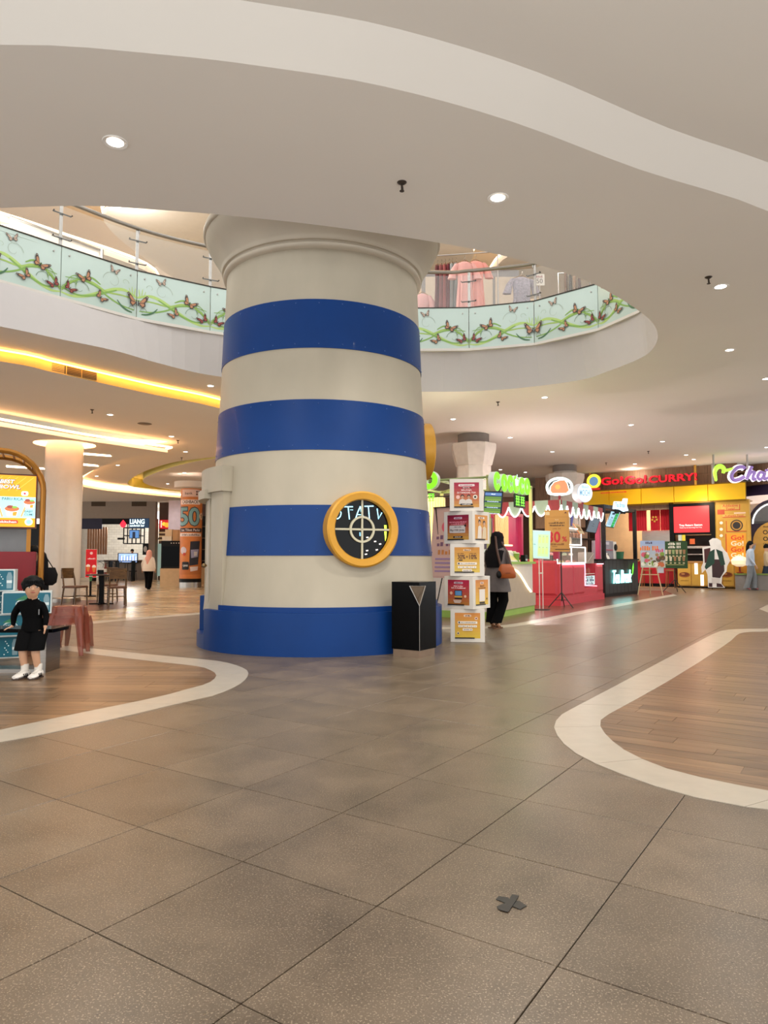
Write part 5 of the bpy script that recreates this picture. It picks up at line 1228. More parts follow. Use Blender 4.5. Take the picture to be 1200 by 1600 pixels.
mch = thing('cup_sealer', 'white cup sealing machine with black dial on tea counter', 'machine', on_tk(1.25, .32), TR); MB().rbox(0, 0, .26, .3, .3, .52, .02).build('housing', M_WHITE, mch); MB().lathe([(0, 0), (.1, 0), (.1, .03), (0, .04)], 18, M=Matrix.Translation((.05, -.15, .35)) @ Matrix.Rotation(math.pi / 2, 4, 'X')).build('dial', M_BLACK, mch)
mch = thing('green_tub', 'translucent green tub on the black tea counter', 'tub', on_tk(1.5, .12), 0); MB().lathe([(0, 0), (.11, 0), (.14, .22), (.13, .22), (.1, .01), (0, .01)], 18).build('tub', mat('tub_green', (50, 110, 76), .3), mch)
mch = thing('tent_card', 'white leaning tent card on the tea counter', 'card', on_tk(.42, .04), TR); MB().bbox(-.1, 0, 0, .1, .008, .28).build('card', M_WHITE, mch, (0, 0, 0), (math.radians(-25), 0, 0), smooth=0)
for k in range(6):
    q = TOo + TU * (.25 + .25 * k) + TV * 1.4; d_ = thing('tea_jar', ['first', 'second', 'third', 'fourth', 'fifth', 'sixth'][k] + ' brown tea jar from the left on the tea kiosk shelf', 'jar', (q.x, q.y, 1.75), 0, 'tea jars on the shelf')
    MB().lathe([(0, 0), (.07, 0), (.075, .14), (.05, .17), (0, .17)], 12).build('jar', mat('tea_jar_brown', (120, 70, 40), .4), d_); MB().lathe([(0, .17), (.055, .17), (.055, .2), (0, .2)], 12).build('lid', M_BLACK, d_)
lamp('POINT', (*(TOo + TU * 1 + TV * .9), 2.45), 25, (1, .86, .7), .1, name='kiosk_lamp')
# ================================================================== CURRY SHOP, BUBBLE TEA SHOP, COLUMNS AND WALLS ON THE RIGHT
CO, CU, CV, CR = frame(8.41, 29.0, 4.52, -3.5)
def cp(px, py, back=0.0): return onplane(px, py, CO + CV * back, CU)
def cw(x, y=0.0, z=0): q = CO + CU * x + CV * y; return (q.x, q.y, z)
CL = cp(1168, 800)[0]
# wood clad wall above the shops (setting)
ww = thing('wall_right', 'vertical wood clad wall above the curry shop', None, cw(0, .06), CR); tag(ww, kind='structure')
xl = cp(835, 760)[0]
wx = xl
zt = HC; zf = cp(1040, 765)[1]
k = 0
while wx < CL - .45:
    MB().bbox(wx + .004, 0, 2.4 if wx < -.3 else 3.0, wx + .496, .05, zt).build('wood_panel', M_WOODWALL, ww, smooth=0); wx += .5
for x in range(int(xl * 4), int(CL * 4)): MB().bbox(x / 4 - .006, -.008, 3.4, x / 4 + .006, 0, zt - .35).build('batten', M_WOODWALL, ww, smooth=0)
MB().bbox(xl, -.03, zt - .36, CL, 0, zt - .33).build('wood_rail', M_WOODWALL, ww, smooth=0)
MB().bbox(xl - 3, .3, 0, CL + 6, .5, HC).build('backing', mat('dark_backing', (96, 72, 58), .8), ww, (0, 3.6, 0), smooth=0)
# rounded wood end of the bulkhead behind the mochi kiosk
b = MB(); b.lathe([(1.4, 3.35), (1.4, HC)], 20, a0=math.pi * .9, a1=math.pi * 1.6, M=Matrix.Translation((xl + 1.35, 1.4, 0))); b.build('curved_wood_end', M_WOODWALL, ww, smooth=60)
# curry shop
cu = thing('curry_shop', 'red and yellow curry shop front with kitchen counter', 'shop', cw(0, 0), CR)
zA, zB = cp(1040, 785)[1], cp(1040, 762)[1]; zA -= .02
M_YEL = mat('fascia_yellow', (236, 186, 12), .4, emit=.06, ecol=(236, 186, 12))
edges = [cp(x, 775)[0] for x in (905, 954, 1004, 1055, 1108, 1166)]
for a, b_ in zip(edges, edges[1:]): MB().bbox(a + .012, -.18, zA, b_ - .012, -.05, zB).build('fascia_panel', M_YEL, cu, smooth=0)
MB().bbox(edges[0], -.05, zA - .06, edges[-1], .02, zB + .06).build('fascia_frame', mat('fascia_trim', (150, 116, 20), .5), cu, smooth=0)
RED = (226, 20, 40)
M_RS = mat('sign_red_side', (150, 16, 26), .4)
for s, x0, x1, y0, y1 in (('Go!', 943.5, 977, 759.5, 745), ('Go!', 980, 1014, 758, 743), ('CURRY!', 1017.5, 1092, 756, 739.5)):
    xa, za = cp(x0, y0); xb, zb = cp(x1, y1); b = MB(); letters(s, (xa + xb) / 2, (za + zb) / 2, w_=xb - xa, h_=zb - za, y0=-.30, y1=-.2, bold=.03, mb=b, ms=1); b.build('sign_letters', [pm(RED, 1.0), M_RS], cu, smooth=0)
xa, za = cp(943, 772); xb, zb = cp(982, 768.5); MB().bbox(xa, -.30, za, xb, -.24, zb).build('sign_subline', pm((206, 20, 30), .6), cu, smooth=0)
P = Print(); P.text('Golden Curry House', (xa + xb) / 2, (za + zb) / 2, (240, 190, 60), w_=(xb - xa) * .9, h_=(zb - za) * .6); P.build('sign_subtext', cu, (0, -.302, 0))
xa, za = cp(932, 753); r_ = .30; b = MB(); b.lathe([(0, 0), (r_, 0), (r_, .08), (0, .08)], 32, M=Matrix.Translation((xa, -.3, za)) @ Matrix.Rotation(-math.pi / 2, 4, 'X')); bd = b.build('round_badge', mat('badge_side', (200, 196, 60), .4), cu)
P = Print(1.0); P.disc(0, 0, r_ * .98, (244, 238, 70), n=32); P.disc(0, .0, r_ * .62, (90, 130, 170), n=24); P.build('badge_face', bd, (xa, -.303, za)); MB().bbox(xa - .26, -.31, za - r_ - .06, xa + .26, -.28, za - r_ + .03).build('badge_ribbon', pm((206, 40, 40), .5), bd, smooth=0)
for px, mt in ((925.5, mat('pole_yellow', (214, 160, 60), .4)), (1089, mat('pole_yellow', (214, 160, 60), .4)), (1116, mat('pole_grey', (176, 172, 166), .4))):
    x = cp(px, 740)[0]; MB().cyl((x, -.25, zB + .02), (x, -.25, HC), .045, n=8).build('hanger_pole', mt, cu)
# kitchen behind: room, hood, curtains, screen
yb = 2.6
M_KW = mat('kitchen_wall', (206, 184, 150), .6, var=.05)
MB().bbox(edges[0] - .3, yb, 0, edges[-1], yb + .08, zA + .3).build('back_wall', M_KW, cu, smooth=0)
MB().bbox(edges[0] - .3, .0, zA - .02, edges[-1], yb, zA + .02).build('kitchen_ceiling', M_KW, cu, smooth=0)
xs0, xs1 = cp(1046, 800)[0], cp(1117, 800)[0]
for px0, px1 in ((982, 990), (992, 1010), (1016, 1031), (1031.5, 1046)):
    xa, _ = cp(px0, 800, .35); xb, _ = cp(px1, 800, .35); zt1 = zA - .12; zb1 = cp(1020, 829, .35)[1]
    n = 14; vs = [(xa + (xb - xa) * i / n, .35 + .015 * math.sin(i * 2.3), z) for z in (zb1, zt1) for i in range(n + 1)]
    b = MB(); b.add(vs, [(i, i + 1, n + 2 + i, n + 1 + i) for i in range(n)]); o = b.build('door_curtain', mat('curtain_red', (196, 26, 42), .7), cu)
    if px0 == 1016:
        P = Print(); cx, cz = cp(1023, 811, .35)
        for q in range(5): P.disc(cx + .09 * math.cos(q * 1.2566 + .94), cz + .09 * math.sin(q * 1.2566 + .94), .04, (224, 176, 70), n=10); P.k = 1
        P.build('flower_crest', o, (0, .325, 0))
MB().cyl((edges[1], .36, zA - .1), (xs0, .36, zA - .1), .02, n=8).build('curtain_rod', mat('bamboo', (190, 150, 96), .5), cu)
zh = cp(1020, 832)[1]
MB().bbox(cp(992, 800)[0], .8, zh - .35, xs0 - .02, yb - .2, zh + .1).build('steel_hood', M_STEEL, cu, smooth=0)
MB().bbox(cp(985, 800)[0], 1.6, 0, xs0, 2.2, .95).build('kitchen_bench', M_STEEL, cu, smooth=0)
MB().bbox(edges[1], .55, .0, xs0, .75, 1.0).build('red_counter', mat('counter_red', (190, 26, 40), .4), cu, smooth=0)
MB().bbox(edges[1], .4, 1.0, xs0, .85, 1.05).build('counter_top', mat('counter_pine', (190, 140, 84), .4), cu, smooth=0)
MB().bbox(edges[1], .5, 0, xs0, .56, .14).build('kick_board', M_BLACK, cu, smooth=0)
MB().bbox(edges[0] - .3, -.02, -.001, edges[-1] + .3, yb, .012).build('shop_floor', mat('shop_floor_tan', (190, 150, 110), .4), cu, smooth=0)
# black portal with red screen
MB().bbox(xs0, -.05, 1.05, xs0 + .16, .15, zA).build('portal_post', M_BLACK, cu, smooth=0); MB().bbox(xs1 - .14, -.05, 1.05, xs1, .15, zA).build('portal_post', M_BLACK, cu, smooth=0)
zs = cp(1080, 834)[1]
MB().bbox(xs0 + .16, -.03, zs - .03, xs1 - .14, .1, zA).build('screen_case', M_BLACK, cu, smooth=0)
P = Print(1.0); xa, za = cp(1051, 832.5); xb, zb = cp(1108, 790); P.rect(xa, za, xb, zb, (226, 48, 52)); P.text('Tray Return Station', (xa + xb) / 2, za + (zb - za) * .27, (255, 240, 235), w_=(xb - xa) * .62, bold=.01); P.text('Thank You for Returning Your Tray', (xa + xb) / 2, za + (zb - za) * .18, (255, 240, 235), w_=(xb - xa) * .6); P.build('screen_print', cu, (0, -.033, 0))
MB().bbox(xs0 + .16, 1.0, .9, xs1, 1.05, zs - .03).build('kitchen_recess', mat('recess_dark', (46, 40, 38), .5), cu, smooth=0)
for z in (zs - .5, 1.25, 1.5): MB().bbox(xs0 + .16, .12, z, xs1 + .2, .8, z + .04).build('tray_shelf', M_STEEL, cu, smooth=0)
for px, c in ((1063, (200, 210, 200)), (1068, (226, 206, 60))):
    x, z = cp(px, 840); MB().bbox(x - .07, -.02, z - .12, x + .07, -.005, z + .12).build('notice_card', pm(c), cu, smooth=0)
x, z = cp(1082, 846); MB().bbox(x - .09, -.03, z - .1, x + .09, -.012, z + .1).build('notice_card', pm((214, 100, 50)), cu, smooth=0)
# yellow counter with panels and lit strips
M_OCH = mat('ochre_panel', (206, 160, 66), .45, var=.04); zc = cp(1100, 879)[1]
x0, x1 = cp(1059, 900)[0], cp(1149, 900)[0]
MB().bbox(x0, -.02, .08, x1, .7, zc).build('counter_body', mat('counter_oak', (196, 148, 70), .45), cu, smooth=0); MB().bbox(x0 - .02, .0, 0, x1 + .02, .6, .08).build('kick_board', M_BLACK, cu, smooth=0); MB().bbox(x0 - .03, -.05, zc, x1 + .03, .74, zc + .05).build('counter_top', mat('counter_pine', (190, 140, 84), .4), cu, smooth=0)
for a, b_ in ((1060, 1080), (1081.5, 1097), (1098, 1128), (1130, 1147)):
    xa, xb = cp(a, 900)[0], cp(b_, 900)[0]; MB().bbox(xa, -.05, .12, xb, -.02, zc - .05).build('counter_panel', M_OCH, cu, smooth=0)
P = Print(1.8); 
for a, b_, y0, y1 in ((1086, 1090.5, 897, 880), (1095.5, 1100, 915, 898)):
    xa, za = cp(a, y0); xb, zb = cp(b_, y1); P.rect(xa, za, xb, zb, (255, 246, 226))
P.build('light_strip', cu, (0, -.052, 0))
P = Print(); 
for px in (1070, 1136):
    x, z = cp(px, 898); P.disc(x, z, .2, (150, 84, 40), rz=.1); P.disc(x, z + .02, .16, (110, 50, 28), rz=.07); P.disc(x - .05, z + .03, .07, (190, 130, 70), rz=.03)
    P.text('KATSU CURRY', x, z - .22, (150, 110, 40), w_=.3)
P.build('dish_print', cu, (0, -.052, 0))
# poster wall
xa, xb = xs1, CL + .05
MB().bbox(xa, .0, 0, xb, .25, zA).build('poster_wall', M_OCH, cu, smooth=0)
P = Print(); RD = (200, 50, 40)
def R(a, b_, c, d_, col): x0, z0 = cp(a, d_); x1, z1 = cp(c, b_); P.rect(x0, z0, x1, z1, col); return (x0 + x1) / 2, (z0 + z1) / 2, x1 - x0, z1 - z0
c = R(1127, 788, 1156, 798, RD); c = R(1127, 788, 1155, 797, (214, 170, 84)); P.text('Addictive', c[0], c[1] + .06, RD, w_=c[2] * .85, bold=.01); P.text('Taste!', c[0], c[1] - .06, RD, w_=c[2] * .5, bold=.01)
R(1121, 796, 1132, 804, (190, 80, 50)); R(1147, 800, 1165, 803, (236, 200, 170)); c = R(1129, 803, 1165, 809, RD); c = R(1129, 803, 1165, 808, (220, 176, 90)); P.text('Authentic Food', c[0], c[1], RD, w_=c[2] * .8, bold=.01)
R(1123, 812, 1131, 840, (196, 146, 56))
for y in (817, 827, 837): x, z = cp(1127, y); P.disc(x, z, .055, (246, 236, 214))
R(1135, 813, 1166, 831, RD); c = R(1136, 812, 1166, 830, (210, 162, 66)); x, z = cp(1151, 821); P.disc(x, z, .21, (56, 50, 46)); P.disc(x, z, .17, (190, 140, 60)); P.disc(x, z, .13, (50, 46, 44))
R(1135, 834, 1137, 876, RD); R(1137, 833, 1166, 897, (230, 160, 50))
for i, y in enumerate((840, 849, 858.5, 867.5)): x, z = cp(1152, y); P.text('Go!', x, z, (220, 60, 40) if i % 2 == 0 else (250, 236, 210), w_=.42, h_=.17, bold=.02)
P.build('poster_print', cu, (0, -.002, 0))
lamp('POINT', cw((x0 + xs0) / 2 - 1.5, 1.2, zA - .3), 70, (1, .82, .6), .15, name='kitchen_lamp'); lamp('POINT', cw(xs1 - .4, -.6, zA - .1), 12, (1, .85, .62), .15, name='shop_lamp')
lamp('POINT', cw(2.0, -.5, HC - .15), 12, (1, .8, .6), .1, name='shop_lamp')
# stools inside the curry shop
for k, px in enumerate((1008, 1046)):
    x = cp(px, 900)[0]; st = thing('shop_stool', ['wooden stool behind the picture easel at the curry shop', 'wooden stool behind the green menu board at the curry shop'][k], 'stool', cw(x, .22), CR, 'curry shop stools')
    MB().rbox(0, 0, .66, .34, .3, .05, .02).build('seat', mat('stool_wood', (150, 96, 54), .5), st)
    for a in (-.13, .13):
        for b_ in (-.11, .11): MB().cyl((a, b_, .64), (a * 1.25, b_ * 1.25, .013), .018, n=6).build('leg', mat('stool_wood', (150, 96, 54), .5), st)
# table-top plant and paper lamp on the bench at the end of the counter
bn2 = thing('bench_planter', 'grey low bench wall with green top beside the curry counter', 'bench', cw(cp(1149, 900)[0] + .06, -.0), CR)
bl = cp(1205, 900)[0] - cp(1149, 900)[0]; zbn = cp(1170, 898)[1]
MB().bbox(0, -.35, 0, bl, -.02, zbn).build('body', mat('bench_grey', (132, 126, 122), .6), bn2, smooth=0); MB().bbox(-.02, -.38, zbn, bl, -.01, zbn + .05).build('top', mat('bench_green', (120, 140, 70), .5), bn2, smooth=0)
pq = cp(1155, 890)[0]; lp = thing('paper_lamp', 'glowing cream paper lamp with brown drawing on the bench', 'lamp', cw(pq + .06, -.2, zbn + .05), CR)
MB().lathe([(0, 0), (.1, 0), (.12, .03), (.03, .05), (.03, .22), (.12, .26)], 14).build('base', mat('lamp_red_base', (150, 50, 34), .5), lp); b = MB(); b.lathe([(.10, .24), (.26, .32), (.29, .46), (.22, .56), (.08, .62), (0, .63)], 7); b.build('shade', pm((255, 230, 190), .6), lp, smooth=0)
pt = thing('potted_plant', 'small leafy green plant on the curry counter end', 'plant', cw(cp(1149, 880)[0] - .1, .3, zc + .05), CR)
MB().lathe([(0, 0), (.07, 0), (.09, .12), (.07, .12), (0, .1)], 12).build('pot', mat('pot_brown', (120, 80, 50), .6), pt)
b = MB(); rn = random.Random(5)
for k in range(26):
    a = rn.random() * 6.28; l = .12 + rn.random() * .16; tz = .14 + rn.random() * .25; c_, s_ = math.cos(a), math.sin(a)
    b.add([(c_ * .02, s_ * .02, .12), (c_ * l * .6 - s_ * .05, s_ * l * .6 + c_ * .05, tz), (c_ * l, s_ * l, tz - .02), (c_ * l * .6 + s_ * .05, s_ * l * .6 - c_ * .05, tz)], [(0, 1, 2, 3)])
tag(b.build('foliage', mat('leaf_green', (58, 104, 48), .5), pt, smooth=0, fix=False), kind='stuff')
# standees and easels
p = fl(1113, 921.5); sd = thing('standee', 'life size white edged cardboard standee in maroon and dark green', 'standee', p, face_cam(p.x, p.y))
k = p.y / F
def sdp(px, py): q = at(px, py, p.y); return (q.x - p.x, q.z)
out = [sdp(*q) for q in ((1107, 918), (1106, 898), (1103, 890), (1098, 896), (1097, 886), (1100, 879), (1098.5, 855), (1110, 853), (1108, 845), (1113, 841), (1119, 841), (1125, 845), (1126, 853), (1130, 860), (1134, 864), (1138, 876), (1134, 884), (1133, 893), (1127, 900), (1126, 912), (1131, 918))]
MB().plate(out, 0, .02).build('board', mat('card_white', (226, 222, 216), .6), sd, smooth=0)
P = Print()
def SP(c, *q): P.poly([sdp(*z) for z in q], c)
SP((74, 34, 34), (1101, 858), (1110, 856), (1110, 876), (1102, 880)); SP((58, 36, 38), (1112, 874), (1129, 874), (1130, 892), (1124, 903), (1113, 902)); SP((32, 66, 52), (1109, 862), (1116, 858), (1116, 880), (1104, 890), (1102, 886)); SP((30, 60, 48), (1118, 858), (1127, 862), (1131, 882), (1125, 884)); SP((206, 198, 192), (1112, 903), (1124, 903), (1123, 912), (1112, 912)); SP((60, 30, 34), (1108, 911), (1113, 911), (1113, 917), (1108, 917)); SP((60, 30, 34), (1119, 911), (1125, 912), (1129, 917), (1119, 917))
P.build('standee_print', sd, (0, -.002, 0)); MB().tube([(0, .02, 1.0), (0, .4, .01)], .015, 6).build('strut', M_BLACK, sd)
p = fl(1055, 925.5); gs = thing('green_menu_stand', 'dark green ice drink menu board on a black tripod stand', 'stand', p, face_cam(p.x, p.y))
tripod(gs, 1.2, .42, .42); k = p.y / F
def board_on(t, p, x0, y0, x1, y1, mt, nm='board', tilt=-3):
    a = at(x0, y1, p.y); b = at(x1, y0, p.y); w_, h_ = b.x - a.x, b.z - a.z
    o = MB().bbox(-w_ / 2, -.03, -h_ / 2, w_ / 2, -.015, h_ / 2).build(nm, mt, t, ((a.x + b.x) / 2 - p.x, -.02, (a.z + b.z) / 2), (math.radians(tilt), 0, 0), smooth=0); return o, w_, h_
o, w_, h_ = board_on(gs, p, 1037.5, 846, 1072, 888, mat('board_green', (40, 76, 34), .5))
P = Print(); P.text('BEVERAGES', 0, h_ * .41, (240, 236, 220), w_=w_ * .55, h_=.08, bold=.015); P.text('ICE CREAM', 0, h_ * .29, (240, 236, 220), w_=w_ * .55, h_=.08, bold=.015)
for r in range(2):
    for c in range(6 - r): x = -w_ * .36 + c * w_ * (.145 + .03 * r); z = h_ * (.1 - .26 * r); P.poly([(x - .03, z - .07), (x + .03, z - .07), (x + .045, z + .08), (x - .045, z + .08)], random.choice([(214, 206, 180), (160, 120, 80), (190, 170, 130), (150, 170, 110)])); P.rect(x - .03, z - .15, x + .03, z - .11, (206, 196, 150))
P.rect(-w_ * .36, -h_ * .38, w_ * .36, -h_ * .36, (196, 190, 120)); P.build('menu_print', o, (0, -.032, 0))
p = fl(1016, 929.5); es = thing('picture_easel', 'food photo poster resting on a pale wooden easel', 'easel', p, face_cam(p.x, p.y))
M_PINE = mat('easel_pine', (206, 176, 136), .5); 
for q in ([(-.36, 0, 0), (-.06, .0, 1.55)], [(.36, 0, 0), (.06, .0, 1.55)], [(0, .5, 0), (0, .02, 1.5)], [(-.27, .0, .62), (.27, .0, .62)]): MB().tube(q, .017, 6).build('easel_bar', M_PINE, es)
o, w_, h_ = board_on(es, p, 1002, 845, 1037, 887, mat('poster_white', (206, 204, 204), .5), tilt=-5)
P = Print(); grad(P, -w_ / 2, -h_ / 2, w_ / 2, h_ / 2, (190, 190, 176), (150, 170, 206)); P.text('Menu', -.1, h_ * .42, (70, 60, 90), w_=.2); P.text('Nusantara', -.08, h_ * .22, (226, 120, 40), w_=w_ * .8, h_=.14, bold=.02); P.text('Rasa', .2, h_ * .13, (206, 60, 110), w_=.22, h_=.1, bold=.02)
for k in range(34): P.disc((random.random() - .5) * w_ * .85, -h_ * .42 + random.random() * h_ * .46, .03 + random.random() * .05, random.choice([(120, 150, 60), (226, 220, 206), (190, 100, 60), (206, 90, 110), (90, 70, 50), (150, 120, 80)]), n=9); P.k = 12 + k % 3
P.build('poster_print', o, (0, -.032, 0)); a = at(1031, 889, p.y); MB().bbox(a.x - p.x - .09, -.06, a.z - .12, a.x - p.x + .09, -.05, a.z + .06).build('price_card', pm((196, 196, 206)), es, smooth=0)

# bubble tea shop at the right edge
HO = Vector((cw(CL)[0], cw(CL)[1])); 
bt = thing('bubble_tea_shop', 'white rounded bubble tea shop with purple fascia at right edge', 'shop', (HO.x + 2.2, HO.y + 1.4, 0), face_cam(HO.x + 2.2, HO.y + 1.4) )
kY = (HO.y + .2 - 1.6) / F
def ring_seg(r, z0, z1, mt, nm, r2=None): return MB().lathe([(r - .05, z0), (r, z0), (r2 or r, z1), ((r2 or r) - .05, z1)], 40, close=True, a0=math.pi * 1.0, a1=math.pi * 2.0).build(nm, mt, bt, smooth=50)
zz = lambda y: at(1190, y, HO.y - .6).z
ring_seg(1.45, 0, zz(772), mat('shell_white', (214, 200, 190), .45), 'shell'); ring_seg(1.62, zz(782), zz(769), mat('trim_glow', (236, 214, 200), .4, emit=.4), 'lit_trim'); ring_seg(1.5, zz(770), zz(752), mat('fascia_purple', (54, 40, 74), .5), 'purple_fascia'); ring_seg(1.75, zz(752), HC, M_WOODWALL, 'wood_drum')
for q in range(14): a = math.pi * (1.02 + q * .07); MB().cyl((1.76 * math.cos(a), 1.76 * math.sin(a), zz(752)), (1.76 * math.cos(a), 1.76 * math.sin(a), HC), .012, n=5).build('drum_batten', M_WOODWALL, bt)
def arch(w_, h0, h1): return [(-w_ / 2, h0), (w_ / 2, h0)] + [(w_ / 2 * math.cos(q), h1 - w_ / 2 + w_ / 2 * math.sin(q)) for q in [math.pi * i / 14 for i in range(15)]]
zb = zz(845); zt_ = zz(776)
MB().plate(arch(1.75, .35, zt_), -1.52, -1.40).build('arch_frame', mat('arch_dark', (60, 46, 70), .4), bt, (-.35, 0, 0), smooth=0)
MB().plate(arch(1.6, zz(812), zt_ - .1), -1.56, -1.50).build('window_glass', mat('window_grey', (116, 116, 116), .25), bt, (-.35, 0, 0), smooth=0)
neon(bt, [(-.35 + .74 * math.cos(q), -1.57, zt_ - .9 + .74 * math.sin(q)) for q in [math.pi * i / 14 for i in range(15)]], .025, (255, 255, 255), 1.6, 'window_light')
MB().plate(arch(1.5, .4, zz(812)), -1.60, -1.54).build('poster_board', mat('poster_yellow', (230, 178, 84), .5), bt, (-.35, 0, 0), smooth=0)
P = Print(); zp = zz(830); P.text('ONE', -.42, zp, (50, 36, 30), w_=.42, h_=.16, bold=.02, align='L'); P.text('ONE', -.42, zp - .24, (50, 36, 30), w_=.42, h_=.16, bold=.02, align='L'); P.text('OF HAPPY', -.42, zp - .42, (50, 36, 30), w_=.4, align='L', bold=.01); P.text('Love', -.4, zp + .2, (120, 80, 40), w_=.15, align='L'); P.disc(.05, .95, .3, (200, 150, 100)); P.disc(.05, 1.2, .3, (50, 40, 36), rz=.18); P.disc(.2, .6, .28, (210, 190, 160)); P.build('poster_print', bt, (-.35, -1.603, 0))
# glowing script sign
p0 = at(1150, 741, HO.y - 1.9); cs = thing('script_sign', 'lavender script sign with lime sprout reading Cha at right edge', 'sign', (p0.x, p0.y, p0.z), 0)
def sg(px, py): q = at(px, py, p0.y); return (q.x - p0.x, q.z - p0.z)
b = MB()
def stroke(pts, r): b.tube([(x, 0, z) for x, z in [tuple(v) for v in catmull([Vector(sg(*q)) for q in pts], 5)]], r, 8)
stroke([(1164, 732), (1160, 729.5), (1152, 731), (1145, 738), (1143, 745), (1147, 750), (1155, 749), (1163, 745)], .062); stroke([(1175, 729), (1171, 737), (1167, 749)], .052); stroke([(1168, 746), (1174, 738), (1179, 738), (1177, 744), (1177, 749), (1181, 748)], .05); stroke([(1194, 739), (1188, 738), (1184, 744), (1187, 749), (1192, 746), (1195, 739), (1194, 748), (1199, 747)], .05); stroke([(1206, 731), (1202, 742), (1203, 749), (1208, 748)], .05); stroke([(1196, 735), (1210, 734)], .04)
b.build('script_letters', mat('lavender_sign', (120, 96, 150), .4, emit=.45), cs)
b = MB(); b2 = b
def halo(pts, r): b.tube([(x, .09, z) for x, z in [tuple(v) for v in catmull([Vector(sg(*q)) for q in pts], 5)]], r, 8)
halo([(1164, 732), (1160, 729.5), (1152, 731), (1145, 738), (1143, 745), (1147, 750), (1155, 749), (1163, 745)], .092); halo([(1175, 729), (1171, 737), (1167, 749)], .08); halo([(1168, 746), (1174, 738), (1179, 738), (1177, 744), (1177, 749), (1181, 748)], .075); halo([(1194, 739), (1188, 738), (1184, 744), (1187, 749), (1192, 746), (1195, 739), (1194, 748), (1199, 747)], .075); halo([(1206, 731), (1202, 742), (1203, 749), (1208, 748)], .075)
b.build('script_halo', pm((255, 240, 250), 1.4), cs)
b = MB(); q = [Vector(sg(*z)) for z in ((1118, 747), (1117, 737), (1121, 730), (1127, 729), (1131, 733), (1130, 739))]; c = catmull(q, 5); b.tube([(v.x, 0, v.y) for v in c], [.05 + .03 * math.sin(3.1 * i / len(c)) for i in range(len(c))], 8); b.plate([sg(*z) for z in ((1130, 738), (1134, 733), (1147, 730), (1141, 736))], -.04, .04); b.ball((sg(1118.5, 749)[0], 0, sg(1118.5, 749)[1]), (.05, .04, .07), 10, 6); b.build('sprout_symbol', pm((150, 226, 60), 1.5), cs)
MB().bbox(sg(1143, 750)[0], .06, sg(1143, 752)[1], sg(1215, 750)[0], .1, sg(1143, 748)[1]).build('sign_rail', M_DSTEEL, cs, smooth=0)
for px in (1117, 1170): x, z = sg(px, 738); MB().cyl((x, .08, z), (x, .08, HC - p0.z), .035, n=8).build('hanger_pole', mat('pole_grey', (176, 172, 166), .4), cs)

# flared columns on the right
def flared(px, Y, r, label, capz):
    x = (px - 600) / F * Y; t = thing('flared_column', label, 'column', (x, Y, 0))
    b = MB(); b.lathe([(r, 0), (r, capz - .75), (r * 1.0, capz - .75)], 8); b.build('shaft', mat('column_white', (206, 198, 188), .5), t, rot=(0, 0, .39), smooth=20)
    b = MB(); b.lathe([(r * .98, capz - .76), (r * 1.06, capz - .72), (r * 1.3, capz - .28), (r * 1.3, capz - .12), (r * .8, capz - .10), (r * .78, capz)], 8); b.build('capital', mat('column_white', (206, 198, 188), .5), t, rot=(0, 0, .39), smooth=20)
    return t
flared(741, 19.8, .5, 'white column with flared octagonal capital behind the drink kiosk', HC - .16)
flared(884, 26.4, .55, 'white column with flared capital behind the mochi kiosk', HC - .22)
for x, Y in (((741 - 600) / F * 19.8, 19.8), ((884 - 600) / F * 26.4, 26.4)):
    MB().lathe([(.44, HC - .24), (.44, HC)], 24, M=Matrix.Translation((x, Y, 0))).build('column_collar', mat('collar_grey', (120, 112, 106), .6), ceil)
# far setting behind the kiosks
wb = MB().bbox(-2.2, 40, 0, 24, 40.2, HC).build('wall_back', mat('far_wall', (150, 112, 92), .8, var=.05), smooth=0); tag(wb, 'far brown shop wall behind the kiosks', kind='structure')
for k in range(4): MB().bbox(.2 + k * 2.4, 39.9, .1, 2.4 + k * 2.4, 40, 3.3).build('far_shop_window', pm([(190, 140, 120), (214, 190, 150), (150, 100, 90), (206, 170, 130)][k], .25), wb, smooth=0)
for z in (2.7, 3.2): MB().bbox(.0, 39.8, z, 10, 39.9, z + .18).build('far_light_band', pm((255, 206, 150), .9), wb, smooth=0)

# ================================================================== LEFT SIDE
# round white column under the ring recess
t = thing('round_column', 'thick round white column under a glowing ceiling ring', 'column', (-8.38, 18.4, 0))
M_COLW = mat('gloss_column_white', (220, 210, 196), .22, var=.02, coat=.2)
MB().lathe([(.47, .02), (.465, .2), (.46, HD + .24)], 48).build('shaft', M_COLW, t, smooth=60); MB().lathe([(.49, 0), (.49, .1), (.47, .12)], 48).build('base_ring', M_STEEL, t, smooth=40)
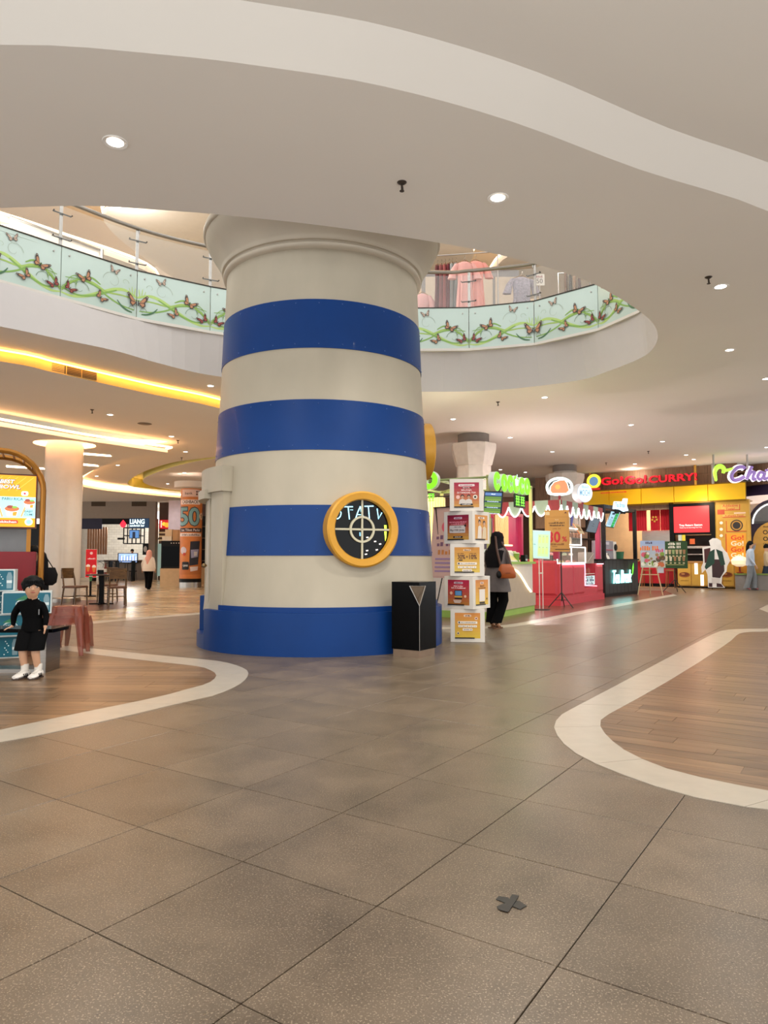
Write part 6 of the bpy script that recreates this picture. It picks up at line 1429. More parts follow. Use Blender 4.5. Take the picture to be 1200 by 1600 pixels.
# rice bowl kiosk with arched gold frame
GY = 9.3
GTH = .45; GO = Vector(((67 - 600) / F * GY, GY)); GU = Vector((math.cos(GTH), math.sin(GTH)))
gk = thing('rice_bowl_kiosk', 'red counter kiosk with gold arched frame and orange screen', 'kiosk', (*(GO - GU * .9), 0), GTH)
def gp(px, py): d_, z_ = onplane(px, py, GO, GU); return (.9 + d_, z_)
xr = gp(62, 900)[0]
MB().bbox(-1.8, 0, 0, xr - .05, .7, gp(30, 862)[1]).build('counter_body', mat('counter_crimson', (138, 24, 34), .45), gk, smooth=0)
MB().bbox(-1.8, -.03, 0, xr - .02, .0, .1).build('kick_board', M_BLACK, gk, smooth=0)
M_GF = mat('gold_frame', (168, 112, 40), .3, .5)
zt = gp(20, 706)[1]; xo = gp(68, 760)[0]; r_ = .5
def arch_tube(xo, zt, y, r, nm):
    c = [(xo, y, 0), (xo, y, zt - r_)] + [(xo - r_ + r_ * math.cos(q), y, zt - r_ + r_ * math.sin(q)) for q in [math.pi / 2 * i / 8 for i in range(1, 9)]] + [(-1.8, y, zt)]
    return MB().tube(c, r, 8).build(nm, M_GF, gk)
arch_tube(xo, zt, -.08, .035, 'arch_frame'); arch_tube(xo, zt, .62, .035, 'arch_frame')
for i in range(7):
    q = math.pi / 2 * i / 6; x = xo - r_ + r_ * math.cos(q); z = zt - r_ + r_ * math.sin(q); MB().cyl((x, -.08, z), (x, .62, z), .014, n=6).build('arch_rung', M_GF, gk)
for i in range(6): MB().cyl((-.3 - i * .25 + .2, -.08, zt), (-.3 - i * .25 + .2, .62, zt), .014, n=6).build('arch_rung', M_GF, gk)
xp = gp(44, 840)[0]; MB().bbox(xp - .02, .0, gp(0, 862)[1], xp + .03, .05, gp(0, 824)[1]).build('screen_post', M_GF, gk, smooth=0)
MB().bbox(-1.8, .5, gp(0, 862)[1], xp - .02, .53, gp(0, 824)[1]).build('back_glass', mat('misty_glass', (150, 156, 156), .3), gk, smooth=0)
x1, z0 = gp(57, 824); z1 = gp(57, 745)[1]; x0 = -1.2
MB().bbox(x0, -.06, z0 - .02, x1, .0, z1 + .02).build('screen_case', mat('screen_case', (90, 46, 20), .4), gk, smooth=0)
P = Print(.95); P.rect(x0, z0, x1 - .02, z1, (250, 160, 34))
P.rect(x0, gp(0, 809)[1], x1 - .02, gp(0, 776)[1], (170, 240, 244))
for a in range(5): x = x1 - .1 - a * .09; P.line([(x - .15, z1 - .2), (x + .05, z1 - .02)], .006, (255, 190, 80))
c = gp(12, 753); P.text('BEST', c[0], c[1], (60, 60, 70), w_=.19, h_=.062, bold=.04, shear=.2); P.text('BEST', c[0], c[1], (240, 250, 250), w_=.17, h_=.05, bold=.015, shear=.2); c = gp(10, 761); P.text('RICE BOWL', c[0] - .06, c[1], (60, 60, 70), w_=.46, h_=.062, bold=.04, shear=.2); P.text('RICE BOWL', c[0] - .06, c[1], (246, 240, 235), w_=.44, h_=.05, bold=.015, shear=.2)
c = gp(20, 780); P.text('PARU RICA', c[0], c[1], (70, 70, 80), w_=.24, h_=.036, bold=.015); c = gp(45, 802); P.text('BABY', c[0], c[1] + .02, (70, 70, 80), w_=.10, h_=.028, bold=.01); P.text('CUMI', c[0], c[1] - .02, (70, 70, 80), w_=.10, h_=.028, bold=.01)
for px in (4, 33): a, b_ = gp(px, 808), gp(px + (4 if px < 10 else -4) * -1 + (0), 788); P.line([a, (a[0] + (.06 if px > 10 else -.05), b_[1])], .02, (226, 170, 110))
for px, py, s in ((19, 796, 1.0), (46, 786, .8)):
    c = gp(px, py); P.poly([(c[0] - .075 * s, c[1]), (c[0] + .075 * s, c[1]), (c[0] + .055 * s, c[1] - .09 * s), (c[0] - .055 * s, c[1] - .09 * s)], (250, 246, 240)); P.disc(c[0], c[1] + .005, .085 * s, (190, 110, 70), rz=.035 * s); P.disc(c[0] - .02, c[1] + .03, .04 * s, (150, 70, 60), rz=.02 * s); P.disc(c[0] + .03, c[1] + .025, .03 * s, (130, 180, 70), rz=.015 * s); P.poly([(c[0] + .01, c[1] - .04 * s), (c[0] + .06 * s, c[1] - .03 * s), (c[0] + .05 * s, c[1] - .085 * s), (c[0] + .01, c[1] - .085 * s)], (246, 150, 50))
c = gp(39, 772); P.rr(c[0], c[1], .08, .06, .02, (240, 246, 246)); P.disc(c[0], c[1], .014, (226, 60, 70))
c = gp(8, 815.5); P.rr(c[0], c[1], .3, .046, .02, (206, 70, 50)); P.text('tokitchen', c[0] + .02, c[1], (255, 245, 240), w_=.22, h_=.03, bold=.01); c = gp(45, 816); P.disc(c[0], c[1], .046, (236, 250, 250)); P.disc(c[0], c[1], .03, (150, 210, 226))
P.build('screen_print', gk, (0, -.062, 0))
# stacked teal water cartons
M_TEAL = mat('carton_teal', (22, 98, 116), .5, var=.04); M_CARTW = mat('carton_white', (206, 214, 212), .55)
def carton_print(w_, h_):
    P = Print(); P.rect(-w_ * .46, -h_ * .44, w_ * .46, h_ * .44, (24, 104, 124)); P.disc(-.04, -.02, .075, (206, 220, 214), rz=.06); P.disc(-.04, -.02, .062, (40, 120, 120), rz=.048); P.poly([(-.12, .03), (.04, .03), (-.02, .085)], (60, 130, 90)); P.rect(-.10, -.035, .02, .01, (90, 130, 150)); P.text('AQUA', -.04, -.012, (220, 236, 236), w_=.09)
    P.poly([(.17, -.09), (.22, -.09), (.225, .04), (.21, .09), (.18, .09), (.165, .04)], (130, 160, 170)); P.rect(.168, -.03, .222, .0, (220, 230, 230))
    for k in range(7): P.disc(.09 + .05 * ((k * 37) % 10) / 10, -.08 + .024 * k, .007, (220, 240, 240), n=8)
    return P
cw_, ch_ = .50, .247; CY = 7.95
xright = (82 - 600) / F * CY
ROWN = ['floor row', 'second row', 'third row', 'top row']
for row in range(4):
    for col in range(2):
        xr_ = xright - .08 - .03 * (row == 1) - (.42 if row == 3 else 0) - (.33 if row == 0 else 0) - (.1 if row == 1 else 0) - col * (cw_ + .02)
        c = thing('water_carton', 'teal water carton with bubbles, ' + ROWN[row] + ' of the stack, ' + ('nearer the stools' if col == 0 else 'toward the left edge'), 'carton', (xr_ - cw_ / 2 * .93 + .0, CY + .12 + .22 * col, row * ch_), .40 + random.uniform(-.03, .03), 'stacked water cartons')
        MB().rbox(0, 0, ch_ / 2, cw_, .32, ch_ - .003, .006).build('carton', M_CARTW, c); MB().bbox(-cw_ * .47, -.163, .015, cw_ * .47, -.16, ch_ - .02).build('teal_panel', M_TEAL, c, smooth=0); carton_print(cw_, ch_).build('carton_print', c, (0, -.164, ch_ / 2))
        MB().bbox(-.25, -.03, ch_ - .003, .25, .03, ch_ - .0025).build('tape_strip', mat('carton_tape', (190, 196, 190), .3), c, smooth=0)
# steel-legged bench with black top
BX1 = (91 - 600) / F * 6.95
be = thing('bench', 'low bench with black top and wide steel legs behind the child', 'bench', (BX1 - .75, 7.08, 0))
MB().rbox(0, 0, .41, 1.5, .36, .035, .008).build('seat', M_BLKGLOSS, be)
for x in (.62, -.02): MB().bbox(x - .055, -.15, 0, x + .055, .15, .39).build('leg', M_STEEL if x > .3 else M_DSTEEL, be, smooth=0)
MB().bbox(-.7, -.12, .0, .55, .12, .035).build('floor_bar', M_STEEL, be, smooth=0)
# translucent plastic stools
M_PLS = mat('smoky_rose_plastic', (150, 74, 54), .12, var=.05, alpha=.62, spec=.5)
def stool(label, x, y, z, h_, s, rz):
    t = thing('plastic_stool', label, 'stool', (x, y, z), rz, 'rose plastic stools')
    top, bot_ = .145 * s, .19 * s
    b = MB(); pr = [rrect(2 * top * 1.02, 2 * top * 1.02, .05), rrect(2 * top * 1.08, 2 * top * 1.08, .05), rrect(2 * top * 1.1, 2 * top * 1.1, .05)]
    b.loft([[(p[0] * .93, p[1] * .93, h_) for p in pr[0]], [(p[0], p[1], h_ - .006) for p in pr[1]], [(p[0], p[1], h_ - .03) for p in pr[2]]], cap=True); b.build('seat', M_PLS, t)
    b = MB(); b.loft([[(p[0] * 1.0, p[1] * 1.0, h_ - .03) for p in pr[1]], [(p[0] * 1.04, p[1] * 1.04, h_ - .11) for p in pr[2]]], cap=False); b.build('apron', M_PLS, t)
    for sx in (-1, 1):
        for sy in (-1, 1):
            P0 = Vector((sx * top * .9, sy * top * .9, h_ - .04)); P1 = Vector((sx * bot_, sy * bot_, 0)); pts = [P0, P0.lerp(P1, .25) + Vector((sx * .012, sy * .012, 0)), P0.lerp(P1, .7), P1]
            MB().tube(pts, [.045, .04, .032, .024], 8).build('leg', M_PLS, t)
    return t
stool('rose plastic stool nested lower of the stacked pair', -3.68, 8.30, 0, .46, 1.0, .2); stool('rose plastic stool on top of the stacked pair', -3.68, 8.30, .105, .46, 1.0, .2)
stool('single rose plastic stool nearer the white border', -3.86, 8.92, 0, .42, .82, .1)
stool('dark rose plastic stool behind the stacked pair', -4.25, 8.75, 0, .42, .95, -.2)
# dining set
M_CH = wood('chair_wood', [(74, 50, 26), (116, 84, 44)], (6, 6, 30), .4, .1); M_CHP = mat('chair_pad', (104, 70, 50), .6)
def chair(label, x, y, rz):
    t = thing('dining_chair', label, 'chair', (x, y, 0), rz, 'wooden chairs at the pedestal table')
    MB().rbox(0, 0, .44, .42, .42, .05, .03).build('seat', M_CHP, t)
    for sx in (-1, 1):
        MB().tube([(sx * .18, -.18, .42), (sx * .19, -.19, 0)], [.022, .016], 8).build('leg', M_CH, t); MB().tube([(sx * .18, .17, 0 + .42), (sx * .19, .23, .0)], [.022, .016], 8).build('leg', M_CH, t)
        MB().tube([(sx * .18, .17, .42), (sx * .18, .2, .62), (sx * .175, .26, .84)], [.02, .02, .016], 8).build('back_post', M_CH, t); MB().cyl((sx * .185, -.18, .22), (sx * .185, .2, .22), .011, n=6).build('stretcher', M_CH, t)
    MB().cyl((-.185, 0, .22), (.185, 0, .22), .011, n=6).build('stretcher', M_CH, t)
    n = 8; f = [(-.19 + .38 * i / n, .245 + .03 * math.sin(math.pi * i / n)) for i in range(n + 1)]
    b = MB(); b.loft([[(a, c - .01, z) for a, c in f] + [(a, c + .012, z) for a, c in f[::-1]] for z in (.64, .66, .86, .885)]); b.build('backrest', M_CH, t)
    return t
tx, ty = -6.88, 17.3
t = thing('pedestal_table', 'dark square pedestal dining table near the white column', 'table', (tx, ty, 0), .2)
MB().rbox(0, 0, .715, .62, .62, .035, .02).build('tabletop', mat('table_dark', (58, 42, 32), .35), t); MB().bbox(-.055, -.055, .03, .055, .055, .7).build('pedestal', M_BLACK, t, smooth=0)
for a in (0, math.pi / 2): MB().box(0, 0, .015, .56, .06, .03, rz=a).build('foot', M_BLACK, t, smooth=0)
chair('olive wood chair right of the pedestal table, seen from behind', -6.28, 16.7, math.radians(205)); chair('dark wood chair left of the table beside the column', -7.35, 16.9, math.radians(70)); chair('wooden chair on the far side of the pedestal table', -7.05, 18.1, math.radians(5))
def bottle(label, x, y, z, h_, r, col, grp=None):
    t = thing('bottle', label, 'bottle', (x, y, z), 0, grp); MB().lathe([(0, 0), (r, 0), (r, h_ * .6), (r * .4, h_ * .75), (r * .4, h_), (0, h_)], 12).build('body', mat('bottle_%d' % col[0], col, .3), t); MB().lathe([(r * 1.02, h_ * .2), (r * 1.02, h_ * .5)], 12).build('label_band', pm((214, 206, 190)), t)
bottle('tall sauce bottle on the pedestal table', tx + .1, ty - .05, .733, .26, .035, (110, 50, 34)); 
t = thing('tissue_box', 'small dark condiment caddy on the pedestal table', 'caddy', (tx - .05, ty + .1, .733)); MB().rbox(0, 0, .05, .16, .12, .1, .01).build('box', M_BLACK, t); MB().bbox(-.06, -.02, .1, .06, .02, .16).build('napkins', M_WHITE, t, smooth=0)
# red poster stand
p = fl(141, 932); t = thing('red_poster_stand', 'red dessert poster stand behind the dining table', 'stand', p, face_cam(p.x, p.y)); k = p.y / F
z0, z1 = .55, at(141, 858, p.y).z; w_ = 17 * k
o = MB().bbox(-w_ / 2, 0, z0, w_ / 2, .03, z1).build('board', M_WHITE, t, smooth=0); P = Print(.15); P.rect(-w_ * .46, z0 + .01, w_ * .46, z1 - .01, (206, 30, 44)); P.text('Sweety Ice', 0, z1 - .28, (250, 230, 230), w_=w_ * .6); P.disc(0, z1 - .12, .04, (240, 200, 200))
for x, z in ((-.08, z1 - .5), (.08, z1 - .52), (0, z1 - .78)): P.disc(x, z, .055, (240, 226, 214)); P.poly([(x - .05, z - .02), (x + .05, z - .02), (x + .025, z - .16), (x - .025, z - .16)], (206, 120, 60) if x else (60, 110, 60))
P.build('poster_print', o, (0, -.002, 0)); MB().bbox(-w_ / 2, -.15, 0, w_ / 2, .15, .03).build('base', M_BLACK, t, smooth=0); MB().bbox(-.03, 0, .03, .03, .03, z0).build('post', M_BLACK, t, smooth=0)
# sandwich bar far away
SY = 37.0
def spx(px, py, Y=SY): q = at(px, py, Y); return (q.x, q.z)
wl = thing('wall_left', 'grey far shop fascia wall on the left', None, (0, SY, 0)); tag(wl, kind='structure')
M_FAS = mat('fascia_greige', (150, 136, 122), .7, var=.03)
xa, z1 = spx(60, 783); xb, z0 = spx(243, 810)
MB().bbox(-24, 0, z0, xb, .3, HD + .1).build('fascia', M_FAS, wl, smooth=0); MB().bbox(xb - .35, 0, 0, xb, .5, z0).build('pier', M_FAS, wl, smooth=0)
MB().bbox(xb, .6, 0, -3, .9, HD + .1).build('far_shop_wall', mat('far_dark', (92, 70, 62), .7), wl, smooth=0); MB().bbox(-24, 6, 0, xb, 6.2, z0).build('rear_wall', mat('rear_white', (206, 200, 190), .7), wl, smooth=0)
MB().bbox(-24, 5.8, 0, spx(122, 850, SY + 5.8)[0], 6.0, z0).build('rear_dark', M_BLACK, wl, smooth=0)
for px0, px1 in ((143, 165), (206, 229)):
    a, zz_ = spx(px0, 788); b_, z2 = spx(px1, 783.5); MB().bbox(a, -.03, zz_ - .1, b_, 0, z2).build('air_grille', mat('grille_dark', (70, 54, 34), .7), wl, smooth=0)
sb = thing('sandwich_bar', 'far sandwich bar with white glowing sign and tiled wall', 'shop', (0, SY, 0))
MB().bbox(spx(120, 830)[0], .1, z0 - .55, spx(158, 830)[0], .2, z0).build('dark_banner', mat('navy_board', (38, 36, 62), .6), sb, smooth=0); MB().bbox(spx(158, 830)[0], .1, z0 - .3, xb - .35, .2, z0).build('dark_header', M_BLACK, sb, smooth=0)
SB2 = 5.4; 
MB().bbox(spx(140, 800, SY + 5.4)[0], SB2, 0, xb - .3, SB2 + .1, z0).build('tiled_wall', brickmat('subway_tile', (206, 204, 196), (196, 194, 188), (160, 156, 150), .3, .15, .006, .35, plane='xz'), sb, smooth=0)
for k in range(8):
    a = spx(121 + k * 4.1, 850)[0]; MB().bbox(a, 1.2, spx(0, 866)[1], a + .09, 1.3, z0 - .4).build('hanging_slat', mat('slat_%d' % (k % 3), [(140, 92, 52), (60, 60, 66), (150, 150, 150)][k % 3 if k > 2 else 0], .5), sb, smooth=0)
a, zz_ = spx(192.5, 822); P = Print(2.2); P.poly([(a + .16 * math.cos(q) * (1 if math.sin(q) < 0 else 1 - .7 * math.sin(q)), zz_ + .12 + .2 * math.sin(q)) for q in [2 * math.pi * i / 20 for i in range(20)]][::-1], (240, 30, 50)); P.build('drop_emblem', sb, (0, -.02, 0))
x0, zb = spx(203, 823.5); x1, zt = spx(232, 810.5); MB().bbox(x0 - .05, -.0, zb - .05, x1 + .05, .08, zt + .03).build('sign_board', mat('sign_navy', (30, 60, 90), .4, emit=.3), sb, smooth=0)
P = Print(2.0); P.text('LIANG', (x0 + x1) / 2 - .1, zb + (zt - zb) * .66, (226, 250, 250), w_=(x1 - x0) * .8, h_=(zt - zb) * .58, bold=.02); P.text('sandwich bar', (x0 + x1) / 2 - .1, zb + .08, (226, 250, 250), w_=(x1 - x0) * .8, h_=.12, bold=.01); P.build('sign_text', sb, (0, -.01, 0))
a, c = spx(171, 848)[0], spx(199, 848)[0]; z_ = spx(0, 848)[1]; zt_ = spx(0, 822)[1]; sh = MB()
for x in (a, (a + c) / 2, c):
    for y in (2.0, 2.6): sh.bbox(x - .025, y - .025, z_, x + .025, y + .025, zt_ + .3)
for z in (z_, (z_ + zt_) / 2, zt_): sh.bbox(a, 1.97, z - .025, c, 2.63, z + .025)
sh.build('hanging_shelf', M_BLACK, sb, smooth=0)
x0, zb = spx(196, 840); x1, zt = spx(211, 828); P = Print(.8); P.rect(x0, zb, x1, zt, (90, 140, 200)); P.rect(x0 + .15, zb, x0 + .3, zt - .08, (30, 40, 60)); MB().bbox(x0 - .03, .6, zb - .03, x1 + .03, .66, zt + .03).build('wall_monitor', M_BLACK, sb, smooth=0); P.build('monitor_print', sb, (0, .598, 0))
x0, zb = spx(183, 878.5); x1, zt = spx(212, 865); P = Print(1.3); P.rect(x0, zb, x1, zt, (150, 180, 230)); 
for k in range(12): P.rect(x0 + .06 + .075 * k, zb + .08, x0 + .11 + .075 * k, zt - .08 - .04 * (k % 3), (220, 230, 250) if k % 2 else (120, 140, 190)); P.k = 2
MB().bbox(x0 - .05, .2, zb - .04, x1 + .03, .3, zt + .03).build('counter_screen', M_BLACK, sb, smooth=0); P.build('screen_print', sb, (0, .198, 0))
zc_ = spx(0, 877)[1]; MB().bbox(spx(157, 880)[0], .5, 0, xb - .5, 1.1, zc_).build('bar_counter', mat('counter_stone', (120, 104, 88), .4), sb, smooth=0); MB().bbox(spx(157, 880)[0], .4, zc_, xb - .4, 1.2, zc_ + .06).build('counter_top', mat('counter_wood', (110, 76, 50), .4), sb, smooth=0)
for px in (167, 231): x, z = spx(px, 840); MB().bbox(x - .2, 2, z - .05, x + .2, 2.03, z + .05).build('wall_plaque', M_BLACK, sb, smooth=0)
x, z = spx(227.5, 858); MB().bbox(x - .14, -.04, z - .3, x + .14, 0, z + .3).build('wall_poster', M_BLACK, sb, smooth=0); P = Print(); P.disc(x, z, .09, (190, 186, 180), rz=.16); P.build('poster_drop', sb, (0, -.045, 0))
lamp('POINT', (spx(180, 830)[0], SY + 2.5, z0 - .1), 160, (1, .93, .82), .2, name='bar_lamp')
# bar stools and high tables in front of the far counter
for k in range(4):
    x = spx(164 + k * 18, 900)[0]; t = thing('bar_chair', ['first', 'second', 'third', 'fourth', 'fifth', 'sixth'][k] + ' black wire chair from the left at the far sandwich bar', 'chair', (x, SY - 1.0, 0), .2 * k, 'black wire chairs at the sandwich bar')
    MB().lathe([(0, .46), (.2, .46), (.2, .5), (0, .5)], 14).build('seat', M_BLACK, t)
    for a in range(4): q = a * math.pi / 2 + .78; MB().cyl((.16 * math.cos(q), .16 * math.sin(q), .46), (.22 * math.cos(q), .22 * math.sin(q), 0), .014, n=5).build('leg', M_BLACK, t)
    MB().tube([(-.2, .18, .48), (-.2, .24, .85), (0, .27, .95), (.2, .24, .85), (.2, .18, .48)], .014, 5).build('backrest', M_BLACK, t)
for k in range(2):
    x = spx(180 + k * 34, 900)[0]; t = thing('bar_table', ['left', 'right'][k] + ' high black table before the far sandwich bar', 'table', (x, SY - 1.7, 0)); MB().rbox(0, 0, .99, 1.0, .5, .04, .01).build('tabletop', M_BLACK, t)
    for a in (-.4, .4): MB().bbox(a - .03, -.2, 0, a + .03, .2, .97).build('leg', M_BLACK, t, smooth=0)
# second far shop with red sign
rs = thing('far_red_shop', 'far dark shop with small red and gold sign', 'shop', (0, SY + .55, 0)); x0, zb = spx(245, 825.5); x1, zt = spx(268, 811.5)
MB().bbox(x0, -.1, zb, x1, 0, zt).build('sign_board', pm((200, 22, 34), .8), rs, smooth=0); P = Print(1.0); P.disc(x0 + .3 * (x1 - x0), zb + .25, .1, (250, 200, 70)); P.disc(x0 + .5 * (x1 - x0), zb + .2, .13, (250, 170, 50)); P.disc(x0 + .85 * (x1 - x0), zb + .3, .1, (250, 180, 60)); glyphs(P, x0 + .04, x0 + .14, zb + .05, zt - .05, 1, (250, 220, 210)); P.build('sign_print', rs, (0, -.105, 0))
MB().bbox(x0 - .1, -.08, .2, x0 + .4, 0, 1.9).build('lit_cabinet', pm((150, 176, 166), .5), rs, smooth=0)
for z in (2.1, 2.3, 2.5): MB().bbox(x0 - .05, -.06, z - .05, x0 + .35, 0, z + .03).build('shelf_row', pm((206, 176, 130), .4), rs, smooth=0)
# lilac column
t = thing('far_column', 'pale lilac column behind the wrapped advertising column', 'column', (spx(275.5, 850, 33)[0], 33, 0)); MB().bbox(-.3, -.3, 0, .3, .3, HD - .3).build('shaft', mat('lilac_white', (196, 184, 196), .5), t, smooth=0); MB().bbox(-.34, -.34, 0, .34, .34, .15).build('base', M_DSTEEL, t, smooth=0)
# advertising column
AY = 27.6; ax = (298.5 - 600) / F * AY; ar_ = 16.5 / F * AY
t = thing('advertising_column', 'round column wrapped in an orange cashback advertisement', 'column', (ax, AY, 0), face_cam(ax, AY))
zt = at(298, 763, AY - ar_).z; MB().lathe([(ar_, .32), (ar_, zt)], 48).build('shaft', mat('wrap_orange', (206, 122, 56), .45), t, smooth=60); MB().lathe([(ar_ + .01, 0), (ar_ + .01, .2), (ar_, .2)], 48).build('steel_base', M_STEEL, t, smooth=40); MB().lathe([(ar_ + .004, .2), (ar_ + .004, .34)], 48).build('black_ring', M_BLACK, t, smooth=40); MB().lathe([(ar_, zt), (ar_ + .25, zt + .04), (ar_ + .25, HD)], 32).build('top_collar', M_WHITE, t, smooth=30)
def az(py): return at(298, py, AY - ar_).z
P = Print()
w_ = ar_ * 2.2
P.rect(-w_ / 2, .5, w_ / 2, .75, (190, 110, 50), seg=24)
P.rect(-.42, az(776), .42, az(764.5), (222, 190, 176), seg=20); P.text('bank', -.12, az(770.5), (70, 56, 60), w_=.3, h_=.1, bold=.01); 
for q in range(4): a = q * math.pi / 2 + .78; P.disc(.25 + .07 * math.cos(a), az(770) + .07 * math.sin(a), .04, (90, 60, 50), n=8); P.k -= 1
P.rect(-.5, az(788), .36, az(780.5), (236, 220, 210), seg=20); P.text('CASHBACK', -.07, az(784), (50, 30, 34), w_=.66, h_=.13, bold=.02)
for s, x in (('5', -.34), ('0', .12)): P.text(s, x, az(807), (60, 60, 60), w_=.5, h_=.78, bold=.06); P.text(s, x, az(807), (120, 166, 170), w_=.44, h_=.70, bold=.02)
P.disc(.46, az(806), .14, (226, 190, 150)); P.text('%', .46, az(806), (60, 50, 50), h_=.14, bold=.02)
P.rect(-.55, az(831), .5, az(825), (40, 26, 30), seg=20); P.text('tua Tiket Parkir', -.02, az(828), (240, 226, 220), w_=.8, h_=.09, bold=.01); P.rect(-.55, az(838), .45, az(833), (232, 216, 206), seg=20); P.text('Aktifkan fitur Parkir', -.02, az(835.5), (90, 60, 60), w_=.75, h_=.07)
P.poly([(-.05, az(884)), (.3, az(882)), (.38, az(845)), (-.02, az(846))], (32, 32, 46)); P.poly([(.02, az(872)), (.28, az(870)), (.32, az(858)), (.0, az(859))], (150, 150, 180)); P.poly([(.12, az(869)), (.24, az(868)), (.25, az(862)), (.12, az(862))], (210, 206, 206)); P.poly([(.0, az(893)), (.28, az(891)), (.3, az(885)), (-.02, az(886))], (226, 210, 206))
P.disc(-.3, az(860), .14, (206, 196, 206)); P.disc(-.25, az(866), .06, (200, 70, 50)); P.rr(-.2, az(884), .28, .3, .04, (24, 22, 26)); P.text('QRIS', -.2, az(884), (235, 235, 235), w_=.2, h_=.08, bold=.02)
P.build('wrap_print', t, (0, 0, 0), bend=ar_ + .002)
# beige counter with black cabinet and boxes
BY = 27.9
def bpx(px, py): q = at(px, py, BY); return q.x, q.z
x0, _ = bpx(250, 900); x1, _ = bpx(283, 900); xc = (x0 + x1) / 2; w_ = x1 - x0
t = thing('beige_counter', 'plain beige counter block beside the advertising column', 'counter', (xc, BY + .35, 0)); zc_ = bpx(0, 888)[1]; MB().bbox(-w_ / 2, -.35, 0, w_ / 2, .35, zc_ - .02).build('body', mat('counter_beige', (196, 170, 132), .55), t, smooth=0); MB().bbox(-w_ / 2 - .01, -.36, zc_ - .02, w_ / 2 + .01, .36, zc_).build('top', mat('counter_beige_top', (180, 150, 112), .5), t, smooth=0)
t2 = thing('black_cabinet', 'black cabinet standing on the beige counter', 'cabinet', (xc, BY + .35, zc_)); zk = bpx(0, 845)[1]; MB().bbox(-w_ / 2 + .02, -.33, 0, w_ / 2, .3, zk - zc_).build('body', M_BLACK, t2, smooth=0); MB().bbox(-w_ / 2 + .08, -.345, .08, w_ / 2 - .06, -.33, zk - zc_ - .22).build('door', M_BLKGLOSS, t2, smooth=0)
for k in range(4): MB().cyl((.0 + k * .1, -.35, zk - zc_ - .09), (.0 + k * .1, -.33, zk - zc_ - .09), .022, n=8).build('knob', M_WHITE, t2)
t2 = thing('kraft_box', 'large kraft cardboard box on top of the black cabinet', 'box', (xc + .24, BY + .35, zk)); MB().rbox(0, 0, .22, w_ * .56, .4, .44, .006).build('box', mat('kraft', (190, 150, 104), .7), t2); MB().bbox(-.03, -.203, .0, .03, -.2, .44).build('tape', mat('box_tape', (170, 130, 84), .4), t2, smooth=0)
t2 = thing('cream_box', 'cream box stack on the left of the black cabinet top', 'box', (xc - .22, BY + .3, zk)); MB().rbox(0, 0, .09, .38, .3, .18, .006).build('lower_box', mat('cream_card', (226, 214, 192), .6), t2); MB().rbox(.06, 0, .32, .28, .28, .27, .006).build('upper_box', mat('cream_card2', (220, 196, 160), .6), t2)
# dark shelving right of the advertising column
t = thing('dark_shelving', 'dark shop shelving glimpsed between advertising column and lighthouse', 'shelf', (at(322, 880, 31).x, 31, 0))
MB().bbox(-.5, .4, 0, .6, .45, 3.0).build('back', M_BLACK, t, smooth=0)
for z in (.5, 1.0, 1.5, 2.0, 2.5): MB().bbox(-.5, 0, z, .6, .4, z + .03).build('shelf_board', mat('shelf_brown', (92, 66, 46), .5), t, smooth=0)
for x in (-.5, .05, .6): MB().bbox(x - .02, .0, 0, x + .02, .4, 3.0).build('upright', M_BLACK, t, smooth=0)
MB().bbox(-.5, -.05, 0, .6, .0, .75).build('front_counter', mat('counter_tan', (170, 134, 92), .5), t, smooth=0)
# ================================================================== PEOPLE
def skin_mesh(V, E, root, sub=2):
    names = list(V); idx = {n: i for i, n in enumerate(names)}
    me = bpy.data.meshes.new('body'); me.from_pydata([V[n][0] for n in names], [(idx[a], idx[b]) for a, b in E], [])
    ob = bpy.data.objects.new('body', me); COL.objects.link(ob)
    m = ob.modifiers.new('Skin', 'SKIN'); m.use_smooth_shade = True; m.branch_smoothing = .4
    s = ob.modifiers.new('Sub', 'SUBSURF'); s.levels = sub; s.render_levels = sub
    if not me.skin_vertices: 
        bm = bmesh.new(); bm.from_mesh(me); bm.verts.layers.skin.verify(); bm.to_mesh(me); bm.free()
    for n in names:
        sv = me.skin_vertices[0].data[idx[n]]; r = V[n][1]; sv.radius = r if isinstance(r, tuple) else (r, r); sv.use_root = (n == root)
    dg = bpy.context.evaluated_depsgraph_get(); dg.update()
    out = bpy.data.meshes.new_from_object(ob.evaluated_get(dg)); bpy.data.objects.remove(ob); bpy.data.meshes.remove(me)
    return out
def body(parent, V, E, root, bone_mat, mats, sub=2):
    me = skin_mesh(V, E, root, sub)
    segs = [(Vector(V[a][0]), Vector(V[b][0]), bone_mat(a, b)) for a, b in E]
    for q in mats: me.materials.append(q)
    for p in me.polygons:
        c = p.center; best = None
        for a, b, m in segs:
            ab = b - a; t = max(0, min(1, (c - a).dot(ab) / max(ab.length_squared, 1e-9))); dd = (a + ab * t - c).length
            if best is None or dd < best[0]: best = (dd, m)
        p.material_index = best[1]; p.use_smooth = True
    o = bpy.data.objects.new('body', me); COL.objects.link(o); o.parent = parent; return o
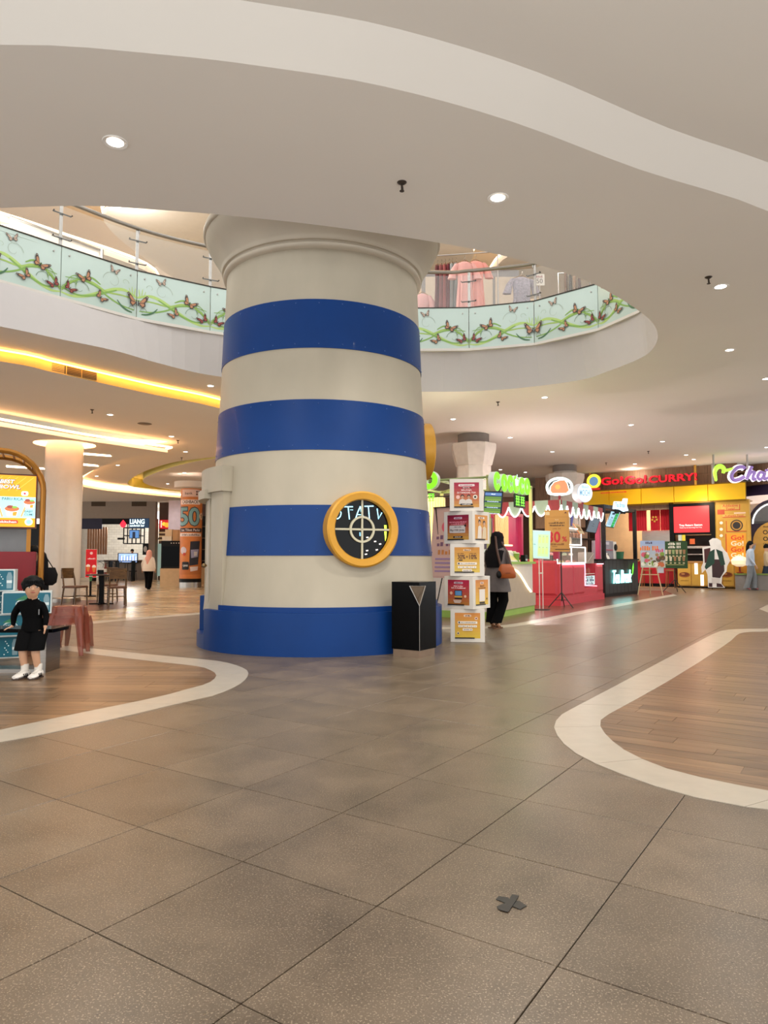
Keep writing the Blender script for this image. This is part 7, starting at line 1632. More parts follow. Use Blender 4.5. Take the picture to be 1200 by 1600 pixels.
def add_hand(V, E, k, wrist, d, n, s):
    """palm and five fingers from the wrist vertex; d = finger direction, n = palm normal, s = hand length"""
    d = Vector(d).normalized(); n = Vector(n).normalized(); w_ = d.cross(n).normalized(); W = Vector(V[wrist][0])
    V[k + 'palm'] = (W + d * s * .28, (s * .14, s * .09)); E.append((wrist, k + 'palm'))
    V[k + 'knuc'] = (W + d * s * .5, (s * .17, s * .075)); E.append((k + 'palm', k + 'knuc'))
    for i, (off, ln) in enumerate(((-.14, .42), (-.045, .5), (.05, .46), (.14, .36))):
        b = W + d * s * .55 + w_ * s * off; V[k + 'f%da' % i] = (b, s * .05); V[k + 'f%db' % i] = (b + d * s * ln * .5 - n * s * .02, s * .045); V[k + 'f%dc' % i] = (b + d * s * ln * .9 - n * s * .09, s * .035)
        E += [(k + 'knuc', k + 'f%da' % i), (k + 'f%da' % i, k + 'f%db' % i), (k + 'f%db' % i, k + 'f%dc' % i)]
    b = W + d * s * .3 - w_ * s * .2; V[k + 'ta'] = (b, s * .055); V[k + 'tb'] = (b + d * s * .22 - w_ * s * .12 - n * s * .03, s * .045); E += [(k + 'palm', k + 'ta'), (k + 'ta', k + 'tb')]
def std(h_, **ov):
    """standing adult skeleton, facing -Y; ov overrides joints as fractions of the height"""
    J = dict(pelvis=((0, 0, .545), (.085, .065)), spine=((0, .005, .64), (.075, .055)), chest=((0, .0, .755), (.088, .06)), neck=((0, .005, .845), .031), skull=((0, -.005, .895), (.045, .05)), head=((0, -.012, .94), (.048, .058)), crown=((0, -.004, .975), (.036, .045)),
             hipL=((.052, 0, .52), .052), kneeL=((.058, -.008, .285), .036), ankleL=((.06, .012, .055), .022), toeL=((.066, -.07, .02), .02), hipR=((-.052, 0, .52), .052), kneeR=((-.058, -.008, .285), .036), ankleR=((-.06, .012, .055), .022), toeR=((-.066, -.07, .02), .02),
             shL=((.105, 0, .80), .036), elL=((.125, .01, .63), .027), wrL=((.125, -.05, .49), .018), shR=((-.105, 0, .80), .036), elR=((-.125, .01, .63), .027), wrR=((-.125, -.05, .49), .018))
    for k, v in ov.items():
        J[k] = (v, J[k][1]) if not isinstance(v[0], (tuple, list)) else v
    V = {k: (Vector(c) * h_, (r[0] * h_, r[1] * h_) if isinstance(r, tuple) else r * h_) for k, (c, r) in J.items()}
    E = [('pelvis', 'spine'), ('spine', 'chest'), ('chest', 'neck'), ('neck', 'skull'), ('skull', 'head'), ('head', 'crown')]
    for s in 'LR': E += [('pelvis', 'hip' + s), ('hip' + s, 'knee' + s), ('knee' + s, 'ankle' + s), ('ankle' + s, 'toe' + s), ('chest', 'sh' + s), ('sh' + s, 'el' + s), ('el' + s, 'wr' + s)]
    return V, E
def parts_of(top, bottom, shoe, skinm=0, sleeve=True):
    def f(a, b):
        k = {a, b}
        if any('palm' in x or 'knuc' in x or x[1:2] in ('f', 't') and len(x) <= 4 and x[0] in 'LR' for x in (a, b)) or k & {'head', 'skull', 'crown'}: return 0
        if k & {'toeL', 'toeR'}: return 3
        if k & {'hipL', 'hipR', 'kneeL', 'kneeR'} : return 2
        if k == {'chest', 'neck'}: return 1
        return 1
    return f
SK = mat('skin_tan', (196, 146, 112), .5, var=.04); SK2 = mat('skin_light', (206, 160, 128), .5, var=.04)
def ringe(cx, cy, z, rx, ry, n=20, wob=0.0, ph=0.0): return [(cx + rx * math.cos(2 * math.pi * i / n) * (1 + wob * math.sin(5 * 2 * math.pi * i / n + ph)), cy + ry * math.sin(2 * math.pi * i / n) * (1 + wob * math.sin(5 * 2 * math.pi * i / n + ph)), z) for i in range(n)]
def face_parts(t, hc, s, hairm, rz=0.0, hair=True):
    """eyes, brows, nose, mouth, ears, hair around the head centre hc, s = head half height"""
    M = Matrix.Translation(hc) @ Matrix.Rotation(rz, 4, 'Z')
    for x in (-.36, .36):
        o = MB().ball((x * s, -.80 * s, .02 * s), (.13 * s, .07 * s, .062 * s), 10, 6, M=M).build('eye', mat('eye_white', (226, 220, 212), .3), t)
        MB().ball((x * s, -.855 * s, .02 * s), (.068 * s, .035 * s, .062 * s), 8, 6, M=M).build('iris', mat('iris_dark', (26, 18, 14), .2), o)
        MB().tube([((x - .18) * s, -.83 * s, .22 * s), (x * s, -.89 * s, .27 * s), ((x + .18) * s, -.83 * s, .22 * s)], .028 * s, 5, M=M).build('eyebrow', hairm, t)
        MB().ball((math.copysign(.80, x) * s, .02 * s, -.08 * s), (.09 * s, .17 * s, .25 * s), 8, 8, M=M).build('ear', SK2, t)
    MB().loft([[((a * .13) * s, (-.86 - .0) * s, .05 * s) for a in (-.5, .5)] + [(.0, -.93 * s, .05 * s)], [((a * .34) * s, -.84 * s, -.24 * s) for a in (-.5, .5)] + [(0, -1.06 * s, -.22 * s)], [((a * .30) * s, -.82 * s, -.31 * s) for a in (-.5, .5)] + [(0, -.95 * s, -.31 * s)]], M=M).build('nose', SK2, t)
    MB().ball((0, -.82 * s, -.50 * s), (.22 * s, .08 * s, .055 * s), 10, 6, M=M).build('mouth', mat('lips', (170, 92, 84), .45), t)
    return M
def bowl_hair(t, hc, s, rz, hairm, fringe=.30):
    M = Matrix.Translation(hc) @ Matrix.Rotation(rz, 4, 'Z'); b = MB(); nu, nv = 28, 12; vs = []; fs = []
    for j in range(nv + 1):
        for i in range(nu):
            q = 2 * math.pi * i / nu; front = max(0, -math.sin(q)); lim = 1.12 + (.62 - .28 * front * 2) * (1 - front * .55) ; tmax = math.pi * .5 + (.42 if front < .35 else .42 - (front - .35) * .80)
            th = tmax * j / nv; jag = .04 * math.sin(7 * q) * (j / nv)
            vs.append((.92 * s * math.sin(th) * math.cos(q), 1.0 * s * math.sin(th) * math.sin(q), 1.06 * s * math.cos(th) + jag * s * 1.6))
    for j in range(nv):
        for i in range(nu): fs.append((j * nu + i, (j + 1) * nu + i, (j + 1) * nu + (i + 1) % nu, j * nu + (i + 1) % nu))
    b.add(vs, fs, 0, M); o = b.build('hair', hairm, t, smooth=60); md = o.modifiers.new('thick', 'SOLIDIFY'); md.thickness = .1 * s; md.offset = -1; return o
HAIR = mat('black_hair', (8, 7, 7), .55, spec=.2, var=.3, scale=30)

# ---- the child leaning on the bench
CX, CYy = -3.30, 6.66
ch = thing('person', 'small child in black sweater and shorts leaning on the bench', 'person', (CX, CYy, 0), math.radians(6))
def cj(px, py, y=0.0):   # image point -> local x, z at the child's depth
    q = at(px, py, CYy); return (q.x - CX, y, q.z)
V = {}
def sv(n, px, py, y, r): c = cj(px, py); V[n] = (Vector((c[0], y, c[2])), r)
sv('pelvis', 46, 984, .10, (.086, .07)); sv('spine', 46, 968, .09, (.084, .062)); sv('chest', 46, 949, .06, (.088, .06)); sv('neck', 48, 934, .045, .034); sv('skull', 49.5, 927.5, .02, (.062, .066)); sv('head', 49.5, 917, .015, (.084, .09)); sv('crown', 49, 906, .03, (.066, .074))
sv('hipL', 56, 992, .07, .058); sv('kneeL', 57, 1018, -.04, .041); sv('ankleL', 59, 1047, .0, .028); sv('toeL', 57, 1057, -.10, .024)
sv('hipR', 37, 992, .07, .058); sv('kneeR', 37, 1018, -.02, .041); sv('ankleR', 39, 1047, .0, .028); sv('toeR', 34, 1057, -.09, .024)
sv('shL', 62, 944, .06, .036); sv('elL', 67.5, 963, .07, .031); sv('wrL', 68, 979, .03, .022); sv('shR', 29, 944, .06, .04); sv('elR', 15, 962, .12, .032); sv('wrR', 14, 980, .12, .022)
_, E = std(1.0)
for s in 'LR':
    V['thigh' + s] = (V['hip' + s][0].lerp(V['knee' + s][0], .72), .046); E.remove(('hip' + s, 'knee' + s)); E += [('hip' + s, 'thigh' + s), ('thigh' + s, 'knee' + s)]
add_hand(V, E, 'R', 'wrR', (-.75, -.55, -.30), (0, 0, 1), .085); add_hand(V, E, 'L', 'wrL', (.05, -.3, -.9), (1, 0, 0), .075)
def cm(a, b):
    k = {a, b}
    if k & {'head', 'skull', 'crown'} or any(x[0] in 'LR' and len(x) > 1 and x[1] in 'pkft' for x in k): return 0
    if k & {'toeL', 'toeR'}: return 4
    if k & {'kneeL', 'kneeR', 'ankleL', 'ankleR'}: return 0
    if k & {'hipL', 'hipR'}: return 2
    return 1
M_SWT = mat('black_sweater', (8, 8, 9), .85, spec=.1, var=.15, scale=20); M_SHORT = mat('black_shorts', (8, 8, 9), .85, spec=.1, var=.15)
bo = body(ch, V, E, 'pelvis', cm, [SK2, M_SWT, M_SHORT, SK2, M_WHITE])
hc = Vector(V['head'][0]) + Vector((.0, .0, -.004)); hs = .098
hr_ = math.radians(26)
face_parts(ch, hc + Vector((0, .0, -.0)), hs * .93, HAIR, hr_); bowl_hair(ch, hc + Vector((0, .012, .012)), hs * .98, hr_, HAIR)
# loose strands of the fringe and sides
hm = Matrix.Translation(hc + Vector((0, .012, .012))) @ Matrix.Rotation(hr_, 4, 'Z'); rs_ = random.Random(11)
for i in range(26):
    q = math.radians(-90 + (i - 12.5) * 10.5); fr = max(0, -math.sin(q)); s_ = hs * .98
    z0, z1 = .74 * s_, (.22 if fr > .45 else -.28) * s_ + rs_.uniform(-.07, .07) * s_
    def rp_(z, k): rr = math.sqrt(max(.05, 1 - (z / (1.06 * s_)) ** 2)); return (.93 * s_ * rr * k * math.cos(q + .05), 1.01 * s_ * rr * k * math.sin(q + .05), z)
    MB().tube([rp_(z0, .96), rp_((z0 + z1) / 2, 1.03), rp_(z1, 1.0)], [.013, .014, .003], 6, M=hm).build('hair_lock', HAIR, ch)
# shorts legs, socks, sneakers
for s in 'LR':
    h0 = Vector(V['hip' + s][0]); k0 = Vector(V['knee' + s][0]); a0 = Vector(V['ankle' + s][0]); t0_ = Vector(V['toe' + s][0])
    rg = []
    for tt, r in ((-.25, .075), (.0, .078), (.45, .076), (.86, .077), (.9, .074)):
        c = h0.lerp(k0, tt); rg.append(ringe(c.x, c.y, c.z, r, r * .92, 18, .02, tt * 5))
    MB().loft(rg).build('shorts_leg', M_SHORT, ch, smooth=60)
    MB().loft([ringe(a0.x, a0.y, a0.z + z, r, r, 14) for z, r in ((-.02, .034), (.0, .033), (.05, .036), (.06, .034))]).build('sock', mat('white_sock', (222, 216, 206), .8), ch)
    d = (t0_ - a0); d.z = 0; d.normalize(); sd_ = Vector((-d.y, d.x, 0)); base = Vector((a0.x, a0.y, 0))
    def shoe_ring(f, wd, z0, z1): 
        c = base + d * f; return [tuple(c + sd_ * wd * math.cos(q) + Vector((0, 0, (z0 + z1) / 2 + (z1 - z0) / 2 * math.sin(q)))) for q in [2 * math.pi * i / 14 for i in range(14)]]
    o = MB().loft([shoe_ring(-.052, .02, .012, .05), shoe_ring(-.042, .034, .008, .075), shoe_ring(.0, .038, .008, .085), shoe_ring(.045, .04, .008, .066), shoe_ring(.09, .043, .008, .052), shoe_ring(.125, .036, .01, .042), shoe_ring(.142, .016, .014, .032)]).build('sneaker', mat('sneaker_white', (226, 220, 212), .5), ch)
    MB().prism([tuple((base + d * f + sd_ * wd).xy) for f, wd in ((-.056, 0), (-.045, .034), (0, .036), (.08, .044), (.125, .036), (.148, 0), (.125, -.036), (.08, -.044), (0, -.036), (-.045, -.034))], 0, .014).build('sole', mat('gum_sole', (70, 56, 48), .6), o)
    for q in range(3):
        f = .02 + q * .022
        for sgn in (-1, 1): MB().tube([tuple(base + d * (f - .01) + sd_ * sgn * .042 + Vector((0, 0, .018))), tuple(base + d * f + sd_ * sgn * .037 + Vector((0, 0, .05)))], .005, 5).build('stripe', M_BLACK, o)
        MB().tube([tuple(base + d * (f + .02) + sd_ * -.018 + Vector((0, 0, .068 - q * .006))), tuple(base + d * (f + .03) + sd_ * .018 + Vector((0, 0, .066 - q * .006)))], .004, 5).build('lace', M_WHITE, o)
c = cj(61, 952); MB().bbox(c[0] - .004, -.012, c[2] - .05, c[0] + .004, -.004, c[2]).build('chest_zip', mat('grey_trim', (120, 120, 122), .4), ch, smooth=0)
rg = [ringe(V['pelvis'][0].x, V['pelvis'][0].y - .005, V['pelvis'][0].z + z, rx, ry, 22, .01) for z, rx, ry in ((-.02, .106, .086), (.0, .110, .088), (.05, .102, .078), (.10, .094, .068))]
MB().loft(rg).build('sweater_hem', M_SWT, ch, smooth=60)

# ---- woman at the kiosk, seen from behind
WX, WY = 1.80, 11.35
wo = thing('person', 'woman in black headscarf, grey tunic and black trousers by the cubes', 'person', (WX, WY, 0), math.radians(140))
V, E = std(1.56, wrL=(.06, -.17, .60), elL=(.14, -.03, .62), wrR=(-.03, -.18, .61), elR=(-.14, -.03, .62), head=(0, -.035, .93), crown=(0, -.03, .968), skull=(0, -.02, .89), kneeR=(-.05, -.045, .285), ankleR=(-.02, .05, .055), toeR=(-.02, -.02, .02))
add_hand(V, E, 'L', 'wrL', (-.3, -.9, .1), (0, 0, -1), .16); add_hand(V, E, 'R', 'wrR', (.3, -.9, .1), (0, 0, -1), .16)
M_TUN = mat('grey_tunic', (104, 96, 94), .8, var=.08, scale=14); M_BPANT = mat('black_trousers', (8, 8, 9), .85, spec=.1); M_SCARF = mat('charcoal_scarf', (24, 22, 24), .8, spec=.1, var=.12)
bo = body(wo, V, E, 'pelvis', lambda a, b: 0 if any(x[0] in 'LR' and len(x) > 1 and x[1] in 'pkft' for x in (a, b)) or {a, b} & {'head', 'skull', 'crown', 'toeL', 'toeR'} else (2 if {a, b} & {'kneeL', 'kneeR'} else 1), [SK, M_TUN, M_BPANT, SK])
face_parts(wo, V['head'][0], .098, HAIR)
h_ = 1.56
MB().loft([ringe(0, .01, z * h_, rx * h_, ry * h_, 26, w_, z * 20) for z, rx, ry, w_ in ((.375, .155, .115, .03), (.38, .157, .117, .03), (.45, .145, .108, .025), (.54, .125, .095, .015), (.64, .112, .085, .01), (.74, .118, .084, .01), (.80, .115, .076, 0), (.84, .07, .05, 0))]).build('tunic', M_TUN, wo, smooth=60)
MB().loft([ringe(0, y * h_, z * h_, rx * h_, ry * h_, 24, w_, z * 9) for z, y, rx, ry, w_ in ((.62, .055, .075, .055, .04), (.70, .045, .10, .06, .03), (.79, .015, .112, .075, .02), (.83, .0, .085, .07, 0), (.87, -.01, .064, .066, 0), (.93, -.022, .066, .078, 0), (.97, -.022, .052, .064, 0), (.99, -.02, .02, .026, 0))]).build('headscarf', M_SCARF, wo, smooth=60)
for s in 'LR':
    hp, kn, an = (Vector(V[k + s][0]) for k in ('hip', 'knee', 'ankle'))
    MB().loft([ringe(c.x, c.y, c.z, r, r * .95, 16, .03, i) for i, (c, r) in enumerate(((hp, .10), (hp.lerp(kn, .5), .092), (kn, .085), (kn.lerp(an, .5), .085), (an + Vector((0, 0, .01)), .088)))]).build('trouser_leg', M_BPANT, wo, smooth=60)
    a = Vector(V['ankle' + s][0]); tq = Vector(V['toe' + s][0]); d = (tq - a); d.z = 0; d.normalize(); sd_ = Vector((-d.y, d.x, 0)); b0 = Vector((a.x, a.y, 0))
    o = MB().prism([tuple((b0 + d * f + sd_ * wd).xy) for f, wd in ((-.07, .0), (-.055, .034), (.03, .036), (.11, .046), (.16, .03), (.175, 0), (.16, -.03), (.11, -.046), (.03, -.036), (-.055, -.034))], 0, .022).build('sandal', mat('sandal_brown', (110, 74, 46), .6), wo, smooth=0)
    MB().tube([tuple(b0 + d * .08 + sd_ * .046 + Vector((0, 0, .015))), tuple(b0 + d * .085 + Vector((0, 0, .06))), tuple(b0 + d * .08 - sd_ * .046 + Vector((0, 0, .015)))], .012, 6).build('strap', mat('sandal_brown', (110, 74, 46), .6), o)
ph = thing('phone', 'small dark phone held by the woman at the kiosk', 'phone', (0, 0, 0)); pw = Matrix.Translation(wo.location) @ Matrix.Rotation(math.radians(140), 4, 'Z') @ Vector((.02, -.40, .985)); ph.location = pw; ph.rotation_euler = (math.radians(-50), 0, math.radians(140))
MB().rbox(0, 0, 0, .075, .15, .009, .008).build('case', M_BLACK, ph); MB().bbox(-.034, -.07, .0045, .034, .07, .0055).build('screen', pm((150, 170, 190), .6), ph, smooth=0)
bgp = Vector((WX + .12, WY - .28, .80)); bg = thing('shoulder_bag', 'tan brown leather shoulder bag at the woman\'s hip', 'bag', bgp, math.radians(12))
M_LEA = mat('tan_leather', (164, 82, 34), .45, var=.08)
MB().loft([[(x * w_ + sh_, y * d_, z) for x, y in circ(0, 0, 1, 20)] for z, w_, d_, sh_ in ((0.0, .10, .035, .01), (.015, .135, .055, .01), (.10, .145, .07, .0), (.17, .12, .06, -.01), (.215, .085, .03, -.02), (.225, .07, .015, -.02))]).build('pouch', M_LEA, bg, smooth=60)
MB().tube([(-.10, 0, .18), (-.14, .06, .45), (-.10, .22, .66), (.0, .25, .60), (.06, .12, .4), (.08, .0, .18)], .011, 6, sx=1.8).build('strap', mat('strap_brown', (70, 40, 26), .5), bg)
MB().ball((-.14, -.02, .06), (.045, .03, .06), 10, 8).build('pompom', M_BLACK, bg); MB().bbox(-.05, -.072, .08, .03, -.062, .085).build('zip', mat('dark_brown_zip', (80, 44, 24), .5), bg, smooth=0)

# ---- woman walking away at the far left
fw = thing('person', 'woman in pink headscarf and white blouse walking away at far left', 'person', (-8.33, 25.1, 0), math.radians(176))
H1 = 1.42
V, E = std(H1, wrL=(.155, .02, .53), elL=(.16, .03, .65), wrR=(-.155, -.02, .53), elR=(-.16, .03, .65), kneeL=(.045, -.03, .285), ankleL=(.04, -.03, .05), toeL=(.04, -.11, .02), kneeR=(-.045, .01, .285), ankleR=(-.04, .06, .06), toeR=(-.04, -.01, .02))
add_hand(V, E, 'L', 'wrL', (.1, -.1, -1), (1, 0, 0), .15); add_hand(V, E, 'R', 'wrR', (-.1, -.1, -1), (-1, 0, 0), .15)
M_BL = mat('white_blouse', (226, 214, 200), .8, var=.04); M_PKS = mat('pink_scarf', (222, 160, 144), .75, var=.05)
body(fw, V, E, 'pelvis', lambda a, b: 0 if any(x[0] in 'LR' and len(x) > 1 and x[1] in 'pkft' for x in (a, b)) or {a, b} & {'head', 'skull', 'crown'} else (2 if {a, b} & {'kneeL', 'kneeR', 'toeL', 'toeR'} else 1), [SK, M_BL, M_BPANT, SK]); face_parts(fw, V['head'][0], .09, HAIR)
MB().loft([ringe(0, .0, z * H1, rx * H1, ry * H1, 24, w_, z * 20) for z, rx, ry, w_ in ((.47, .15, .12, .04), (.49, .165, .125, .04), (.58, .15, .11, .03), (.70, .145, .10, .02), (.79, .13, .085, 0), (.84, .07, .05, 0))]).build('blouse', M_BL, fw, smooth=60)
MB().loft([ringe(0, y * H1, z * H1, rx * H1, ry * H1, 22, w_, z * 9) for z, y, rx, ry, w_ in ((.60, .085, .03, .02, .04), (.70, .075, .05, .03, .03), (.79, .03, .09, .07, .02), (.85, .0, .072, .068, 0), (.93, -.005, .068, .078, 0), (.98, -.01, .05, .06, 0), (1.0, -.01, .015, .02, 0))]).build('headscarf', M_PKS, fw, smooth=60)
for s in 'LR':
    hp, kn, an = (Vector(V[k + s][0]) for k in ('hip', 'knee', 'ankle')); MB().loft([ringe(c.x, c.y, c.z, r, r, 14, .03, i) for i, (c, r) in enumerate(((hp, .10), (kn, .085), (an, .075)))]).build('trouser_leg', M_BPANT, fw, smooth=60)

# ---- two people passing at the right
PX, PYy = 12.88, 24.9
pa = thing('person', 'person in light blue shirt and grey jeans with hand raised to head', 'person', (PX, PYy, 0), math.radians(60))
H1 = 1.72
V, E = std(H1, elL=(.17, -.06, .84), wrL=(.07, -.09, .93), elR=(-.13, .0, .64), wrR=(-.12, -.09, .52), kneeL=(.05, -.06, .285), ankleL=(.05, -.05, .055), toeL=(.05, -.13, .02), kneeR=(-.05, .02, .285), ankleR=(-.05, .09, .06), toeR=(-.05, .01, .02))
add_hand(V, E, 'L', 'wrL', (-1, -.1, .2), (0, 0, -1), .17); add_hand(V, E, 'R', 'wrR', (.1, -.4, -1), (-1, 0, 0), .17)
M_SHI = mat('pale_blue_shirt', (168, 180, 196), .8, var=.05); M_JEA = mat('grey_jeans', (118, 122, 126), .8, var=.1, scale=12)
bm_ = lambda a, b: 0 if any(x[0] in 'LR' and len(x) > 1 and x[1] in 'pkft' for x in (a, b)) or {a, b} & {'head', 'skull', 'crown'} else (3 if {a, b} & {'toeL', 'toeR'} else 2 if {a, b} & {'kneeL', 'kneeR'} else 1)
body(pa, V, E, 'pelvis', bm_, [SK2, M_SHI, M_JEA, mat('red_sneaker', (150, 80, 80), .6)]); face_parts(pa, V['head'][0], .105, HAIR); bowl_hair(pa, Vector(V['head'][0]) + Vector((0, .01, .01)), .105, 0, HAIR)
MB().loft([ringe(0, .0, z * H1, rx * H1, ry * H1, 22, w_, z * 20) for z, rx, ry, w_ in ((.50, .115, .09, .03), (.60, .108, .08, .02), (.72, .112, .078, .01), (.80, .11, .07, 0), (.845, .05, .04, 0))]).build('shirt', M_SHI, pa, smooth=60)
MB().loft([ringe(0, y * H1, z * H1, rx * H1, ry * H1, 18, .04, z * 9) for z, y, rx, ry in ((.70, .055, .03, .02), (.80, .05, .05, .03), (.90, .035, .058, .04), (.96, .02, .05, .04))]).build('long_hair', HAIR, pa, smooth=60)
for s in 'LR':
    hp, kn, an = (Vector(V[k + s][0]) for k in ('hip', 'knee', 'ankle')); MB().loft([ringe(c.x, c.y, c.z, r, r, 14, .03, i) for i, (c, r) in enumerate(((hp, .105), (kn, .09), (an - Vector((0, 0, .02)), .10)))]).build('jeans_leg', M_JEA, pa, smooth=60)
pb = thing('person', 'person in dark blue wide trousers half hidden at the right edge', 'person', (13.72, 25.4, 0), math.radians(70))
H1 = 1.62; V, E = std(H1, kneeL=(.05, -.08, .285), ankleL=(.05, -.09, .055), toeL=(.05, -.16, .02), kneeR=(-.05, .05, .285), ankleR=(-.05, .14, .06), toeR=(-.05, .08, .02))
add_hand(V, E, 'L', 'wrL', (0, -.2, -1), (1, 0, 0), .16); add_hand(V, E, 'R', 'wrR', (0, -.2, -1), (-1, 0, 0), .16)
M_BEI = mat('beige_top', (190, 170, 140), .8); M_NAV = mat('navy_trousers', (30, 46, 64), .8)
body(pb, V, E, 'pelvis', bm_, [SK2, M_BEI, M_NAV, M_BLACK]); face_parts(pb, V['head'][0], .10, HAIR); bowl_hair(pb, Vector(V['head'][0]) + Vector((0, .01, .01)), .10, 0, HAIR)
for s in 'LR':
    hp, kn, an = (Vector(V[k + s][0]) for k in ('hip', 'knee', 'ankle')); MB().loft([ringe(c.x, c.y, c.z, r, r, 14, .04, i) for i, (c, r) in enumerate(((hp, .11), (kn, .12), (an - Vector((0, 0, .02)), .15)))]).build('trouser_leg', M_NAV, pb, smooth=60)

# ---- person seated behind the red counter (only the dark hair shows) and the far bar worker
def simple_person(label, x, y, rz, H1, top, hairm, zoff=0.0):
    t = thing('person', label, 'person', (x, y, zoff), rz); V, E = std(H1); add_hand(V, E, 'L', 'wrL', (0, -.2, -1), (1, 0, 0), .15); add_hand(V, E, 'R', 'wrR', (0, -.2, -1), (-1, 0, 0), .15)
    body(t, V, E, 'pelvis', bm_, [SK2, top, M_BPANT, M_BLACK], 1); face_parts(t, V['head'][0], .1, hairm); bowl_hair(t, Vector(V['head'][0]) + Vector((0, .01, .01)), .1, 0, hairm); return t
q = at(53.5, 862, 10.6); simple_person('black haired worker behind the red kiosk counter', q.x, 10.6, math.radians(20), 1.27, M_BLACK, HAIR)
q = at(206, 870, 38.3); simple_person('black haired worker behind the far sandwich bar counter', q.x, 38.35, 0, 1.62, M_BLACK, HAIR)
# black coat and tote hanging on the gold frame
M_CLOTH = mat('black_cloth', (12, 12, 14), .85)
q = at(67, 890, 9.95); tb = thing('tote_bag', 'black tote bag hanging beside the white column', 'bag', (q.x + .10, 9.93, q.z - .12), .2)
MB().loft([[(x * w_, y * d_, z) for x, y in circ(0, 0, 1, 18)] for z, w_, d_ in ((-.10, .05, .03), (-.06, .10, .05), (.05, .115, .05), (.14, .08, .03), (.15, .075, .02))]).build('pouch', M_CLOTH, tb, smooth=60)
MB().tube([(-.06, 0, .14), (-.13, 0, .30), (-.15, 0, .36)], .007, 5).tube([(.05, 0, .14), (-.05, 0, .30), (-.15, 0, .36)], .007, 5).build('straps', M_CLOTH, tb)
ct = thing('hanging_coat', 'long black coat hanging from the gold kiosk frame', 'coat', (q.x + .0, 9.93, q.z + .22), 0)
MB().loft([ringe(0, 0, z, rx, ry, 18, .06, z * 9) for z, rx, ry in ((-.62, .10, .05), (-.4, .095, .05), (-.1, .075, .04), (.0, .045, .03), (.03, .02, .015))]).build('coat', M_CLOTH, ct, smooth=60); MB().ball((0, 0, .05), .02, 8, 6).build('hook', M_GOLD, ct)

# ================================================================== GARMENTS ON THE UPPER FLOOR
def garment(label, px, py_top, Y, w_, h_, col, sleeves=True, rz=0.0, pat=0.04, group='clothes in the upper shop', thin=1.0):
    p = at(px, py_top, Y); t = thing('hanging_dress', label, 'dress', (p.x, p.y, p.z), rz, group)
    M = mat('cloth_%d_%d_%d' % col, col, .85, var=pat, scale=30 if pat > .1 else 6)
    n = 28
    def rr_(z, wd, d_, fold): return [(wd / 2 * math.cos(2 * math.pi * i / n), thin * d_ / 2 * math.sin(2 * math.pi * i / n) * (1 + fold * math.sin(i * 2.7)) , z) for i in range(n)]
    MB().loft([rr_(-.02, w_ * .28, .06, 0), rr_(-.05, w_ * .55, .09, 0), rr_(-.10, w_ * .72, .12, .05), rr_(-.30, w_ * .66, .14, .15), rr_(-.5, w_ * .62, .14, .3), rr_(-h_ * .75, w_ * .85, .17, .5), rr_(-h_, w_ * .98, .2, .6)]).build('bodice', M, t, smooth=60)
    if sleeves:
        for s in (-1, 1): MB().loft([[(s * (w_ * .34 + x), y_, z) for x, y_, z in ringe(0, 0, -.07, .05, .05, 12)], [(s * (w_ * .46 + x), y_, z) for x, y_, z in ringe(0, 0, -.2, .075, .06, 12)], [(s * (w_ * .56 + x), y_, z) for x, y_, z in ringe(0, 0, -.42, .10, .06, 12, .06)]]).build('sleeve', M, t, smooth=60)
    MB().tube([(-w_ * .3, 0, -.05), (0, 0, .03), (w_ * .3, 0, -.05)], .01, 6).build('hanger', mat('hanger_wood', (160, 130, 100), .5), t); MB().tube([(0, 0, .03), (0, 0, .07), (.02, 0, .10), (.0, 0, .12)], .005, 5).build('hook', M_STEEL, t)
    return t
GYy = 15.9
garment('pale pink long dress front left on the upper rack', 726, 408, GYy - .35, .52, 1.7, (226, 170, 164)); garment('salmon pink caped dress at right of the upper rack', 743, 407, GYy - .2, .55, 1.75, (230, 160, 150))
for k, (px, col, nm) in enumerate(((684, (110, 64, 70), 'dark plum'), (690, (150, 90, 92), 'dusty plum'), (696, (170, 96, 96), 'rosewood'), (702, (120, 52, 62), 'burgundy'), (707, (176, 184, 186), 'pale grey'), (713, (150, 160, 164), 'slate grey'))):
    garment(nm + ' garment hanging sideways on the upper rack', px, 414 - k * .8, GYy + .05 * k, .42, 1.6, col, False, math.radians(62), thin=.4)
garment('grey lace patterned blouse on the upper floor', 815, 432, GYy - .3, .62, 1.3, (158, 152, 164), True, .1, .25); garment('pink blouse peeking beside the lighthouse capital', 660, 458, GYy, .45, 1.2, (206, 160, 158))
for k, (px, col, nm) in enumerate(((884, (110, 80, 60), 'brown'), (891, (70, 60, 56), 'charcoal'), (898, (150, 120, 96), 'tan'), (905, (90, 70, 66), 'umber'))): garment(nm + ' garment at the far right end of the upper shop', px, 424 + k * 3, GYy + .4, .35, 1.3, col, False, math.radians(60), thin=.4)
rk = thing('clothes_rack', 'steel clothes rack carrying dresses above the atrium', 'rack', (at(710, 400, GYy).x, GYy, DECK)); zr = at(710, 402, GYy).z - DECK
MB().tube([(-.9, 0, 0), (-.9, 0, zr), (.95, -.3, zr), (.95, -.3, 0)], .018, 6).build('frame', M_STEEL, rk); MB().cyl((-.9, -.25, .015), (-.9, .25, .015), .016, n=6).build('foot', M_STEEL, rk); MB().cyl((.95, -.5, .015), (.95, 0, .015), .016, n=6).build('foot', M_STEEL, rk)
r2 = thing('clothes_rack', 'short steel clothes rack at the far right of the upper shop', 'rack', (at(895, 430, GYy + .4).x, GYy + .4, DECK)); zr = at(895, 430, GYy + .4).z - DECK + .05
MB().tube([(-.35, 0, 0), (-.35, 0, zr), (.4, 0, zr), (.4, 0, 0)], .016, 6).build('frame', M_STEEL, r2)
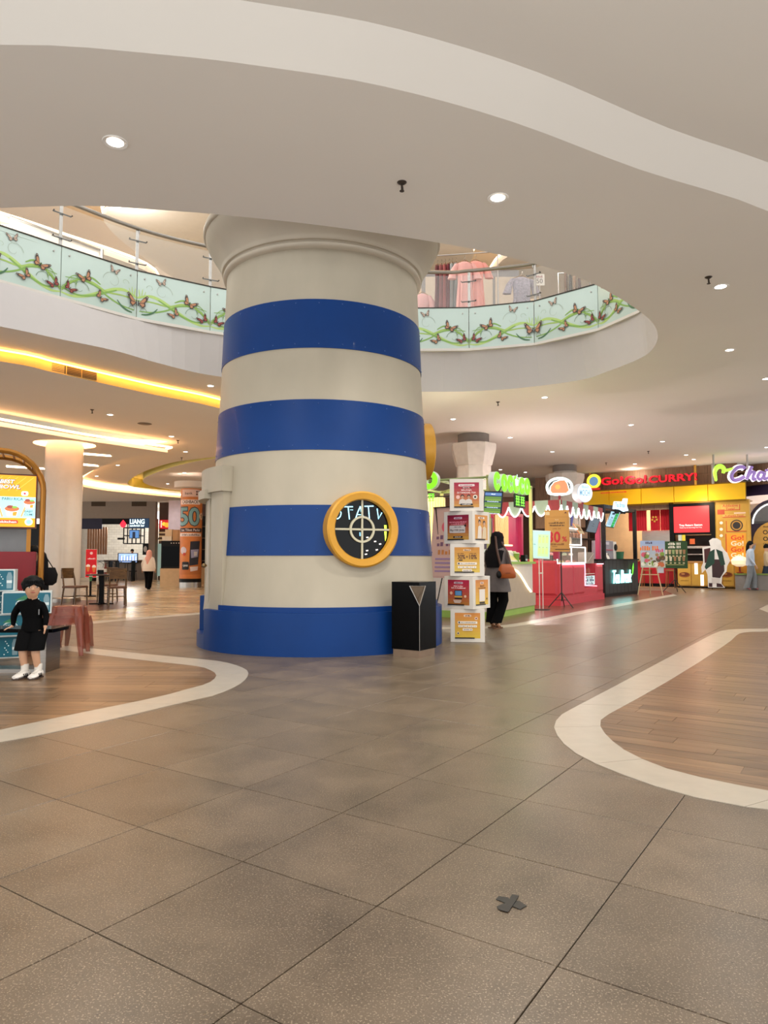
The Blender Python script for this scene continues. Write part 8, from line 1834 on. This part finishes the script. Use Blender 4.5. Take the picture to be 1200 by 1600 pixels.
for x in (-.35, .4): MB().cyl((x, -.2, .015), (x, .2, .015), .016, n=6).build('foot', M_STEEL, r2)
q = at(735, 402, 18); mq = thing('shop_partition', 'grey slanted display partition in the upper clothes shop', 'partition', (at(770, 440, 18.4).x, 18.4, DECK)); MB().bbox(-1.9, 0, 0, .7, .1, 2.6).build('panel', mat('partition_grey', (150, 148, 150), .6), mq, smooth=0)
for k in range(4): MB().bbox(-1.8 + .62 * k, -.03, .4, -1.25 + .62 * k, 0, 2.4).build('inset', mat('inset_cream', (206, 192, 176), .6), mq, smooth=0)
pc = at(843, 438, 15.4); pcd = thing('price_sign', 'small white price sign on a stand in the upper shop', 'sign', (pc.x, 15.4, DECK)); MB().cyl((0, 0, 0), (0, 0, pc.z - DECK - .1), .012, n=6).build('pole', M_STEEL, pcd); o = MB().bbox(-.11, -.01, pc.z - DECK - .12, .11, .01, pc.z - DECK + .14).build('card', M_WHITE, pcd, smooth=0); P = Print(); P.text('50', 0, pc.z - DECK - .02, (120, 110, 110), w_=.14, bold=.01); P.text('SALE', 0, pc.z - DECK + .08, (150, 90, 90), w_=.14); P.build('card_print', o, (0, -.012, 0))
# ================================================================== CEILING LAMPS AND SPRINKLERS
M_LENS = mat('downlight_lens', (255, 246, 232), .4, emit=14.0)
M_TRIM = mat('downlight_trim', (225, 222, 216), .4)
def downlight(px, py, z, label, power, group=None, r=.075):
    p = fl(px, py, z); t = thing('downlight', label, 'ceiling lamp', (p.x, p.y, z), 0, group)
    MB().lathe([(r * .8, -.002), (r * 1.18, -.008), (r * 1.22, -.003), (r * 1.2, 0), (r * .8, 0)], 24, close=True).build('trim_ring', M_TRIM, t)
    b = MB(); b.lathe([(r * .82, -.003), (r * .6, -.0015)], 24); b.build('reflector', mat('downlight_reflector', (255, 250, 240), .2, emit=3.0), t)
    b = MB(); b.add([(r * .62 * math.cos(i * math.pi / 10), r * .62 * math.sin(i * math.pi / 10), -.002) for i in range(20)], [tuple(range(20))]); b.build('lens', M_LENS, t, smooth=0)
    if power: lamp('SPOT', (0, 0, -.03), power, (1, .95, .88), .07, 140, name='bulb', parent=t)
PW = 110
downlight(180, 222, HC, 'large round downlight in the near soffit at upper left', PW, r=.085)
downlight(778, 309, HC, 'round downlight in the near soffit above right of the lighthouse', PW, r=.085)
downlight(1126, 448, HC, 'round downlight right of the opening beside a sprinkler', PW, r=.085)
downlight(1140, 547, HC, 'round downlight right of the rounded tip of the opening', PW)
downlight(1197, 592, HC, 'downlight cut by the right edge of the photograph', PW)
for x, y, d_ in ((851, 621, 'just beyond the far edge of the opening'), (708, 655, 'right of the lighthouse above the flared column'), (986, 664, 'right of centre, highest above the curry sign'), (797, 684, 'right of the flared capital'), (1035, 690, 'above the word curry on the right'), (863, 706, 'above the mochi drawing sign'), (782, 734, 'just above the green letter sign, left one'), (821, 738, 'right of the green letter sign'), (992, 725, 'close above the second red Go'), (1072, 711, 'above the end of the curry sign, upper of two'), (1084, 718, 'beside the yellow hanger pole, lower of two'), (1198, 699, 'at the right edge above the lavender script sign')):
    downlight(x, y, HC, 'small downlight ' + d_, PW * .9, 'downlights above the kiosks')
downlight(329, 603, HC, 'downlight between opening and amber cove left of the lighthouse', PW)
for x, y, d_ in ((172, 648, 'nearest the sprinkler and dark vent'), (268, 682, 'right of the warm straight cove'), (290, 706, 'close to the lighthouse above the lemon cove'), (184, 727, 'in the curved bay, farther from the column'), (151, 744, 'in the curved bay next to the white column'), (288, 739, 'inside the lemon cove, right one'), (262, 756, 'inside the lemon cove, left one')):
    downlight(x, y, HL, 'small downlight in the left ceiling, ' + d_, PW * .8, 'downlights in the left ceiling')
for x, y in ((985, -30), (500, -400)):
    p = fl(x, y, RZ); lamp('SPOT', (p.x, p.y, RZ - .05), PW, (1, .95, .88), .07, 140, name='recess_bulb')
def sprinkler(px, py, z, label, group=None):
    p = fl(px, py, z); t = thing('sprinkler', label, 'sprinkler', (p.x, p.y, z), 0, group)
    M = mat('sprinkler_brass', (70, 62, 54), .4, .6)
    MB().lathe([(.0, -.018), (.02, -.02), (.042, -.006), (.046, 0), (0, 0)], 16).build('escutcheon', M, t)
    MB().cyl((0, 0, -.015), (0, 0, -.075), .011, .009, 8).lathe([(0, -.088), (.022, -.086), (.022, -.08), (0, -.078)], 12).cyl((.009, 0, -.04), (.012, 0, -.08), .004, n=5).build('head', M, t)
sprinkler(628, 285, HC, 'fire sprinkler in the near soffit above the lighthouse')
sprinkler(1107, 433, HC, 'fire sprinkler beside a downlight right of the opening')
sprinkler(778, 628, HC, 'fire sprinkler beyond the opening right of the lighthouse')
for x, y, d_ in ((1013, 705, 'above the middle of the curry sign'), (947, 723, 'above the first red Go of the curry sign')): sprinkler(x, y, HC, 'tiny fire sprinkler ' + d_, 'sprinklers near the curry shop')
for x, y, d_ in ((144, 640, 'left of the first downlight'), (278, 688, 'beside the second downlight'), (284, 715, 'near the lemon cove')): sprinkler(x, y, HL, 'small fire sprinkler in the left ceiling, ' + d_, 'sprinklers in the left ceiling')
p = fl(226, 662, HL); t = thing('ceiling_speaker', 'dark round ceiling vent in the lower ceiling at left', 'vent', (p.x, p.y, HL))
MB().lathe([(.0, -.012), (.14, -.014), (.17, -.004), (.17, 0), (0, 0)], 24).build('grille', mat('vent_grey', (110, 98, 84), .6), t)
